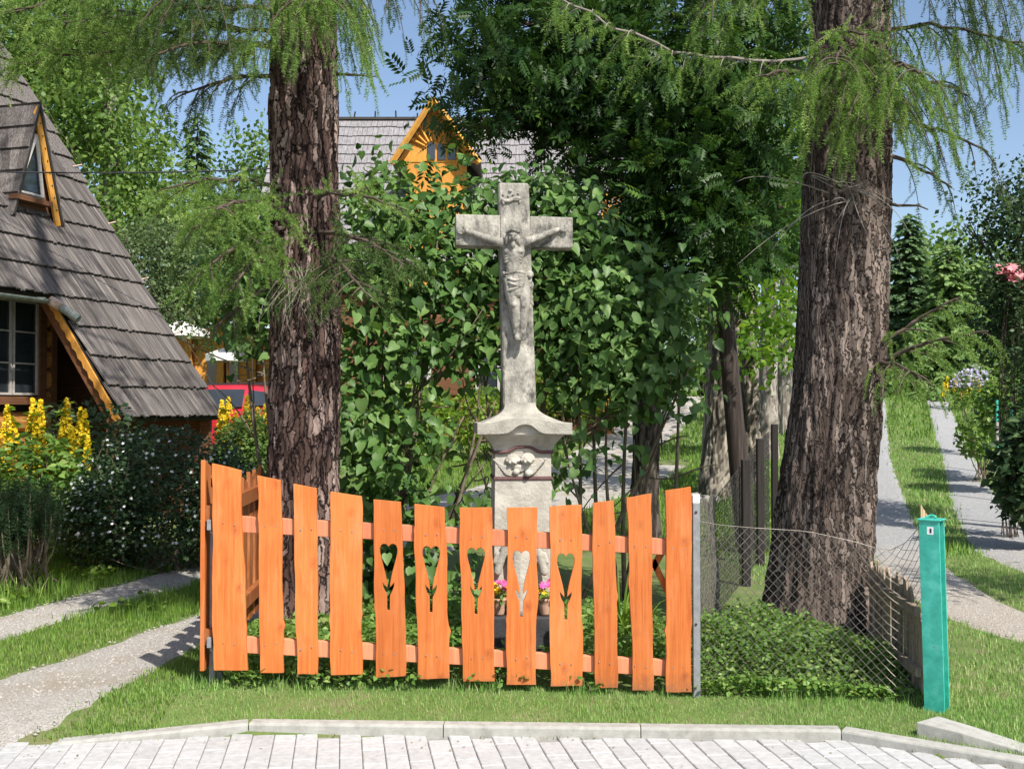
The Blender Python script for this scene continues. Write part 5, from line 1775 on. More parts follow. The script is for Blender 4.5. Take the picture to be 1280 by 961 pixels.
def build_right_larch():
    Y = 7.4
    b = at(1020, 800, Y)
    g = float(gz(b[0], Y))
    th = thing('larch_tree', 'massive larch trunk with flared base and fissured bark behind the chain-link fence', 'tree', (b[0], Y, g))
    s = FOC / Y
    rows = [(1018, 830, 76), (1020, 785, 73), (1024, 720, 66), (1030, 650, 62), (1036, 580, 59), (1043, 520, 57.5), (1050, 440, 56.5), (1054, 360, 55.5), (1058, 260, 53), (1061, 150, 51), (1062, 40, 49), (1063, -40, 48)]
    path = []
    for px, py, hw in rows:
        p = at(px, py, Y)
        path.append((p[0], Y, p[2], hw / s))
    path[0] = (path[0][0], Y, g - .15, path[0][3])
    zt = path[-1][2]
    path += [(path[-1][0], Y, zt + 3, .22), (path[-1][0], Y, zt + 7, .15), (path[-1][0], Y, 17, .03)]
    add_trunk(th, path, 170, 380, (.040, .15), .012, 3, MT['larch_bark2'], flare=.085, flare_h=.26, split_z=4.9, bare=.35)
    ax = lambda py: at(1058, py, Y)
    B = lambda S, E_, *a, **k: larch_branch(th, at(*S), at(*E_), *a, **k)
    B((1060, 62, 7.35), (1046, 80, 6.45), .12, .62, .95, dens=34, light=.2)
    B((1075, 85, 7.3), (1150, 92, 6.4), .12, .62, .95, dens=34, light=.18)
    B((1068, 100, 7.3), (1098, 122, 6.6), .12, .55, .95, dens=34, light=.15)
    B((1090, 40, 7.4), (1285, 62, 6.9), .18, .62, 1.0, dens=30, light=.05)
    B((1095, 105, 7.4), (1210, 120, 7.0), .12, .5, 1.0, dens=26, light=-.02, mat='larch_leaf_dark')
    B((1095, -45, 7.4), (1275, -20, 7.2), .2, .95, 1.1, dens=24, mat='larch_leaf_dark')
    B((1070, -70, 7.4), (1190, -70, 6.8), .2, 1.0, 1.1, dens=24, mat='larch_leaf_dark')
    B((1100, 150, 7.4), (1235, 190, 7.3), .1, .42, 1.0, dens=17, mat='larch_leaf_dark', step=.12)
    B((1100, 190, 7.4), (1190, 235, 7.4), .05, .3, .9, dens=14, mat='larch_leaf_dark', step=.14)
    B((1015, 72, 7.3), (690, -8, 6.9), -.1, .34, .5, dens=22, light=.12, ctrl=at(850, 95, 7.0), r0=.011, woodmat='pale_twig', step=.07)
    B((1015, -30, 7.3), (880, 0, 6.8), .1, .5, .8, dens=24, light=.12)
    B((1012, 100, 7.3), (958, 95, 6.8), .1, .3, .4, dens=24, light=.25)
    B((1020, 55, 7.2), (1085, 45, 6.7), .1, .35, .2, dens=24, light=.3)
    B((1085, 462, 7.2), (1235, 414, 6.7), .1, .34, .35, dens=22, light=.12, r0=.018, step=.07)
    B((1090, 440, 7.3), (1200, 372, 7.1), .05, .34, .45, dens=18, light=.1, r0=.015)
    B((1090, 455, 7.2), (1150, 470, 6.6), .06, .3, .6, dens=22, light=.05, r0=.015)
    dead_twig(th, [at(1095, 252, 7.3), at(1122, 257, 7.25), at(1148, 257, 7.2), at(1160, 262, 7.15)], .013, 'twig')
    for k in range(16):
        a = at(1050 + rng.uniform(-15, 20), 232 + rng.uniform(-8, 20), 7.12)
        e = at(1062 + rng.normal(0, 55), 300 + rng.uniform(-75, 50), 6.9 + rng.uniform(0, .25))
        dead_twig(th, bez(a, (a + e) / 2 + [rng.normal(0, .1), -.05, .12], e, 8), .004)
    dead_twig(th, [at(1062, 234, 7.1), at(1085, 244, 7.0), at(1108, 260, 6.95)], .011)
    larch_top(th, path[-1][0], Y, 6.4, 15.5, 24, 2.4)
build_right_larch()

def build_left_larch():
    Y = 7.8
    b = at(383, 790, Y)
    g = float(gz(b[0], Y))
    th = thing('larch_tree', 'straight larch trunk with pinkish scaly bark plates inside the left corner of the orange fence', 'tree', (b[0], Y, g))
    s = FOC / Y
    rows = [(384, 800, 52), (383, 740, 48), (381, 660, 46), (381, 560, 44.5), (382, 450, 43.5), (382, 350, 43), (381, 250, 43), (380, 120, 42), (380, 0, 41), (380, -50, 40.5)]
    path = []
    for px, py, hw in rows:
        p = at(px, py, Y)
        path.append((p[0], Y, p[2], hw / s))
    path[0] = (path[0][0], Y, g - .15, path[0][3])
    zt = path[-1][2]
    path += [(path[-1][0], Y, zt + 3, .18), (path[-1][0], Y, zt + 7, .12), (path[-1][0], Y, 16, .03)]
    add_trunk(th, path, 170, 380, (.052, .13), .011, 12, MT['larch_bark'], flare=.06, flare_h=.22, split_z=5.0, bare=.45)
    B = lambda S, E_, *a, **k: larch_branch(th, at(*S), at(*E_), *a, **k)
    B((350, 15, 7.7), (70, 30, 7.2), .12, .6, .25, dens=30, light=.05)
    B((350, 60, 7.7), (185, 70, 6.9), .12, .5, .35, dens=28, mat='larch_leaf_dark')
    B((350, -35, 7.7), (-30, 25, 7.4), .15, .7, .3, dens=28, light=.25)
    B((350, -60, 7.7), (90, -20, 6.9), .15, .65, .4, dens=26, light=.1)
    B((345, -20, 7.7), (230, -10, 6.6), .15, .7, .8, dens=22, mat='larch_leaf_dark')
    B((345, 95, 7.7), (225, 120, 7.6), .08, .45, .6, dens=20, mat='larch_leaf_dark')
    B((345, 60, 7.8), (15, 80, 7.9), .1, .6, .2, dens=30, light=.3)
    B((345, 40, 7.8), (60, 55, 7.9), .1, .6, .15, dens=28, light=.3)
    B((375, -30, 7.6), (398, -5, 6.7), .15, .65, 1.1, dens=34, light=.15)
    B((380, -20, 7.6), (372, 0, 6.9), .15, .6, 1.1, dens=32, light=.15)
    B((390, -40, 7.6), (432, -15, 6.9), .15, .6, 1.1, dens=30, light=.12)
    B((415, -25, 7.8), (535, -12, 7.4), .1, .42, 1.1, dens=18, mat='larch_leaf_dark')
    B((350, 235, 7.6), (210, 235, 6.9), .12, .42, .15, dens=26, light=.3)
    B((350, 260, 7.6), (270, 262, 6.7), .1, .42, .2, dens=26, light=.15)
    B((355, 285, 7.6), (255, 340, 7.0), .1, .5, .35, dens=28, light=.05)
    B((352, 245, 7.6), (235, 290, 7.2), .1, .45, .3, dens=28, light=.2)
    B((355, 300, 7.6), (290, 362, 7.0), .1, .45, .35, dens=28, light=.0)
    B((385, 330, 7.55), (378, 372, 7.2), .05, .26, .25, dens=26, mat='larch_leaf_dark', light=.0)
    B((400, 290, 7.6), (505, 332, 7.0), .12, .42, .2, dens=26, light=.05, mat='larch_leaf_dark')
    B((405, 320, 7.6), (455, 365, 6.9), .1, .4, .25, dens=26, mat='larch_leaf_dark', light=.05)
    B((400, 245, 7.6), (500, 262, 7.0), .1, .34, .05, dens=14, light=.3)
    B((350, 350, 7.6), (268, 412, 7.3), .06, .4, .35, dens=24, mat='larch_leaf_dark')
    dead_twig(th, [at(420, 93, 7.75), at(445, 94, 7.7), at(470, 96, 7.65)], .013, 'twig')
    for k in range(22):
        a = at(370 + rng.uniform(-25, 20), 330 + rng.uniform(-8, 20), 7.45)
        e = at(360 + rng.normal(0, 34), 400 + rng.uniform(-20, 30), 7.1 + rng.uniform(0, .25))
        dead_twig(th, bez(a, (a + e) / 2 + [rng.normal(0, .07), -.06, .05], e, 7), .0032)
    larch_top(th, path[-1][0], Y, 5.6, 14.5, 28, 2.8)
build_left_larch()

# ------------------------------------------------------------------ broadleaf crowns
def crown_pts(blobs, n, clump=.22, per=26, shell=.33):
    """blobs: (px, py, Y, rx px, ry px[, depth m[, weight]]); returns points and outward directions"""
    W = np.array([b[3] * b[4] * (b[6] if len(b) > 6 else 1) * (b[2] ** 0) for b in blobs], float)
    W /= W.sum()
    P, O = [], []
    for b, w in zip(blobs, W):
        c = at(b[0], b[1], b[2])
        k = b[2] / FOC
        rad = np.array([b[3] * k, (b[5] if len(b) > 5 and b[5] else (b[3] + b[4]) / 2 * k), b[4] * k])
        nc = max(1, int(n * w / per))
        d = nrm(rng.normal(0, 1, (nc, 3)))
        r = rng.random(nc) ** shell
        cc = c + d * r[:, None] * rad
        for q, dd in zip(cc, d):
            m = max(3, int(per * rng.uniform(.5, 1.5)))
            pts = q + rng.normal(0, 1, (m, 3)) * clump * np.array([1, 1, .7])
            P.append(pts)
            O.append(np.repeat(dd[None], m, 0))
    return np.concatenate(P), np.concatenate(O)

def limbs(tree, base, blobs, r0, mat, rise=.35):
    """limbs from the trunk into each blob"""
    for b in blobs:
        m = MB()
        c = at(b[0], b[1], b[2])
        s = np.array([base[0], base[1], min(max(base[2], c[2] - 1.6), c[2] - .1)])
        mid = (s + c) / 2 + np.array([0, 0, rise]) + rng.normal(0, .12, 3)
        P = bez(s, mid, c, 8)
        m.tube(P, np.linspace(r0, r0 * .3, 8), 6)
        for k in range(3):
            e = c + rng.normal(0, 1, 3) * np.array([b[3], b[3], b[4]]) * b[2] / FOC * .5
            m.tube(bez(P[5], (P[5] + e) / 2 + rng.normal(0, .06, 3), e, 6), np.linspace(r0 * .4, r0 * .12, 6), 5)
        mk('limb', m.V, m.F, mat, tree, smooth=True)

# heart-shaped lilac leaf, folded along the midrib
LIL_V = np.array([(0, .04, 0), (0, .36, -.01), (0, .7, -.03), (0, 1.04, -.12),
                  (-.2, -.06, .06), (-.40, .10, .11), (-.41, .36, .12), (-.24, .70, .06),
                  (.2, -.06, .06), (.40, .10, .11), (.41, .36, .12), (.24, .70, .06)])
LIL_F = np.array([(0, 1, 5), (0, 5, 4), (1, 6, 5), (1, 2, 6), (2, 7, 6), (2, 3, 7),
                  (0, 9, 1), (0, 8, 9), (1, 9, 10), (1, 10, 2), (2, 10, 11), (2, 11, 3)])
def lilac_leaf_mesh():
    me = bpy.data.meshes.new('leaf')
    me.from_pydata(LIL_V.tolist(), [], LIL_F.tolist())
    me.update()
    me.polygons.foreach_set('use_smooth', np.ones(len(me.polygons), bool))
    me.materials.append(MT['lilac_obj'])
    return me
LILAC_ME = lilac_leaf_mesh()

def lilac(base_px, label, blobs, n, stems, size=.098, singles=300, clump=.16):
    bx = at(*base_px)
    g = float(gz(bx[0], bx[1]))
    th = thing('lilac_shrub', label, 'shrub', (bx[0], bx[1], g))
    st = MB()
    for (ex, ey, eY) in stems:
        e = at(ex, ey, eY)
        s = np.array([bx[0] + rng.normal(0, .18), bx[1] + rng.normal(0, .12), g - .05])
        mid = np.array([(s[0] + e[0]) / 2 + rng.normal(0, .12), (s[1] + e[1]) / 2, s[2] + (e[2] - s[2]) * .55])
        P = bez(s, mid, e, 10)
        st.tube(P, np.linspace(.024, .007, 10), 6)
        for k in range(4):
            i = rng.integers(4, 9)
            q = P[i] + rng.normal(0, .25, 3) + [0, 0, .2]
            st.tube(bez(P[i], (P[i] + q) / 2 + rng.normal(0, .05, 3), q, 5), np.linspace(.009, .004, 5), 5)
    mk('stem', st.V, st.F, MT['stem'], th, smooth=True)
    P, O = crown_pts(blobs, n, clump, 16)
    keep = P[:, 2] > g + .05
    P, O = P[keep], O[keep]
    n = len(P)
    to_sun = np.array(SUN)
    nn = nrm(rng.normal(0, .42, (n, 3)) + np.array([0, -.35, .75]) + .35 * O + .25 * to_sun)
    d = rng.normal(0, .55, (n, 3)) + .5 * O + np.array([0, -.15, -.55])
    fr = frames(d, nn)
    sc_ = rng.uniform(.5, 1.22, n) * size
    # the leaves that show largest are pieces of their own
    px = np.array([proj(p) for p in P])
    ok = (px[:, 0] > -5) & (px[:, 0] < 1285) & (px[:, 1] > -5) & (px[:, 1] < 870)
    front = np.argsort(np.where(ok, P[:, 1] - sc_ * 2, 99))[:singles]
    for i in front:
        o = bpy.data.objects.new('leaf', LILAC_ME)
        C.objects.link(o)
        o.parent = th
        Mx = Matrix(fr[i].tolist()).to_4x4()
        o.matrix_local = Matrix.Translation(Vector(P[i]) - Vector(th.location)) @ Mx @ Matrix.Diagonal((sc_[i],) * 3 + (1,))
    rest = np.ones(n, bool)
    rest[front] = False
    V, F = scatter(LIL_V, LIL_F, P[rest], fr[rest], sc_[rest])
    o = mk('foliage', V, F, MT['lilac'], th, smooth=True, attrs={'rnd': np.repeat(rng.uniform(0, 1, rest.sum()), len(LIL_V))})
    o['kind'] = 'stuff'
    return th

lilac((500, 780, 8.9), 'dense lilac shrub with heart-shaped leaves filling the gap between left larch and cross',
      [(475, 260, 9.1, 56, 54), (550, 270, 9.2, 60, 50), (450, 330, 8.9, 40, 60), (530, 350, 9.0, 75, 55), (465, 430, 8.8, 50, 60), (565, 430, 9.0, 60, 45, None, .8), (450, 520, 8.7, 40, 60), (510, 540, 8.8, 50, 40, None, .5),
       (475, 630, 8.6, 55, 60), (535, 610, 8.9, 35, 22, None, .3), (470, 730, 8.5, 65, 55), (560, 760, 8.4, 60, 45)], 5200,
      [(470, 260, 9.1), (550, 270, 9.2), (460, 400, 8.9), (530, 380, 9.0), (560, 440, 9.0), (600, 470, 9.1), (580, 520, 9.0), (620, 500, 9.1)])
lilac((650, 740, 9.5), 'tall lilac shrub with sunlit leaves directly behind the arms of the cross',
      [(640, 252, 9.6, 60, 36), (700, 258, 9.6, 45, 34), (725, 290, 9.5, 38, 40), (685, 300, 9.3, 55, 45), (610, 330, 9.5, 40, 50), (690, 380, 9.3, 55, 50), (600, 405, 9.4, 35, 40, None, .8), (690, 445, 9.3, 50, 35, None, .5)], 2900,
      [(640, 260, 9.6), (700, 260, 9.6), (720, 320, 9.4), (680, 400, 9.3), (600, 420, 9.4), (590, 560, 9.2), (640, 400, 9.4)])
lilac((770, 720, 9.1), 'spreading lilac shrub right of the cross with low arching branches over the grass',
      [(745, 375, 9.1, 50, 45), (800, 365, 9.1, 55, 45), (840, 400, 9.2, 34, 42, None, .6), (720, 440, 8.9, 45, 40, None, .8), (780, 440, 8.9, 60, 40, None, .8), (835, 460, 9.0, 40, 28, None, .5), (745, 495, 8.9, 48, 28, None, .5), (800, 505, 8.9, 50, 22, None, .45),
       (700, 585, 8.8, 22, 30, None, .45), (735, 560, 8.8, 35, 25, None, .35), (590, 640, 8.9, 25, 60, None, .3)], 3000,
      [(745, 380, 9.1), (800, 380, 9.1), (850, 420, 9.2), (720, 450, 8.9), (760, 500, 8.9), (840, 470, 9.0), (705, 560, 8.8), (870, 440, 9.0)])
lilac((362, 700, 9.7), 'dark shaded lilac shrub behind the larch boughs left of the larch trunk',
      [(295, 345, 10.0, 40, 40), (325, 395, 9.9, 28, 38), (325, 300, 10.2, 35, 45), (300, 425, 9.9, 20, 14, None, .6)], 1500,
      [(300, 350, 10), (325, 400, 9.9), (345, 330, 10.1)], singles=120)

# pinnate leaf of the ash
def pinnate(n_pairs, lw, seed=0):
    V, F = [], []
    def leaflet(p, d, L):
        d = d / np.linalg.norm(d)
        s = np.array([-d[1], d[0], 0]) * lw * L
        n = len(V)
        V.extend([p, p + d * L * .45 + s + [0, 0, .03], p + d * L * .45 - s + [0, 0, .03], p + d * L - [0, 0, .06]])
        F.extend([(n, n + 2, n + 1), (n + 1, n + 2, n + 3)])
    for i in range(n_pairs):
        t = .2 + .72 * i / n_pairs
        p = np.array([0, t, -.16 * t * t])
        for sx in (-1, 1):
            leaflet(p, np.array([sx * .85, .55, -.12]), .36 * (1 - .25 * abs(t - .5)))
    leaflet(np.array([0, .9, -.13]), np.array([0, 1, -.25]), .34)
    n = len(V)
    V.extend([np.array([-.012, 0, 0]), np.array([.012, 0, 0]), np.array([0, .92, -.14])])
    F.append((n, n + 1, n + 2))
    return np.array(V), np.array(F)
PIN_V, PIN_F = pinnate(5, .20)
LEAF2_V = np.array([(0, 0, 0), (-.34, .45, .07), (.34, .45, .07), (0, 1, -.08)])
LEAF2_F = np.array([(0, 2, 1), (1, 2, 3)])

def broadleaf(name, label, cat, base_px, trunk_rows, blobs, n, size, mat, barkmat, clump=.3, per=26, tv=LEAF2_V, tf=LEAF2_F, limb_r=.05, cell=(.05, .14), amp=.012, seed=1, nU=60, nV=160, group=None, flare=.03, up=.7, droop=.35, shell=.33, limb_z=None):
    """trunk_rows: (px, py, half width px) from the ground upwards, at base depth"""
    Y = base_px[2]
    b = at(*base_px)
    g = float(gz(b[0], Y))
    th = thing(name, label, cat, (b[0], Y, g), group)
    path = []
    for px, py, hw in trunk_rows:
        p = at(px, py, Y)
        path.append((p[0], Y, p[2], hw * Y / FOC))
    path[0] = (path[0][0], Y, g - .12, path[0][3])
    add_trunk(th, path, nU, nV, cell, amp, seed, MT[barkmat], flare=flare, flare_h=.35)
    if blobs:
        limbs(th, (path[-1][0], Y, path[-1][2] if limb_z is None else limb_z), blobs, limb_r, MT['twig'])
        P, O = crown_pts(blobs, n, clump, per, shell)
        n = len(P)
        nn = nrm(rng.normal(0, .55, (n, 3)) + np.array([0, 0, up]) + .4 * O)
        d = rng.normal(0, .8, (n, 3)) + .7 * O + np.array([0, 0, -droop])
        V, F = scatter(tv, tf, P, frames(d, nn), rng.uniform(.7, 1.25, n) * size)
        o = mk('crown', V, F, MT[mat], th, attrs={'rnd': np.repeat(np.clip(rng.normal(.42, .25, n), 0, 1), len(tv))})
        o['kind'] = 'stuff'
    return th

broadleaf('ash_tree', 'dark ash tree with feathery leaves and a black trunk spreading behind the cross', 'tree', (806, 676, 13.0),
          [(806, 680, 20), (806, 640, 18), (807, 560, 17), (808, 440, 18.5), (810, 330, 19), (806, 220, 18), (800, 120, 15), (795, 20, 12), (790, -120, 8)],
          [(622, 40, 12.2, 52, 45), (602, 98, 12.0, 40, 38, None, .8), (606, 150, 12.0, 30, 26, None, .7), (572, 158, 12.0, 16, 20, None, 1.2), (680, 90, 12.4, 70, 60), (680, 150, 12.2, 55, 26, None, .35), (770, 60, 12.6, 70, 60), (760, 170, 12.4, 65, 60), (850, 90, 11.8, 60, 70),
           (860, 210, 11.7, 65, 60), (810, 280, 11.9, 65, 45), (900, 285, 11.6, 55, 45), (940, 160, 11.8, 50, 60), (950, 50, 12.2, 55, 50), (680, -40, 12.8, 90, 50), (820, -60, 13, 100, 50), (930, -50, 13, 70, 50), (760, -160, 13, 110, 60), (980, 260, 12.8, 25, 40, None, .5), (870, 345, 11.7, 45, 28, None, .7)],
          8200, .26, 'ash', 'dark_bark', clump=.26, per=20, tv=PIN_V, tf=PIN_F, limb_r=.045, seed=31, cell=(.05, .2), amp=.012, nU=80, nV=260)

# ------------------------------------------------------------------ avenue trees on the right, bright crowns
AV = 'avenue of grey-barked trees behind the leaning pole'
broadleaf('lime_tree', 'thick grey ridged trunk with mossy flared foot behind the leaning pole', 'tree', (902, 612, 18.0),
          [(905, 618, 34), (903, 600, 30), (901, 570, 24), (902, 520, 21.5), (903, 460, 20.5), (904, 380, 19), (905, 280, 17), (905, 150, 13), (905, 20, 9)],
          [(925, 330, 17.2, 38, 45), (905, 240, 17.5, 50, 45), (930, 410, 16.8, 30, 30, None, .7), (900, 160, 18, 50, 45)], 1900, .15, 'maple', 'ash_bark', clump=.34, per=26, seed=41, cell=(.06, .3), amp=.02, group=AV, nU=90, nV=200, flare=.08)
broadleaf('lime_tree', 'split dark-furrowed trunk standing close behind the thickest grey trunk', 'tree', (937, 585, 19.2),
          [(938, 590, 20), (937, 560, 16), (936, 500, 13), (935, 430, 12.5), (936, 330, 11), (938, 200, 9), (940, 60, 6)],
          [(965, 280, 18.5, 40, 45), (955, 390, 18.2, 35, 35), (975, 440, 18.0, 25, 28), (960, 190, 19, 45, 45)], 1700, .15, 'maple', 'ash_bark', clump=.34, seed=43, cell=(.07, .4), amp=.03, group=AV)
broadleaf('lime_tree', 'slender smooth pale trunk, third along the avenue behind the leaning pole', 'tree', (960, 545, 22.0),
          [(960, 548, 14), (960, 530, 12.5), (960, 480, 11.5), (961, 420, 11), (962, 320, 10), (963, 180, 7)],
          [(985, 340, 21, 30, 50), (980, 220, 21.5, 40, 55), (990, 110, 22, 45, 55)], 1500, .17, 'maple', 'smooth_bark', clump=.4, seed=45, amp=.008, group=AV)
broadleaf('lime_tree', 'farthest smooth pale trunk of the avenue, touching the outline of the large larch', 'tree', (981, 528, 25.0),
          [(982, 530, 11), (981, 510, 9.5), (981, 460, 9), (982, 400, 8.5), (984, 300, 7.5), (986, 160, 6)],
          [(1000, 380, 24, 22, 40), (1000, 250, 24.5, 35, 60), (1010, 120, 25, 50, 60)], 1300, .18, 'maple', 'smooth_bark', clump=.42, seed=47, amp=.008, group=AV)

# field stones and moss at the thick trunk's foot
for i, (px, py, w, lab) in enumerate(((868, 606, 12, 'largest grey field stone lying left of the thick ridged trunk'), (882, 612, 9, 'middle-sized grey field stone at the foot of the thick ridged trunk'), (893, 618, 8, 'smallest grey field stone under the flared foot of the ridged trunk'))):
    p = at(px, py, 17.2)
    bm = bmesh.new()
    bmesh.ops.create_icosphere(bm, subdivisions=3, radius=1)
    for v in bm.verts:
        v.co *= 1 + .5 * float(fbm(np.array([[v.co.x * 1.6 + 7 * i, v.co.y * 1.6, v.co.z * 1.6]]), 15, 3)[0])
        v.co = Vector((v.co.x * w * 17.2 / FOC, v.co.y * w * 17.2 / FOC, v.co.z * w * .75 * 17.2 / FOC))
    me = bpy.data.meshes.new('field_stone')
    bm.to_mesh(me)
    bm.free()
    me.materials.append(MT['rock'])
    o = bpy.data.objects.new('field_stone', me)
    C.objects.link(o)
    o.location = (p[0], 17.2, float(gz(p[0], 17.2)) + .06)
    tag(o, lab, 'stone', 'field stones at the trunk')

# ------------------------------------------------------------------ leaning wooden pole
def build_pole():
    Y = 12.3
    b = at(934, 678, Y)
    g = float(gz(b[0], Y))
    t = at(871, 10, Y)
    th = thing('utility_pole', 'dark leaning wooden pole standing before the grey avenue trunks', 'pole', (b[0], Y, g))
    a = np.array([b[0] + .012, Y, g - .2])
    d = (t - a)
    P = [a + d * k for k in np.linspace(0, 1.25, 30)]
    MB().tube(P, np.linspace(.112, .066, 30), 20).build('shaft', MT['pole'], th, smooth=True)
    for k in (.55, .58):
        q = a + d * k
        MB().tube([q + np.array([0, -.09, 0]), q + np.array([0, .09, 0])], .008, 6).build('bolt', MT['steel'], th)
build_pole()

# ------------------------------------------------------------------ trees and shrubs left of the cross
broadleaf('birch_tree', 'tall pale green broadleaf tree rising behind the shingled roof', 'tree', (140, 520, 24.0),
          [(140, 530, 14), (140, 400, 12), (140, 250, 10), (135, 100, 7), (130, 0, 4)],
          [(110, 150, 23.5, 60, 55), (165, 215, 23.5, 55, 50), (70, 90, 24, 60, 50), (135, 70, 24, 55, 45), (195, 270, 23.2, 35, 40), (150, 290, 23, 45, 45), (20, 60, 24, 60, 60), (60, 190, 23.5, 45, 50), (20, -30, 24, 70, 60), (120, -20, 24, 70, 55)],
          17000, .14, 'birch', 'smooth_bark', clump=.32, per=40, seed=51, limb_r=.06)
broadleaf('willow_shrub', 'grey-green bushy willow just above the sloping shingle roof edge', 'shrub', (205, 520, 20.5),
          [(205, 530, 8), (205, 450, 7), (205, 380, 5)],
          [(180, 330, 20, 45, 40), (215, 370, 20, 35, 40), (235, 330, 20.3, 40, 45), (200, 300, 20.5, 45, 30), (240, 400, 19.6, 16, 25, None, .5)], 6500, .075, 'greygreen', 'dark_bark', clump=.2, per=26, seed=53, limb_r=.03)
broadleaf('background_tree', 'loose mid green tree standing in the gap between roof and larch trunk', 'tree', (305, 500, 33.0),
          [(305, 505, 8), (305, 350, 6), (305, 220, 4)],
          [(300, 260, 32, 40, 45), (325, 200, 32, 35, 40), (275, 310, 31, 35, 40), (330, 310, 31, 30, 45)], 5200, .15, 'birch', 'dark_bark', clump=.45, per=30, seed=55)

broadleaf('background_tree', 'broad yellow-green tree filling the background behind the pale tree and roof', 'tree', (130, 505, 31.0),
          [(130, 510, 10), (130, 350, 8), (130, 200, 5)],
          [(70, 160, 31, 60, 60), (130, 150, 31, 55, 60), (180, 220, 31, 45, 55), (130, 270, 30.5, 60, 50), (215, 310, 30.5, 40, 50), (60, 60, 31, 70, 60), (140, 60, 31.5, 55, 50), (250, 330, 31, 40, 45)],
          7000, .22, 'birch', 'dark_bark', clump=.5, per=40, seed=57)
broadleaf('shade_tree', 'small-leaved tree right of the drive whose shadow crosses the gravel', 'tree', (1990, 760, 7.0),
          [(1990, 800, 20), (1985, 600, 17), (1980, 300, 13), (1975, 60, 9)],
          [(1950, 60, 6.8, 130, 90), (2080, 20, 7.2, 120, 100), (1900, -80, 7.0, 120, 90), (2030, -150, 7.0, 140, 90), (1850, 40, 7.2, 70, 60)],
          2600, .085, 'dark_shrub', 'dark_bark', clump=.25, per=30, seed=73, limb_r=.03)

broadleaf('background_tree', 'soft mid green tree closing the head of the drive behind the spruces', 'tree', (1180, 505, 39.0),
          [(1180, 508, 8), (1180, 420, 7), (1180, 330, 4)],
          [(1135, 340, 38, 35, 45), (1180, 330, 38, 40, 40), (1225, 345, 38, 35, 45), (1150, 420, 37.5, 45, 50), (1210, 430, 37.5, 45, 50), (1250, 400, 38, 40, 60), (1265, 320, 38.5, 30, 35, None, .6)],
          6000, .22, 'birch', 'dark_bark', clump=.5, per=36, seed=59)

broadleaf('background_tree', 'leafy green tree far behind the avenue trunks and the leaning pole', 'tree', (880, 500, 36.0),
          [(880, 505, 7), (880, 430, 6), (880, 340, 4)],
          [(860, 400, 35, 40, 45), (905, 380, 35, 40, 50), (880, 450, 34.5, 50, 40), (930, 440, 35, 35, 45), (840, 460, 34.5, 35, 35), (900, 300, 36, 45, 45)],
          4200, .2, 'birch', 'dark_bark', clump=.45, per=34, seed=58)

SPR_V = np.array([(0, 0, 0), (-.16, .18, -.02), (.16, .18, -.02), (-.05, .3, 0), (.05, .3, 0), (-.22, .5, -.05), (.22, .5, -.05), (-.05, .58, 0), (.05, .58, 0), (-.14, .78, -.05), (.14, .78, -.05), (0, 1, -.06)])
SPR_F = np.array([(0, 3, 1), (0, 2, 4), (0, 4, 3), (3, 7, 5), (4, 6, 8), (3, 4, 8), (3, 8, 7), (7, 11, 9), (8, 10, 11), (7, 8, 11)])
def conifer(name, label, px, top, Y, rpx, n, mat, size, ground_px=None, seed=1, droop=.35, group=None):
    t = at(px, top, Y)
    g = float(gz(t[0], Y))
    th = thing(name, label, 'tree', (t[0], Y, g), group)
    H = t[2] - g
    Rm = rpx * Y / FOC
    path = [(t[0], Y, g - .1, .02 * H + .03), (t[0], Y, g + H * .5, .012 * H + .02), (t[0], Y, g + H * .97, .012)]
    add_trunk(th, path, 16, 40, (.08, .2), .01, seed, MT['dark_bark'])
    nb = int(50 + H * 14)
    P, D, Ns = [], [], []
    m = MB()
    for i in range(nb):
        h = ((i + rng.random()) / nb) ** 1.15
        z = g + H * (.06 + .92 * h)
        L = Rm * (1 - h) ** .85 * rng.uniform(.75, 1.15) + .06
        a = i * 2.399 + rng.uniform(-.3, .3)
        s = np.array([t[0], Y, z])
        e = s + np.array([math.cos(a) * L, math.sin(a) * L, (-droop * rng.uniform(.2, 1.5) + .12) * L])
        path_ = bez(s, (s + e) / 2 + [0, 0, .1 * L], e, 6)
        m.tube(path_, np.linspace(.012 + .006 * L, .004, 6), 4, cap=False)
        k = max(3, int(n * L / (Rm * nb * .5)))
        tt = rng.uniform(.12, 1.0, k)
        f = np.clip(tt * 5, 0, 4.99)
        ii = f.astype(int)
        pp = path_[ii] + (path_[ii + 1] - path_[ii]) * (f - ii)[:, None]
        side = np.array([-math.sin(a), math.cos(a), 0])
        sg = rng.choice([-1, 1], k)
        d = np.array([math.cos(a), math.sin(a), -.25]) * rng.uniform(.4, 1, (k, 1)) + side * (sg * rng.uniform(.2, 1, k))[:, None] + np.array([0, 0, -.35]) * rng.uniform(0, 1, (k, 1))
        P.append(pp)
        D.append(d)
    P, D = np.concatenate(P), np.concatenate(D)
    mk('branch', m.V, m.F, MT['twig'], th)
    V, F = scatter(SPR_V, SPR_F, P, frames(D, nrm(rng.normal(0, .35, (len(P), 3)) + [0, 0, 1])), rng.uniform(.6, 1.3, len(P)) * size)
    o = mk('crown', V, F, MT[mat], th, attrs={'rnd': np.repeat(np.clip(rng.normal(.4, .25, len(P)), 0, 1), len(SPR_V))})
    o['kind'] = 'stuff'
conifer('spruce_tree', 'dark pointed spruce against the sky between roof and left larch', 247, 132, 42, 45, 4200, 'spruce', .5, seed=61)
conifer('spruce_tree', 'grey-green spruce beside the drive immediately right of the large larch', 1135, 262, 33, 52, 6800, 'spruce', .36, seed=62)
conifer('fir_tree', 'broad light green conifer at the head of the gravel drive', 1185, 300, 31, 60, 6800, 'fir_light', .34, seed=63, droop=.5)
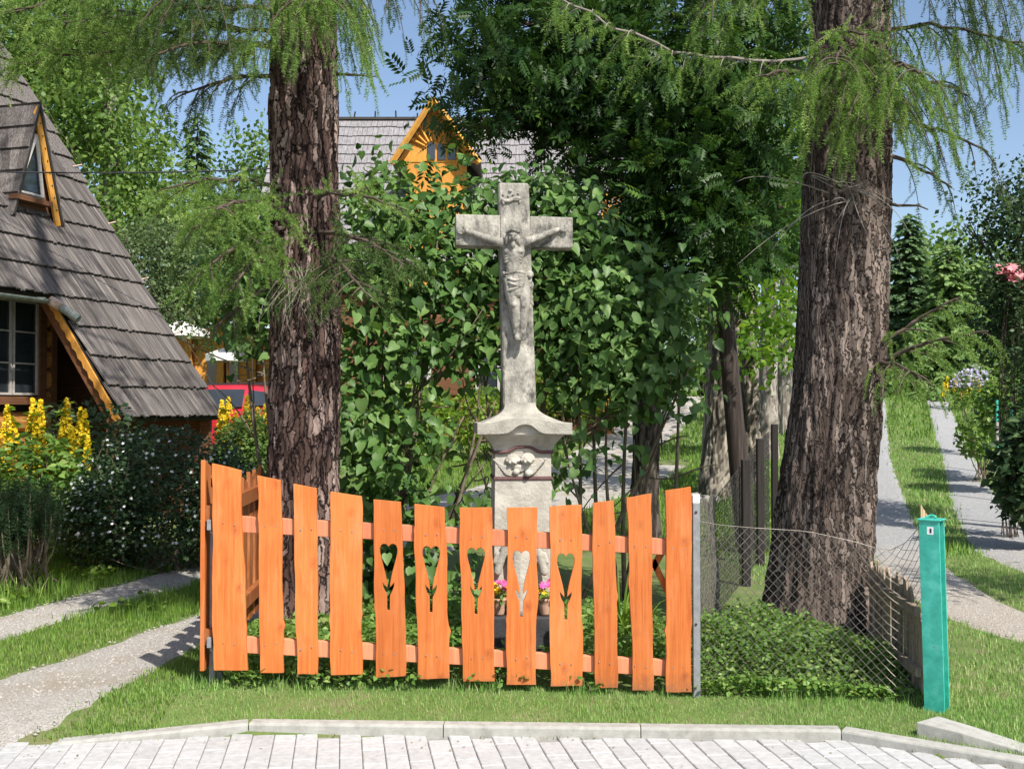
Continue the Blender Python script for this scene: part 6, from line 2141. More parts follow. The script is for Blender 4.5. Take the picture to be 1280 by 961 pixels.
conifer('spruce_tree', 'low dark spruce at the end of the drive behind the light green conifer', 1220, 320, 36, 55, 4600, 'fir_light', .42, seed=64)
conifer('spruce_tree', 'small dark spruce standing in the middle of the drive end hedge', 1150, 400, 30.5, 45, 3600, 'fir_light', .34, seed=65, droop=.5)

broadleaf('plum_tree', 'dark small-leaved tree overhanging the flower border on the right', 'tree', (1295, 640, 14.0),
          [(1295, 650, 9), (1292, 560, 8), (1285, 470, 7), (1280, 380, 5)],
          [(1268, 260, 14, 32, 38), (1285, 330, 14, 40, 40), (1252, 400, 13.8, 28, 40), (1285, 420, 14, 40, 40), (1225, 300, 14.2, 25, 20, None, .35), (1240, 235, 14.2, 22, 18, None, .3), (1310, 250, 14.5, 40, 60), (1205, 280, 14.3, 18, 12, None, .3), (1330, 380, 14.3, 40, 60)],
          11000, .07, 'dark_shrub', 'dark_bark', clump=.16, per=26, seed=71, limb_r=.025)
# pink roses climbing through it
def build_roses():
    b = at(1262, 355, 13.4)
    g = float(gz(b[0], 13.4))
    th = thing('rose_bush', 'cluster of pink climbing roses in front of the dark small-leaved tree', 'rose', (b[0], 13.4, g))
    m = MB()
    heads = []
    for k in range(14):
        e = at(1264 + rng.normal(0, 12), 347 + rng.normal(0, 7), 13.35 + rng.uniform(-.1, .1))
        heads.append(e)
        m.tube(bez((b[0] + rng.normal(0, .05), 13.4, g), (b[0] + rng.normal(0, .15), 13.4, g + 1.5), e, 9), np.linspace(.007, .003, 9), 5)
    mk('cane', m.V, m.F, MT['twig'], th)
    H = np.array(heads)
    for k in range(3):
        flower_heads(H + rng.normal(0, .03, H.shape), .085 - .02 * k, MT['pink_petal'], th, 'blossom', petals=9)
    P = np.concatenate([np.array(heads)[rng.integers(0, 14, 900)] + rng.normal(0, .16, (900, 3)) + [0, .08, -.12 - .5 * 0], np.c_[rng.normal(b[0] + .1, .15, 2200), rng.normal(13.4, .15, 2200), rng.uniform(g + .3, b[2], 2200)]])
    leaf_cloud(P, .07, MT['dark_shrub'], th, 'foliage')
build_roses()

# ------------------------------------------------------------------ garden shrubs
def dome(px, py, Y, rx, ry, n, seed, depth=None, lo=-.9):
    c = at(px, py, Y)
    k = Y / FOC
    d = nrm(rng.normal(0, 1, (n, 3)))
    d = d[d[:, 2] > lo]
    lump = 1 + .42 * fbm(d * 2.3 + seed, seed, 3)
    r = (rng.random(len(d)) ** .28) * lump
    return c + d * r[:, None] * np.array([rx * k, depth or rx * k * .9, ry * k]), d
def build_white_shrub():
    b = at(208, 705, 11.0)
    g = float(gz(b[0], 11))
    th = thing('flowering_shrub', 'large rounded dark shrub dotted with small white flowers below the roof', 'shrub', (b[0], 11, g))
    P1, O1 = dome(205, 620, 11, 112, 92, 12000, 5)
    P2, O2 = dome(285, 640, 10.9, 60, 75, 3500, 6)
    P3, O3 = dome(130, 650, 10.8, 60, 65, 3500, 7)
    P, O = np.concatenate([P1, P2, P3]), np.concatenate([O1, O2, O3])
    k = P[:, 2] > g + .02
    P, O = P[k], O[k]
    leaf_cloud(P, .045, MT['dark_shrub'], th, 'foliage', up=.5, tv=LEAF2_V, tf=LEAF2_F, out=O * .6)['kind'] = 'stuff'
    m = MB()
    for i in range(40):
        e = P[rng.integers(0, len(P))]
        s = np.array([b[0] + rng.normal(0, .2), 11 + rng.normal(0, .15), g])
        m.tube(bez(s, (s + e) / 2 + rng.normal(0, .08, 3), e, 7), np.linspace(.012, .004, 7), 5)
    # wispy shoots
    sh = []
    for i in range(70):
        a = P[rng.integers(0, len(P1))]
        if a[2] < g + .9:
            continue
        e = a + np.array([rng.normal(0, .08), rng.normal(0, .08), rng.uniform(.1, .25)])
        m.tube([a, e], [.004, .002], 4)
        sh.append(a + (e - a) * rng.random((9, 1)))
    mk('stem', m.V, m.F, MT['stem'], th)
    sh = np.concatenate(sh)
    leaf_cloud(sh, .035, MT['dark_shrub'], th, 'shoot', up=.4, tv=LEAF2_V, tf=LEAF2_F)['kind'] = 'stuff'
    f = (O[:, 1] < -.1) & (np.linalg.norm((P - at(205, 620, 11)) / (np.array([112, 100, 92]) * 11 / FOC), axis=1) > .86)
    idx = rng.choice(np.where(f & (P[:, 2] > g + .3))[0], 230, replace=False)
    flower_heads(P[idx] + O[idx] * .03, .019, MT['white_petal'], th, 'blossom', petals=5, updir=(0, -.8, .6))
build_white_shrub()

def loosestrife(label, plants, Y, n_leaf=46, base_jit=.06, name='loosestrife_clump'):
    """tall stems with whorled leaves ending in yellow spikes; plants = (px, py of the tip)"""
    q = np.array([at(px, py, Y) for px, py in plants])
    g = float(gz(q[:, 0].mean(), Y))
    th = thing(name, label, 'flowers', (q[:, 0].mean(), Y, g))
    m = MB()
    LP, FP_, LO = [], [], []
    for t in q:
        t = t + np.array([0, rng.uniform(-.25, .25), 0])
        s = np.array([t[0] + rng.normal(0, base_jit), t[1], g - .02])
        P = bez(s, (s + t) / 2 + rng.normal(0, .04, 3), t, 10)
        m.tube(P, np.linspace(.006, .003, 10), 5)
        H = t[2] - g
        for k in range(n_leaf):
            u = rng.uniform(.12, .98)
            p = P[0] + (P[-1] - P[0]) * u
            a = rng.uniform(0, 6.28)
            LP.append(p)
            LO.append((math.cos(a), math.sin(a), .2))
        for k in range(120):
            u = rng.uniform(0, 1) ** .8
            sp = min(.5, .42 / H)
            p = P[0] + (P[-1] - P[0]) * (1 - sp + sp * u)
            rr = .065 * (1.1 - u)
            a = rng.uniform(0, 6.28)
            FP_.append(p + np.array([math.cos(a) * rr, math.sin(a) * rr, 0]))
    mk('stem', m.V, m.F, MT['fresh'], th, attrs={'rnd': np.full(len(m.V), .3)})
    LP, LO = np.array(LP), np.array(LO)
    V, F = scatter(LEAF_V, LEAF_F, LP, frames(LO + rng.normal(0, .2, LO.shape), np.tile([0, 0, 1.0], (len(LP), 1)) + rng.normal(0, .3, LP.shape)), rng.uniform(.07, .12, len(LP)))
    mk('foliage', V, F, MT['fresh'], th, attrs={'rnd': np.repeat(rng.uniform(0, .8, len(LP)), len(LEAF_V))})['kind'] = 'stuff'
    flower_heads(np.array(FP_), .023, MT['yellow_petal'], th, 'blossom', petals=5, updir=(0, -.6, .4))['kind'] = 'stuff'
loosestrife('clump of yellow loosestrife spikes under the window of the shingled house', [(6, 505), (18, 520), (30, 498), (42, 500), (48, 512), (36, 530), (12, 545), (24, 552), (-12, 510), (52, 540), (40, 555), (-2, 530)], 11.7)
loosestrife('clump of yellow loosestrife between the house window and the white-flowered shrub', [(66, 525), (78, 512), (86, 498), (94, 510), (102, 512), (70, 545), (84, 540), (98, 535), (60, 560), (108, 545), (76, 562), (90, 566)], 11.5)
loosestrife('small clump of yellow loosestrife in front of the red car', [(278, 500), (286, 497), (296, 515), (308, 512), (314, 495), (324, 510), (332, 505), (284, 520), (300, 530), (320, 526), (330, 530), (274, 525)], 14.0)

def round_shrub(name, label, cat, px, py, Y, rx, ry, n, leaf, mat, seed, tv=LEAF2_V, tf=LEAF2_F, up=.6, lo=-.9):
    c = at(px, py, Y)
    g = float(gz(c[0], Y))
    th = thing(name, label, cat, (c[0], Y, g))
    P, O = dome(px, py, Y, rx, ry, n, seed, lo=lo)
    k = P[:, 2] > g
    P, O = P[k], O[k]
    m = MB()
    for i in range(14):
        e = P[rng.integers(0, len(P))]
        s = np.array([c[0] + rng.normal(0, .06), Y + rng.normal(0, .06), g])
        m.tube(bez(s, (s + e) / 2 + rng.normal(0, .06, 3), e, 6), np.linspace(.012, .004, 6), 5)
    mk('stem', m.V, m.F, MT['stem'], th)
    leaf_cloud(P, leaf, MT[mat], th, 'foliage', up=up, tv=tv, tf=tf, out=O * .6)['kind'] = 'stuff'
    return th, P, O
round_shrub('garden_shrub', 'light green feathery bush beneath the red car beside the left larch', 'shrub', 312, 572, 13.2, 44, 58, 5200, .055, 'birch', 81)
round_shrub('garden_shrub', 'broad-leaved green plants beside the dwarf pine at the foot of the loosestrife', 'shrub', 40, 600, 11.0, 70, 55, 1100, .10, 'cover', 82, LEAF_V, LEAF_F)
round_shrub('garden_shrub', 'dark leafy undergrowth below the shingled house wall', 'shrub', 110, 560, 12.4, 80, 60, 1600, .08, 'dark_shrub', 83, LEAF_V, LEAF_F)

def build_dwarf_pine():
    c = at(25, 668, 9.6)
    g = float(gz(c[0], 9.6))
    th = thing('dwarf_pine', 'low sprawling dwarf pine with bare twigs at the lawn edge', 'shrub', (c[0], 9.6, g))
    m = MB()
    P, D = [], []
    for i in range(46):
        e = at(20 + rng.normal(0, 32), 634 + rng.normal(0, 10), 9.6 + rng.normal(0, .25))
        s = np.array([c[0] + rng.normal(0, .12), 9.6 + rng.normal(0, .1), g])
        q = bez(s, np.array([e[0], e[1], (s[2] + e[2]) / 2 - .1]), e, 8)
        m.tube(q, np.linspace(.011, .005, 8), 5)
        for k in range(11):
            P.append(q[-1] + (q[-3] - q[-1]) * rng.uniform(0, 1.5))
            D.append(nrm(q[-1] - q[-2]) + rng.normal(0, .25, 3) + [0, 0, .4])
    mk('branch', m.V, m.F, MT['stem'], th)
    P, D = np.array(P), np.array(D)
    tv, tf = twig_template(9, 8, 77, ln=.3, w=.035)
    V, F = scatter(tv, tf, P, frames(D, rng.normal(0, 1, P.shape)), rng.uniform(.14, .24, len(P)))
    mk('foliage', V, F, MT['dark_shrub'], th, attrs={'rnd': np.repeat(rng.uniform(0, .8, len(P)), len(tv))})['kind'] = 'stuff'
build_dwarf_pine()

# ------------------------------------------------------------------ ground cover and weeds by the fences
def cover(name, label, poly_fn, x0, x1, y0, y1, n, hfun, leaf, mat, cat='plants', **kw):
    x = rng.uniform(x0, x1, n)
    y = rng.uniform(y0, y1, n)
    k = poly_fn(x, y)
    x, y = x[k], y[k]
    h = hfun(x, y)
    u = rng.random(len(x)) ** .45
    P = np.c_[x, y, gz(x, y) + h * u + .01]
    o = leaf_cloud(P, leaf, MT[mat], None, name, up=.7, droop=.1, **kw)
    stuff(o, label, cat)
    return P
def hc(x, y):
    a = np.clip((y - 6.02) / .35, 0.25, 1) * np.interp(x, [.95, 1.2, 1.7, 2.1, 2.25], [.27, .34, .29, .21, .08])
    return np.maximum(a * (1 + 1.2 * fbm(np.stack([x * 4, y * 4], -1), 90, 3)), .04)
cover('ground_cover', 'thick low leafy ground cover at the foot of the large larch behind chain-link', lambda x, y: (np.abs(x / y) < .5), .98, 2.25, 5.99, 7.1, 12000, hc, .034, 'cover')
cover('ground_cover', 'low leafy weeds inside the enclosure behind the orange pickets', lambda x, y: np.hypot(x - .05, y - 6.85) > .3, -1.65, .95, 6.10, 8.3, 9000, lambda x, y: .10 + .16 * np.clip((x - .2) / .5, 0, 1) * (y < 7.2) + .12 * np.clip(fbm(np.stack([x * 3, y * 3], -1), 95, 3), 0, 1), .045, 'cover', tv=LEAF2_V, tf=LEAF2_F)
cover('fence_foot_weeds', 'broad-leaved weeds growing along the foot of the orange pickets', lambda x, y: fbm(np.stack([x * 5, y * 2], -1), 97, 3) > -.03, -1.7, 1.0, 5.97, 6.2, 1500, lambda x, y: .05 + .12 * np.clip(fbm(np.stack([x * 7, y * 3], -1), 98, 3) + .25, 0, 1), .04, 'cover')
cover('lawn_weeds', 'broad-leaved weeds scattered in the lawn left of the fence', lambda x, y: (track_d(x, y) > .1) & vis(x, y) & (fbm(np.stack([x * 2, y * 2], -1), 99, 3) > .0), -6, -2.6, 8.3, 10.6, 2600, lambda x, y: np.full(len(x), .10), .06, 'fresh')

# strap-leaved plant behind the right-hand pickets
def build_iris():
    b = at(778, 790, 6.7)
    g = float(gz(b[0], 6.7))
    th = thing('iris_plant', 'tuft of long strap leaves behind the right-hand orange pickets', 'plant', (b[0], 6.7, g))
    Vs, Fs = [], []
    for i in range(26):
        L = rng.uniform(.35, .65)
        a = rng.uniform(0, 6.28)
        s = np.array([b[0] + rng.normal(0, .05), 6.7 + rng.normal(0, .05), g])
        d = np.array([math.cos(a), math.sin(a), 0]) * rng.uniform(.05, .3)
        c = bez(s, s + [0, 0, L * .7], s + d + [0, 0, L * rng.uniform(.75, 1)], 6)
        w = np.array([-math.sin(a), math.cos(a), 0])
        n = len(Vs)
        for k, p in enumerate(c):
            ww = .009 * (1 - (k / 5) ** 2) + .001
            Vs += [p - w * ww, p + w * ww]
        for k in range(5):
            Fs.append((n + 2 * k, n + 2 * k + 1, n + 2 * k + 3, n + 2 * k + 2))
    mk('leaf_blade', np.array(Vs), np.array(Fs), MT['fresh'], th, attrs={'rnd': np.repeat(rng.uniform(.2, 1, 26), 12)})
build_iris()

# ------------------------------------------------------------------ flower border right of the drive
loosestrife('yellow flower spikes at the head of the border beside the gravel drive', [(1182, 478), (1188, 470), (1194, 466), (1199, 470), (1205, 478), (1197, 482), (1213, 465), (1219, 470)], 28.0, n_leaf=20)
def border(label, px, py, Y, rx, ry, n, leaf, mat, seed, flowers=None, name='border_plant'):
    th, P, O = round_shrub(name, label, 'plants', px, py, Y, rx, ry, n, leaf, mat, seed, LEAF_V, LEAF_F)
    if flowers:
        fm, k, fs = flowers
        top = np.where((O[:, 2] > .1))[0]
        i = rng.choice(top, min(k, len(top)), replace=False)
        flower_heads(P[i] + O[i] * .04 + [0, 0, .03], fs, MT[fm], th, 'blossom', petals=6)
border('clump of pale lavender flowers in the border beside the drive', 1218, 488, 22.0, 26, 26, 900, .07, 'cover', 91, ('lavender_petal', 260, .035))
border('leafy green border plants behind the small green stakes', 1262, 510, 17.5, 38, 45, 1800, .10, 'cover', 92)
border('reddish-tipped shrub at the top of the border by the dark tree', 1268, 465, 19.0, 28, 25, 900, .08, 'fresh', 93)
border('large-leaved dark plants at the shaded end of the border', 1292, 590, 12.4, 48, 70, 1500, .13, 'dark_shrub', 94)
border('low green plants along the edge of the drive under the stakes', 1225, 545, 19.0, 30, 30, 900, .09, 'cover', 95)
def build_stakes():
    for (px, t, Y, lab) in ((1246, 500, 17.0, 'tall green and white banded stake among the leafy border plants'), (1264, 512, 14.6, 'green and white banded stake beside the large-leaved dark plants'), (1240, 490, 20, 'thin banded stake next to the pale lavender flowers')):
        p = at(px, t, Y)
        g = float(gz(p[0], Y))
        th = thing('garden_stake', lab, 'stake', (p[0], Y, g), 'border stakes')
        zs = np.linspace(g - .1, p[2], 6)
        for i in range(5):
            r = .026 - .001 * i
            MB().tube([(p[0], Y, zs[i]), (p[0], Y, zs[i + 1])], r, 8).build('band', MT['turquoise' if i % 2 == 0 else 'white_frame'], th, smooth=False)
build_stakes()

# light green garden hedge before the chalet
for lab, px, py, Y, rx, ry in (('light green clipped bush before the chalet left of the cross shaft', 510, 520, 22.5, 60, 48), ('light green bush before the chalet seen behind the cross pedestal', 610, 525, 23.5, 60, 40), ('spreading green bush before the chalet left of the black ash trunk', 715, 490, 26.0, 60, 35)):
    round_shrub('garden_bush', lab, 'shrub', px, py, Y, rx, ry, 2200, .12, 'fresh', int(px))

# ------------------------------------------------------------------ shingled house on the left
A_, PH = R(17), R(56)
HE = np.array([math.sin(A_), math.cos(A_), 0])                                             # along the eaves, away
HG = np.array([math.cos(PH) * math.cos(A_), -math.cos(PH) * math.sin(A_), -math.sin(PH)])   # down the slope
HN = np.cross(HE, HG)
HN = HN if HN[2] > 0 else -HN
HO = np.array([math.cos(A_), -math.sin(A_), 0])                                            # horizontal, outwards
UP = np.array([0, 0, 1.0])
H0 = at(95, 400, 14)
def rp_(e, s, h=0.0):
    return H0 + HE * e + HG * s + HN * h
def roof_hit(x, y):
    d = ray(x, y)
    p = CAM + d * (((H0 - CAM) @ HN) / (d @ HN)) - H0
    return p @ HE, p @ HG
E_FAR, E_SK = 2.03, -.20
S_EAVE, S_BOT, PITCHC = -.33, 1.50, .455

def board_mesh(w, l, t, name='shingle'):
    """roof board: x width, z up the slope, y thickness (outer face at y=0..-t); a chamfered, slightly cupped top"""
    V = [(-w / 2, 0, 0), (w / 2, 0, 0), (w / 2, 0, l), (-w / 2, 0, l), (-w / 2 + .004, -t, 0), (0, -t - .003, 0), (w / 2 - .004, -t, 0), (-w / 2 + .004, -t, l), (0, -t - .003, l), (w / 2 - .004, -t, l)]
    F = [(0, 1, 2, 3)[::-1], (4, 5, 8, 7), (5, 6, 9, 8), (0, 4, 7, 3), (1, 2, 9, 6), (0, 1, 6, 5, 4)]
    me = bpy.data.meshes.new(name)
    me.from_pydata(V, [], F)
    me.update()
    return me, np.array(V), F

def build_house():
    base = rp_(-1, S_BOT)
    g = float(gz(base[0] - 1, base[1]))
    th = thing('shingled_house', 'steep grey shingle-roofed wooden house with triangular dormer at the left', 'house', (base[0] - 1.5, base[1], g))
    loc = np.array(th.location)
    # deck under the boards
    S_RIDGE = -5.2
    m = MB()
    m.prism([rp_(-9, S_RIDGE, -.01), rp_(E_FAR - .02, S_RIDGE, -.01), rp_(E_FAR - .02, S_EAVE - .01, -.01), rp_(-9, S_EAVE - .01, -.01)], -HN * .06)
    m.prism([rp_(E_SK + .01, S_EAVE - .01, -.01), rp_(E_FAR - .02, S_EAVE - .01, -.01), rp_(E_FAR - .02, S_BOT - .02, -.01), rp_(E_SK + .01, S_BOT - .02, -.01)], -HN * .06)
    roof = m.build('roof', MT['deck'], th)
    # far slope
    ridge = rp_(0, S_RIDGE)
    HG2 = HG * np.array([-1, -1, 1])
    far = [rp_(-9, S_RIDGE, -.01), rp_(E_FAR - .02, S_RIDGE, -.01)]
    MB().prism([far[0], far[1], far[1] + HG2 * 4.9, far[0] + HG2 * 4.9], np.array([0, 0, -.08])).build('back_roof', MT['shingle'], th)
    # boards
    singles, rest = [], []
    courses = [S_EAVE + PITCHC * k for k in range(-11, 5)]
    meshes = [board_mesh(w, PITCHC + .08, .020) for w in (.066, .076, .088)]
    for me, _, _ in meshes:
        me.materials.append(MT['shingle'])
    Mb = np.stack([HE, -HN, -HG], -1)          # columns: x along eaves, y into the roof, z up the slope
    for s in courses:
        e = (E_SK if s > S_EAVE + .01 else -9) + rng.uniform(0, .02)
        while e < E_FAR - .03:
            k = rng.integers(0, 3)
            w = (.066, .076, .088)[k]
            if e + w > E_FAR:
                break
            p = rp_(e + w / 2, s + rng.normal(0, .008), .046 + rng.uniform(0, .006))
            item = (k, p)
            mid = p - HG * .22
            x, y = proj(mid)
            (singles if (-12 < x < 1280 and -12 < y < 961 and e > -3) else rest).append((item, mid))
            e += w + rng.uniform(.001, .005)
    singles.sort(key=lambda q: np.linalg.norm(q[1] - CAM))
    rest += singles[300:]
    tiltM = Matrix.Rotation(-math.atan2(.036, PITCHC), 3, 'X')
    Mm = Matrix(Mb.tolist()) @ tiltM
    for (k, p), _ in singles[:300]:
        o = bpy.data.objects.new('shingle', meshes[k][0])
        C.objects.link(o)
        o.parent = th
        o.matrix_local = Matrix.Translation(Vector(p - loc)) @ (Mm @ Matrix.Rotation(rng.normal(0, .006), 3, 'Y')).to_4x4()
    Vs, Fs, n = [], [], 0
    Mn = np.array(Mm)
    for (k, p), _ in rest:
        v = meshes[k][1] @ Mn.T + p
        Vs.append(v)
        for f in meshes[k][2]:
            Fs.append([i + n for i in f])
        n += len(v)
    if Vs:
        o = mk('shingles', np.concatenate(Vs), Fs, MT['shingle'], th)
        o['kind'] = 'stuff'
    # log wall set back under the eaves
    eave = rp_(0, S_EAVE)
    wall_o = eave - HO * .60
    wall_o[2] = 0
    def wp(e, z, d=0.0):
        return wall_o + HE * e + UP * z + HO * d
    def whit(x, y):
        d = ray(x, y)
        t = ((wall_o - CAM) @ HO) / (d @ HO)
        p = CAM + d * t - wall_o
        return p @ HE, p[2]
    e1, zb = whit(44, 494)
    _, ztw = whit(44, 378)
    e1 = float(e1)
    WH = ztw - zb
    e0 = e1 - .92
    gw = g - .1
    z = gw
    zi = 0
    zs = [gw]
    while zs[-1] < 3.5:
        zs.append(zs[-1] + .27)
    for a, b_ in zip(zs[:-1], zs[1:]):
        E_END = e1 + .26
        spans = [(-8.5, E_END)]
        if b_ > zb - .06 and a < ztw + .1:
            spans = [(-8.5, e0 - .11), (e1 + .11, E_END)]
        for (u0, u1) in spans:
            if u1 - u0 < .05:
                continue
            mm = MB()
            # bulging log profile
            prof = [(-.12, a + .012), (0.0, a + .012), (.035, a + .05), (.045, (a + b_) / 2), (.035, b_ - .05), (0.0, b_ - .012), (-.12, b_ - .012)]
            poly = [wp(u0, zz, dd) for dd, zz in prof]
            mm.prism(poly, HE * (u1 - u0)).build('log', MT['log'], th)
    MB().prism([wp(-8.5, gw, -.13), wp(-8.5, 3.6, -.13), wp(-8.5, 3.6, -.05), wp(-8.5, gw, -.05)], HE * (e1 + .30 + 8.5)).build('chinking', MT['deck'], th)
    MB().prism([wp(e1 + .25, gw, -.13), wp(e1 + .25, 3.5, -.13), wp(e1 + .25, 3.5, .06), wp(e1 + .25, gw, .06)], HE * .09).build('corner_board', MT['brown_log'], th)
    # deep porch recess beyond the corner
    MB().prism([wp(e1 + .2, gw, -.12), wp(e1 + .2, 3.6, -.12), wp(e1 + .2, 3.6, -2.3), wp(e1 + .2, gw, -2.3)], HE * .1).build('porch_side', MT['brown_log'], th)
    MB().prism([wp(e1 + .2, gw, -2.3), wp(e1 + .2, 5.2, -2.3), wp(E_FAR - .1, 5.2, -2.3), wp(E_FAR - .1, gw, -2.3)], -HO * .1).build('porch_back', MT['brown_log'], th)
    ee = E_FAR - .14
    qa, qb = rp_(ee, S_EAVE - .6, -.1), rp_(ee, S_BOT - .05, -.1)
    MB().prism([np.array([qb[0], qb[1], gw]), qb, qa, wp(ee, qa[2], -2.3), wp(ee, gw, -2.3)], HE * .06).build('porch_end', MT['brown_log'], th)
    # gable wall at the far end and floor of the house volume
    gb = wp(E_FAR - .2, gw, -.1)
    rt = rp_(E_FAR - .2, S_RIDGE, -.1)
    bk = rt + (rt - gb) * np.array([1, 1, 0]) 
    bk[2] = gw
    MB().prism([gb, np.array([gb[0], gb[1], 3.1]), rt, np.array([bk[0], bk[1], 3.1]), np.array([bk[0], bk[1], gw])], -HE * .1).build('gable_wall', MT['brown_log'], th)
    # window: brown casing, white sashes, panes, curtains behind
    wd = thing('window', '', '', tuple(wp((e0 + e1) / 2, zb)))
    wd.location = tuple(np.array(wd.location) - loc)
    wd.parent = th
    del wd['label'], wd['category']
    def bar(name, mat, u0, u1, z0, z1, d0, d1, bevel=0):
        MB().prism([wp(u0, z0, d0), wp(u1, z0, d0), wp(u1, z0, d1), wp(u0, z0, d1)], UP * (z1 - z0)).build(name, MT[mat], wd, bevel=bevel)
    for u0, u1, z0, z1 in ((e0 - .12, e0, zb - .1, ztw + .1), (e1, e1 + .12, zb - .14, ztw + .1), (e0 - .12, e1 + .12, ztw, ztw + .1)):
        bar('casing', 'brown_log', u0, u1, z0, z1, -.02, .075)
    bar('sill', 'brown_log', e0 - .2, e1 + .14, zb - .12, zb - .02, -.02, .14)
    cm = (e0 + e1) / 2
    for (u0, u1) in ((e0, cm - .012), (cm + .012, e1)):
        fw = .028
        bar('sash', 'white_frame', u0, u0 + fw, zb, ztw, .0, .045)
        bar('sash', 'white_frame', u1 - fw, u1, zb, ztw, .0, .045)
        bar('sash', 'white_frame', u0 + fw, u1 - fw, zb, zb + fw, .0, .044)
        bar('sash', 'white_frame', u0 + fw, u1 - fw, ztw - fw, ztw, .0, .044)
        for k in (1, 2):
            zz = zb + (ztw - zb) * k / 3
            bar('glazing_bar', 'white_frame', u0 + fw, u1 - fw, zz - .009, zz + .009, .006, .04)
        for k in range(3):
            bar('pane', 'glass', u0 + fw * .6, u1 - fw * .6, zb + (ztw - zb) * k / 3 + .012, zb + (ztw - zb) * (k + 1) / 3 - .012, .014, .02)
    # bargeboard with a sawtooth edge up the skirt's near side
    L = S_BOT - S_EAVE + .25
    s0 = S_EAVE - .1
    poly = [rp_(E_SK - .005, s0, -.01), rp_(E_SK - .005, S_BOT - .02, -.01)]
    n = 26
    for i in range(n, -1, -1):
        t = i / n
        s = s0 + (S_BOT - .02 - s0) * t
        poly.append(rp_(E_SK - .005, s, -.075 - (.022 if i % 2 else 0)))
    MB().prism(poly, -HE * .03).build('bargeboard', MT['bargeboard'], th)
    MB().prism([rp_(E_SK, s0, -.07), rp_(E_SK, S_BOT - .03, -.07), rp_(E_SK, S_BOT - .03, -.2), rp_(E_SK, s0, -.2)], HE * .09).build('rafter', MT['brown_log'], th)
    # skirt's posts down to the ground
    for e in (E_SK + .1, E_FAR - .1):
        p = rp_(e, S_BOT - .25, -.08)
        MB().box((p[0] - .06, p[1] - .06, g - .1), (p[0] + .06, p[1] + .06, p[2])).build('porch_post', MT['brown_log'], th)
    # a lamp pole by the wall
    a, b_ = at(72, 475, 13.6), at(76, 520, 13.6)
    # gutter and its spout
    def gut(e, d=0, z=0):
        p = rp_(e, S_EAVE + .02) + HO * (.05 + d)
        p[2] += -.03 + z
        return p
    m = MB()
    V, F = [], []
    k = 9
    for e in (-9, -.34):
        for i in range(k):
            a = math.pi * i / (k - 1)
            V.append(gut(e, .055 * math.cos(a), -.055 * math.sin(a)))
        for i in range(k):
            a = math.pi * (k - 1 - i) / (k - 1)
            V.append(gut(e, .048 * math.cos(a), -.048 * math.sin(a)))
    for i in range(2 * k):
        j = (i + 1) % (2 * k)
        F.append((i, j, 2 * k + j, 2 * k + i))
    F.append(tuple(range(2 * k, 4 * k)))
    gutter = MB().add(V, F).build('gutter', MT['zinc'], th)
    q0 = gut(-.34)
    q1 = at(76, 384, 13.75)
    q2 = at(98, 399, 13.72)
    MB().tube([q0, q0 * .5 + q1 * .5 + [0, 0, .0], q1], [.06, .066, .062], 10).build('spout_elbow', MT['rust'], th, smooth=True)
    MB().tube([q1, q2], [.05, .05], 12).build('spout', MT['zinc'], th, smooth=False)
    for e in (-2.5, -1.4, -.5):
        MB().prism([gut(e, -.06, .02), gut(e, .06, .012), gut(e, .06, 0), gut(e, -.06, .008)], HE * .03).build('gutter_bracket', MT['zinc'], th)
    # lightning conductor along the far verge with red clips
    pts = [rp_(E_FAR - .01 + .05 * math.sin(s * 2), s, .12) for s in np.linspace(-4.2, S_BOT, 18)]
    MB().tube(pts, .0045, 5).build('conductor_cable', MT['twig'], th)
    for s in (-2.9, -1.85, -.85, .1):
        MB().tube([rp_(E_FAR - .12, s, .03), rp_(E_FAR - .0, s, .12)], .012, 5).build('clip', MT['rust'], th)
    # ---- triangular dormer
    eR, sR = roof_hit(72, 282)
    BR = rp_(eR, sR)
    def ghit(x, y):
        d = ray(x, y)
        t = ((BR - CAM) @ HO) / (d @ HO)
        p = CAM + d * t - BR
        return p @ HE, p[2]
    eA, hA = ghit(43, 128)
    def gp(e, z, d=0.0):                      # gable plane: e from the right corner, z up, d outwards
        return BR + HE * e + UP * z + HO * d
    half = -eA
    apex, LB = gp(eA, hA), gp(2 * eA, 0)
    inl = hA / math.tan(PH)                   # how far the ridge runs back into the roof
    rb = apex - HO * (inl + .05)
    dm = thing('dormer', '', '', tuple(BR))
    dm.location = tuple(BR - loc)
    dm.parent = th
    del dm['label'], dm['category']
    ov = .10
    for side, corner in ((-1, LB), (1, BR)):
        a, c = apex + HO * ov, corner + HO * ov
        back = rb
        nrmv = np.cross(c - a, back - a)
        nrmv /= np.linalg.norm(nrmv)
        if nrmv[2] < 0:
            nrmv = -nrmv
        MB().prism([a, back, corner - HO * .05, c], -nrmv * .03).build('dormer_roof', MT['deck'], dm)
        n = 5
        for k in range(n):
            t0, t1 = k / n, (k + 1) / n
            L0, L1 = a + (c - a) * t0, a + (c - a) * t1
            K0, K1 = back + (corner - back) * t0, back + (corner - back) * t1
            wl = np.linalg.norm(K0 - L0)
            m_ = max(2, int(wl / .13))
            for j in range(m_):
                u0, u1 = j / m_, (j + 1) / m_ - .02 / m_
                q = [L0 + (K0 - L0) * u0, L0 + (K0 - L0) * u1, L1 + (K1 - L1) * u1, L1 + (K1 - L1) * u0]
                q = [q[0] + nrmv * .004, q[1] + nrmv * .004, q[2] + nrmv * .034 + (c - a) / n * .08, q[3] + nrmv * .034 + (c - a) / n * .08]
                MB().prism(q, -nrmv * .02).build('shingle', MT['shingle'], dm)
    # gable: bargeboards, boards, triangular window
    fw = .14
    ll = math.hypot(half, hA)
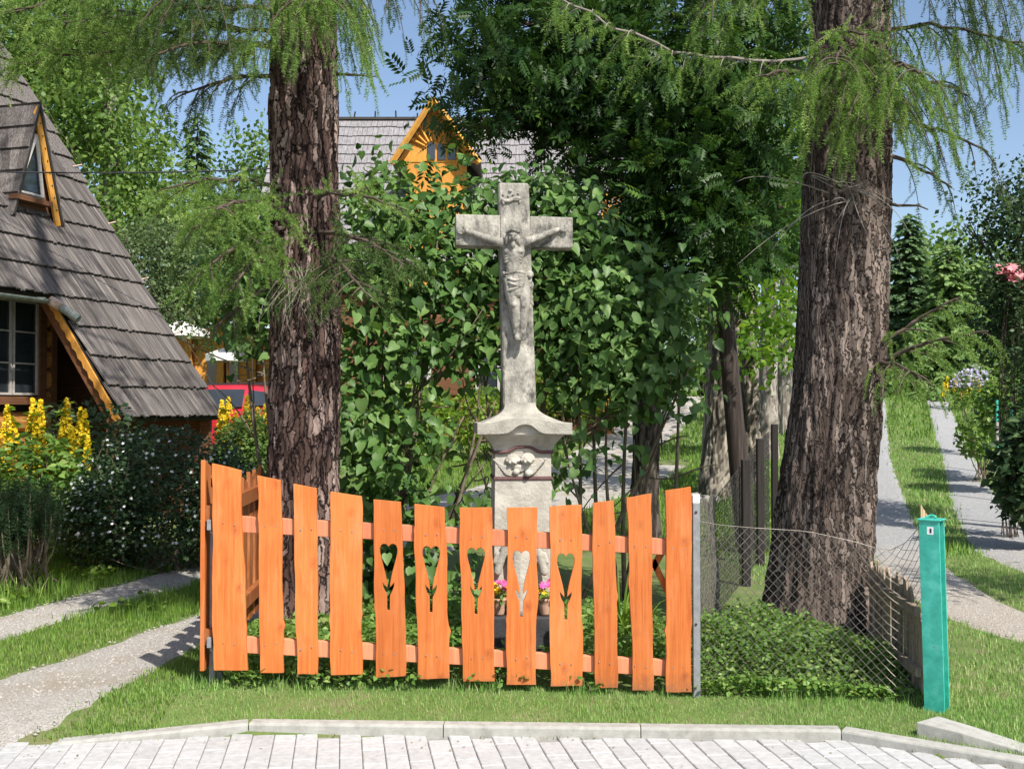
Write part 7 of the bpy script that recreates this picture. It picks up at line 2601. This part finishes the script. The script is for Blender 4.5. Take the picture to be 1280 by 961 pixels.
    for side, corner, dir_ in ((1, BR, 1), (-1, LB, -1)):
        d = nrm(corner - apex)
        inn = nrm(np.cross(HO, d)) 
        if (inn @ (HE * -dir_)) < 0:
            inn = -inn
        a = apex + HO * (ov - .02)
        c = corner + HO * (ov - .02)
        fw = .14 if side > 0 else .03
        MB().prism([a, c, c + inn * fw * .9, a + inn * fw * .9 + d * fw], -HO * .03).build('dormer_bargeboard', MT['bargeboard'], dm)
        for i in range(9 if side > 0 else 0):
            q = a + (c - a) * (i + .7) / 10 + inn * fw * .45 + HO * .003
            MB().tube([q, q + HO * .004], .012, 6).build('drilled_hole', MT['dark_plain'], dm)
    MB().prism([gp(eA, hA - .12, -.02), gp(-.08, .05, -.02), gp(2 * eA + .08, .05, -.02)], -HO * .03).build('gable_boarding', MT['brown_log'], dm)
    wt, wb, wL, wR = gp(eA + .02, hA * .70, .01), hA * .20, 2 * eA + .12, -.34
    T3, L3, R3 = gp(eA, hA * .72, .012), gp(wL, hA * .2, .012), gp(wR, hA * .2, .012)
    MB().prism([T3, R3, L3], HO * .008).build('dormer_pane', MT['glass'], dm)
    for p, q in ((T3, R3), (T3, L3), (L3, R3)):
        MB().tube([p + HO * .02, q + HO * .02], .032, 4).build('dormer_sash', MT['white_frame'], dm)
    MB().prism([gp(wL - .1, hA * .13, 0), gp(wR + .1, hA * .13, 0), gp(wR + .1, hA * .17, 0), gp(wL - .1, hA * .17, 0)], HO * .12).build('dormer_sill', MT['brown_log'], dm)
    return th
build_house()

# overhead cable from the house to the larch
def build_cable():
    a, b = at(-40, 214, 13.2), at(420, 206, 15.5)
    P = bez(a, (a + b) / 2 + [0, 0, -.12], b, 14)
    o = MB().tube(P, .010, 5).build('overhead_cable', MT['dark_plain'])
    tag(o, 'thin dark overhead cable crossing in front of the triangular dormer', 'cable')
build_cable()

# ------------------------------------------------------------------ chalet behind the lilacs
def build_chalet():
    Yr, Ye = 30.0, 26.2
    x0, x1 = at(350, 148, Yr)[0], at(772, 148, Yr)[0]
    zr = at(500, 149, Yr)[2]
    ze = zr - 4.4
    g = float(gz(0, 27))
    th = thing('chalet', 'large wooden chalet with grey board roof and honey-coloured gable behind the lilacs', 'house', ((x0 + x1) / 2, 28, g))
    run = Yr - Ye
    sl = math.hypot(run, zr - ze)
    dv = np.array([0, -run, -(zr - ze)]) / sl
    nv = np.array([0, -(zr - ze), run]) / sl
    MB().prism([(x0, Yr, zr - .03), (x1, Yr, zr - .03), (x1, Ye, ze - .03), (x0, Ye, ze - .03)], -nv * .1).build('roof', MT['deck'], th)
    MB().prism([(x0, Yr, zr - .03), (x1, Yr, zr - .03), (x1, Yr + run, ze - .03), (x0, Yr + run, ze - .03)], (0, 0, -.1)).build('back_roof', MT['shingle_far'], th)
    # boards in courses
    m = MB()
    rows = int(sl / .40)
    for r in range(rows + 1):
        s1 = min(.40 * (r + 1), sl + .06)
        s0 = s1 - .46
        x = x0 + rng.uniform(-.03, 0)
        while x < x1:
            w = rng.uniform(.10, .17)
            a = np.array([x, Yr, zr]) + dv * (s1 + rng.normal(0, .012)) + nv * .045
            b = np.array([x, Yr, zr]) + dv * max(s0, 0) + nv * .01
            m.prism([a, a + [w - .008, 0, 0], b + [w - .008, 0, 0], b], -nv * .022)
            x += w
    o = mk('roof_boards', m.V, m.F, MT['shingle_far'], th)
    o['kind'] = 'stuff'
    MB().prism([(x0, Yr - .12, zr - .04), (x0, Yr, zr + .06), (x0, Yr + .12, zr - .04)], (x1 - x0, 0, 0)).build('ridge_cap', MT['deck'], th)
    # ridge pegs
    for i in range(16):
        xx = x0 + (x1 - x0) * (i + .5) / 16
        MB().tube([(xx, Yr, zr), (xx + rng.normal(0, .02), Yr, zr + rng.uniform(.12, .25))], .022, 5).build('ridge_peg', MT['deck'], th)
    # walls
    wy = Ye + .7
    MB().box((x0 + .5, wy, g - .3), (x1 - .4, Yr + run - .7, ze + .5)).build('wall', MT['brown_log'], th)
    for i in range(9):
        za = g + .1 + i * .5
        if za + .42 < ze + .3:
            MB().box((x0 + .5, wy - .12, za), (x1 - .4, wy - .004, za + .46)).build('wall_log', MT['brown_log'], th, bevel=.04)
    for cx in (-2.5, -.3, 1.6):
        MB().box((cx - .5, wy - .18, g + 1.1), (cx + .5, wy - .125, g + 2.4)).build('window', MT['glass'], th)
        for dx in (-.52, 0, .52):
            MB().box((cx + dx - .05, wy - .21, g + 1.05), (cx + dx + .05, wy - .183, g + 2.45)).build('window_bar', MT['white_frame'], th)
    # front gable
    Yg = 26.4
    T = at(543, 129, Yg)
    Lc, Rc = at(497, 200, Yg), at(594, 200, Yg)
    zb = min(Lc[2], Rc[2]) - .05
    gbl = thing('gable', '', '', tuple(T))
    gbl.location = tuple(np.array(T) - np.array(th.location))
    gbl.parent = th
    del gbl['label'], gbl['category']
    MB().prism([(T[0], Yg, T[2] - .05), (Rc[0], Yg, zb), (Lc[0], Yg, zb)], (0, .1, 0)).build('gable_wall', MT['chalet'], gbl)
    MB().box((Lc[0] + .2, Yg + .02, ze - .5), (Rc[0] - .2, Yg + .12, zb)).build('lower_wall', MT['chalet'], gbl)
    # sunburst boards
    cx, cz = T[0], at(552, 188, Yg)[2]
    for k in range(9):
        a = R(25 + 130 * k / 8)
        L = .62 if k % 2 else .74
        p, q = np.array([cx + .25 * math.cos(a), Yg - .03, cz + .22 * math.sin(a)]), np.array([cx + L * math.cos(a), Yg - .03, cz + L * math.sin(a)])
        MB().tube([p, q], [.03, .045], 4).build('sunburst_batten', MT['bargeboard'], gbl)
    for k in (-1, 0, 1):
        wx = at(552, 190, Yg)[0] + k * .24
        z0, z1 = at(552, 200, Yg)[2], at(552, 183, Yg)[2]
        pts = [(wx - .09, Yg - .02, z0), (wx + .09, Yg - .02, z0)] + [(wx + .09 * math.cos(a), Yg - .02, z1 + .09 * math.sin(a)) for a in np.linspace(0, math.pi, 8)]
        MB().prism(pts, (0, -.012, 0)).build('arched_window', MT['glass'], gbl)
    for (c, sx) in ((Rc, 1), (Lc, -1)):
        a = np.array([T[0], Yg - .35, T[2] + .06])
        e = np.array([c[0] + .1 * sx, Yg - .35, zb - .05])
        back = np.array([0, 3.4, 0])
        m = MB()
        d = e - a
        n = nrm(np.cross(d, back)) * (1 if np.cross(d, back)[2] > 0 else -1)
        for r in range(5):
            for j in range(22):
                p = a + d * (r / 5) + back * j / 22
                q = a + d * ((r + 1) / 5) + back * j / 22
                m.prism([p + n * .01, p + back / 23 + n * .01, q + back / 23 + n * .05, q + n * .05], -n * .03)
        m.build('gable_roof', MT['shingle_far'], gbl)['kind'] = 'stuff'
        MB().tube([a + [0, -.02, -.06], e + [0, -.02, -.06]], .07, 4).build('gable_bargeboard', MT['bargeboard'], gbl)
    # balcony at the right end
    b0, b1 = at(757, 300, 25.6), at(790, 245, 25.6)
    bal = thing('balcony', '', '', tuple(b0))
    bal.location = tuple(np.array(b0) - np.array(th.location))
    bal.parent = th
    del bal['label'], bal['category']
    for i in range(6):
        xx = b0[0] + (b1[0] - b0[0]) * i / 5
        MB().box((xx - (.07 if i == 0 else .03), 25.56, b0[2] - (4 if i == 0 else 0)), (xx + (.07 if i == 0 else .03), 25.64, b1[2])).build('baluster', MT['chalet'], bal)
    for zz in (b0[2], (b0[2] + b1[2]) / 2 + .1, b1[2]):
        MB().box((b0[0] - .1, 25.53, zz - .05), (b1[0] + .5, 25.67, zz + .05)).build('balcony_rail', MT['chalet'], bal)
    MB().box((b0[0] - .1, 25.53, b0[2] - .2), (b1[0] + .5, Ye + 1, b0[2] - .06)).build('balcony_floor', MT['brown_log'], bal)
build_chalet()

# ------------------------------------------------------------------ timber pavilion, canopies, red car at the back left
def build_pavilion():
    Y = 32.0
    p0, p1 = at(196, 480, Y), at(356, 480, Y)
    g = float(gz(p0[0], Y))
    th = thing('timber_pavilion', 'orange timber pavilion wall with posts glimpsed beside the larch trunk', 'building', ((p0[0] + p1[0]) / 2, Y, g))
    zt = at(250, 405, Y)[2]
    n = 9
    for i in range(n):
        za = g - .1 + (zt - g) * i / n
        MB().box((p0[0], Y + .1, za), (p1[0], Y + .2, za + (zt - g) / n - .015)).build('wall_board', MT['chalet'], th)
    for k in range(5):
        xx = p0[0] + (p1[0] - p0[0]) * k / 4
        MB().box((xx - .1, Y - .1, g - .1), (xx + .1, Y + .09, zt + .5)).build('post', MT['chalet'], th)
    MB().box((p0[0] - .3, Y - .12, zt + .4), (p1[0] + .3, Y + .1, zt + .62)).build('beam', MT['chalet'], th)
    m = MB().prism([(p0[0] - .4, Y - .8, zt + .5), (p0[0] - .4, Y + 2.5, zt + 2.2), (p0[0] - .4, Y + 5.5, zt + .5)], (p1[0] - p0[0] + .8, 0, 0))
    m.build('roof', MT['deck'], th)
    for k in (1, 3):
        xx = p0[0] + (p1[0] - p0[0]) * k / 4 + .5
        MB().box((xx, Y + .06, g + 1.0), (xx + .9, Y + .095, g + 2.1)).build('window', MT['glass'], th)
build_pavilion()
def parasol(px, py, Y, w, label):
    t = at(px, py, Y)
    g = float(gz(t[0], Y))
    th = thing('parasol', label, 'parasol', (t[0], Y, g), 'white canopies')
    MB().tube([(t[0], Y, g - .05), (t[0], Y, t[2])], .03, 8).build('pole', MT['chalet'], th)
    n = 8
    V = [(t[0], Y, t[2] + .02)]
    for k in range(n):
        a = 2 * math.pi * (k + .5) / n
        V.append((t[0] + w * math.cos(a), Y + w * math.sin(a), t[2] - w * .33))
    for k in range(n):
        a = 2 * math.pi * (k + .5) / n
        V.append((t[0] + w * math.cos(a), Y + w * math.sin(a), t[2] - w * .33 - .17))
    F = [(0, 1 + k, 1 + (k + 1) % n) for k in range(n)] + [(1 + k, 9 + k, 9 + (k + 1) % n, 1 + (k + 1) % n) for k in range(n)]
    mk('canopy', V, F, MT['canvas'], th)
    for k in range(n):
        MB().tube([(t[0], Y, t[2] - .1), tuple(np.array(V[1 + k]) - [0, 0, .03])], .012, 5).build('rib', MT['chalet'], th)
parasol(222, 400, 28.5, .8, 'larger white canopy showing above the edge of the shingled roof')
parasol(285, 434, 28.0, .55, 'smaller white canopy above the roof of the red car')

def build_car():
    Y = 24.0
    r = at(345, 500, Y)
    g = float(gz(r[0] - 2, Y))
    cx = r[0] - 1.55
    th = thing('parked_car', 'red hatchback parked behind the shingled roof and the loosestrife', 'car', (cx, Y, g))
    zt = at(300, 479, Y)[2]
    k = (zt - g) / 1.5
    # side outline, front to the left; x from the middle, z above ground
    def X(x):
        return cx + x * k
    def Z(z):
        return g + z * k
    secs = []
    # stations along the car: x, bottom, belt height, half width at belt, roof height, half width at roof
    st = [(-2.0, .35, .62, .62, .64, .5), (-1.9, .22, .72, .78, .75, .62), (-1.5, .2, .82, .84, .86, .7), (-1.05, .2, .90, .86, .94, .72), (-.85, .2, .92, .87, 1.0, .70), (-.35, .2, .94, .87, 1.36, .58), (.1, .2, .95, .87, 1.48, .58), (.7, .2, .97, .87, 1.50, .58), (1.3, .2, .99, .86, 1.46, .58), (1.75, .22, 1.0, .84, 1.32, .58), (1.98, .26, .98, .80, 1.05, .66), (2.06, .34, .9, .74, .94, .6)]
    V, F = [], []
    n = 12
    for x, zb, zl, hw, zr_, rw in st:
        ring = [(-hw * .92, zb), (-hw, zb + .15), (-hw * 1.01, (zb + zl) / 2), (-hw, zl), (-rw, zr_ - .06), (-rw * .75, zr_), (rw * .75, zr_), (rw, zr_ - .06), (hw, zl), (hw * 1.01, (zb + zl) / 2), (hw, zb + .15), (hw * .92, zb)]
        for y, z in ring:
            V.append((X(x), Y + y * k, Z(z)))
    for i in range(len(st) - 1):
        for j in range(n):
            F.append((i * n + j, i * n + (j + 1) % n, (i + 1) * n + (j + 1) % n, (i + 1) * n + j))
    F += [tuple(range(n)), tuple(range((len(st) - 1) * n, len(st) * n))[::-1]]
    o = MB().add(V, F).build('body', MT['car'], th)
    sb = o.modifiers.new('s', 'SUBSURF')
    sb.levels = 2
    sb.render_levels = 2
    o.data.polygons.foreach_set('use_smooth', np.ones(len(o.data.polygons), bool))
    # side glass
    for sy in (-1, 1):
        for poly in ([(-.62, 1.0), (.12, 1.02), (.12, 1.36), (-.22, 1.30)], [(.2, 1.02), (.95, 1.04), (.95, 1.37), (.2, 1.37)], [(1.03, 1.05), (1.5, 1.07), (1.35, 1.32), (1.03, 1.36)]):
            pts = []
            for x, z in poly:
                t = (z - .97) / (1.44 - .97)
                pts.append((X(x), Y + sy * k * (.875 - .285 * t), Z(z)))
            MB().prism(pts, (0, sy * .012, .004)).build('side_window', MT['glass'], th)
        for wx in (-1.25, 1.25):
            w = thing('wheel', '', '', (X(wx), Y + sy * .8 * k, Z(.31)))
            w.location = tuple(np.array(w.location) - np.array(th.location))
            w.parent = th
            del w['label'], w['category']
            c = np.array([X(wx), Y + sy * .72 * k, Z(.31)])
            MB().tube([c, c + [0, sy * .16 * k, 0]], .31 * k, 24).build('tyre', MT['rubber'], w, bevel=.03 * k, segs=2)
            MB().tube([c + [0, sy * .15 * k, 0], c + [0, sy * .17 * k, 0]], .2 * k, 16).build('rim', MT['steel'], w)
        MB().box((X(1.9), Y + sy * .62 * k - .12, Z(.86)), (X(2.05), Y + sy * .62 * k + .12, Z(1.08))).build('tail_lamp', MT['lamp_red'], th, bevel=.02)
        MB().box((X(-.72), Y + sy * .92 * k - .06, Z(.98)), (X(-.6), Y + sy * .92 * k + .06, Z(1.1))).build('mirror', MT['car'], th, bevel=.02)
    MB().prism([(X(1.80), Y - .48 * k, Z(1.31)), (X(1.80), Y + .48 * k, Z(1.31)), (X(2.02), Y + .6 * k, Z(1.04)), (X(2.02), Y - .6 * k, Z(1.04))], (.02, 0, .02)).build('rear_window', MT['glass'], th)
    for sy in (-1, 1):
        MB().tube([(X(-.2), Y + sy * .5 * k, Z(1.46)), (X(1.5), Y + sy * .5 * k, Z(1.50))], .018, 6).build('roof_bar', MT['dark_plain'], th)
    MB().tube([(X(1.45), Y, Z(1.46)), (X(1.75), Y, Z(1.66))], .006, 5).build('aerial', MT['dark_plain'], th)
build_car()
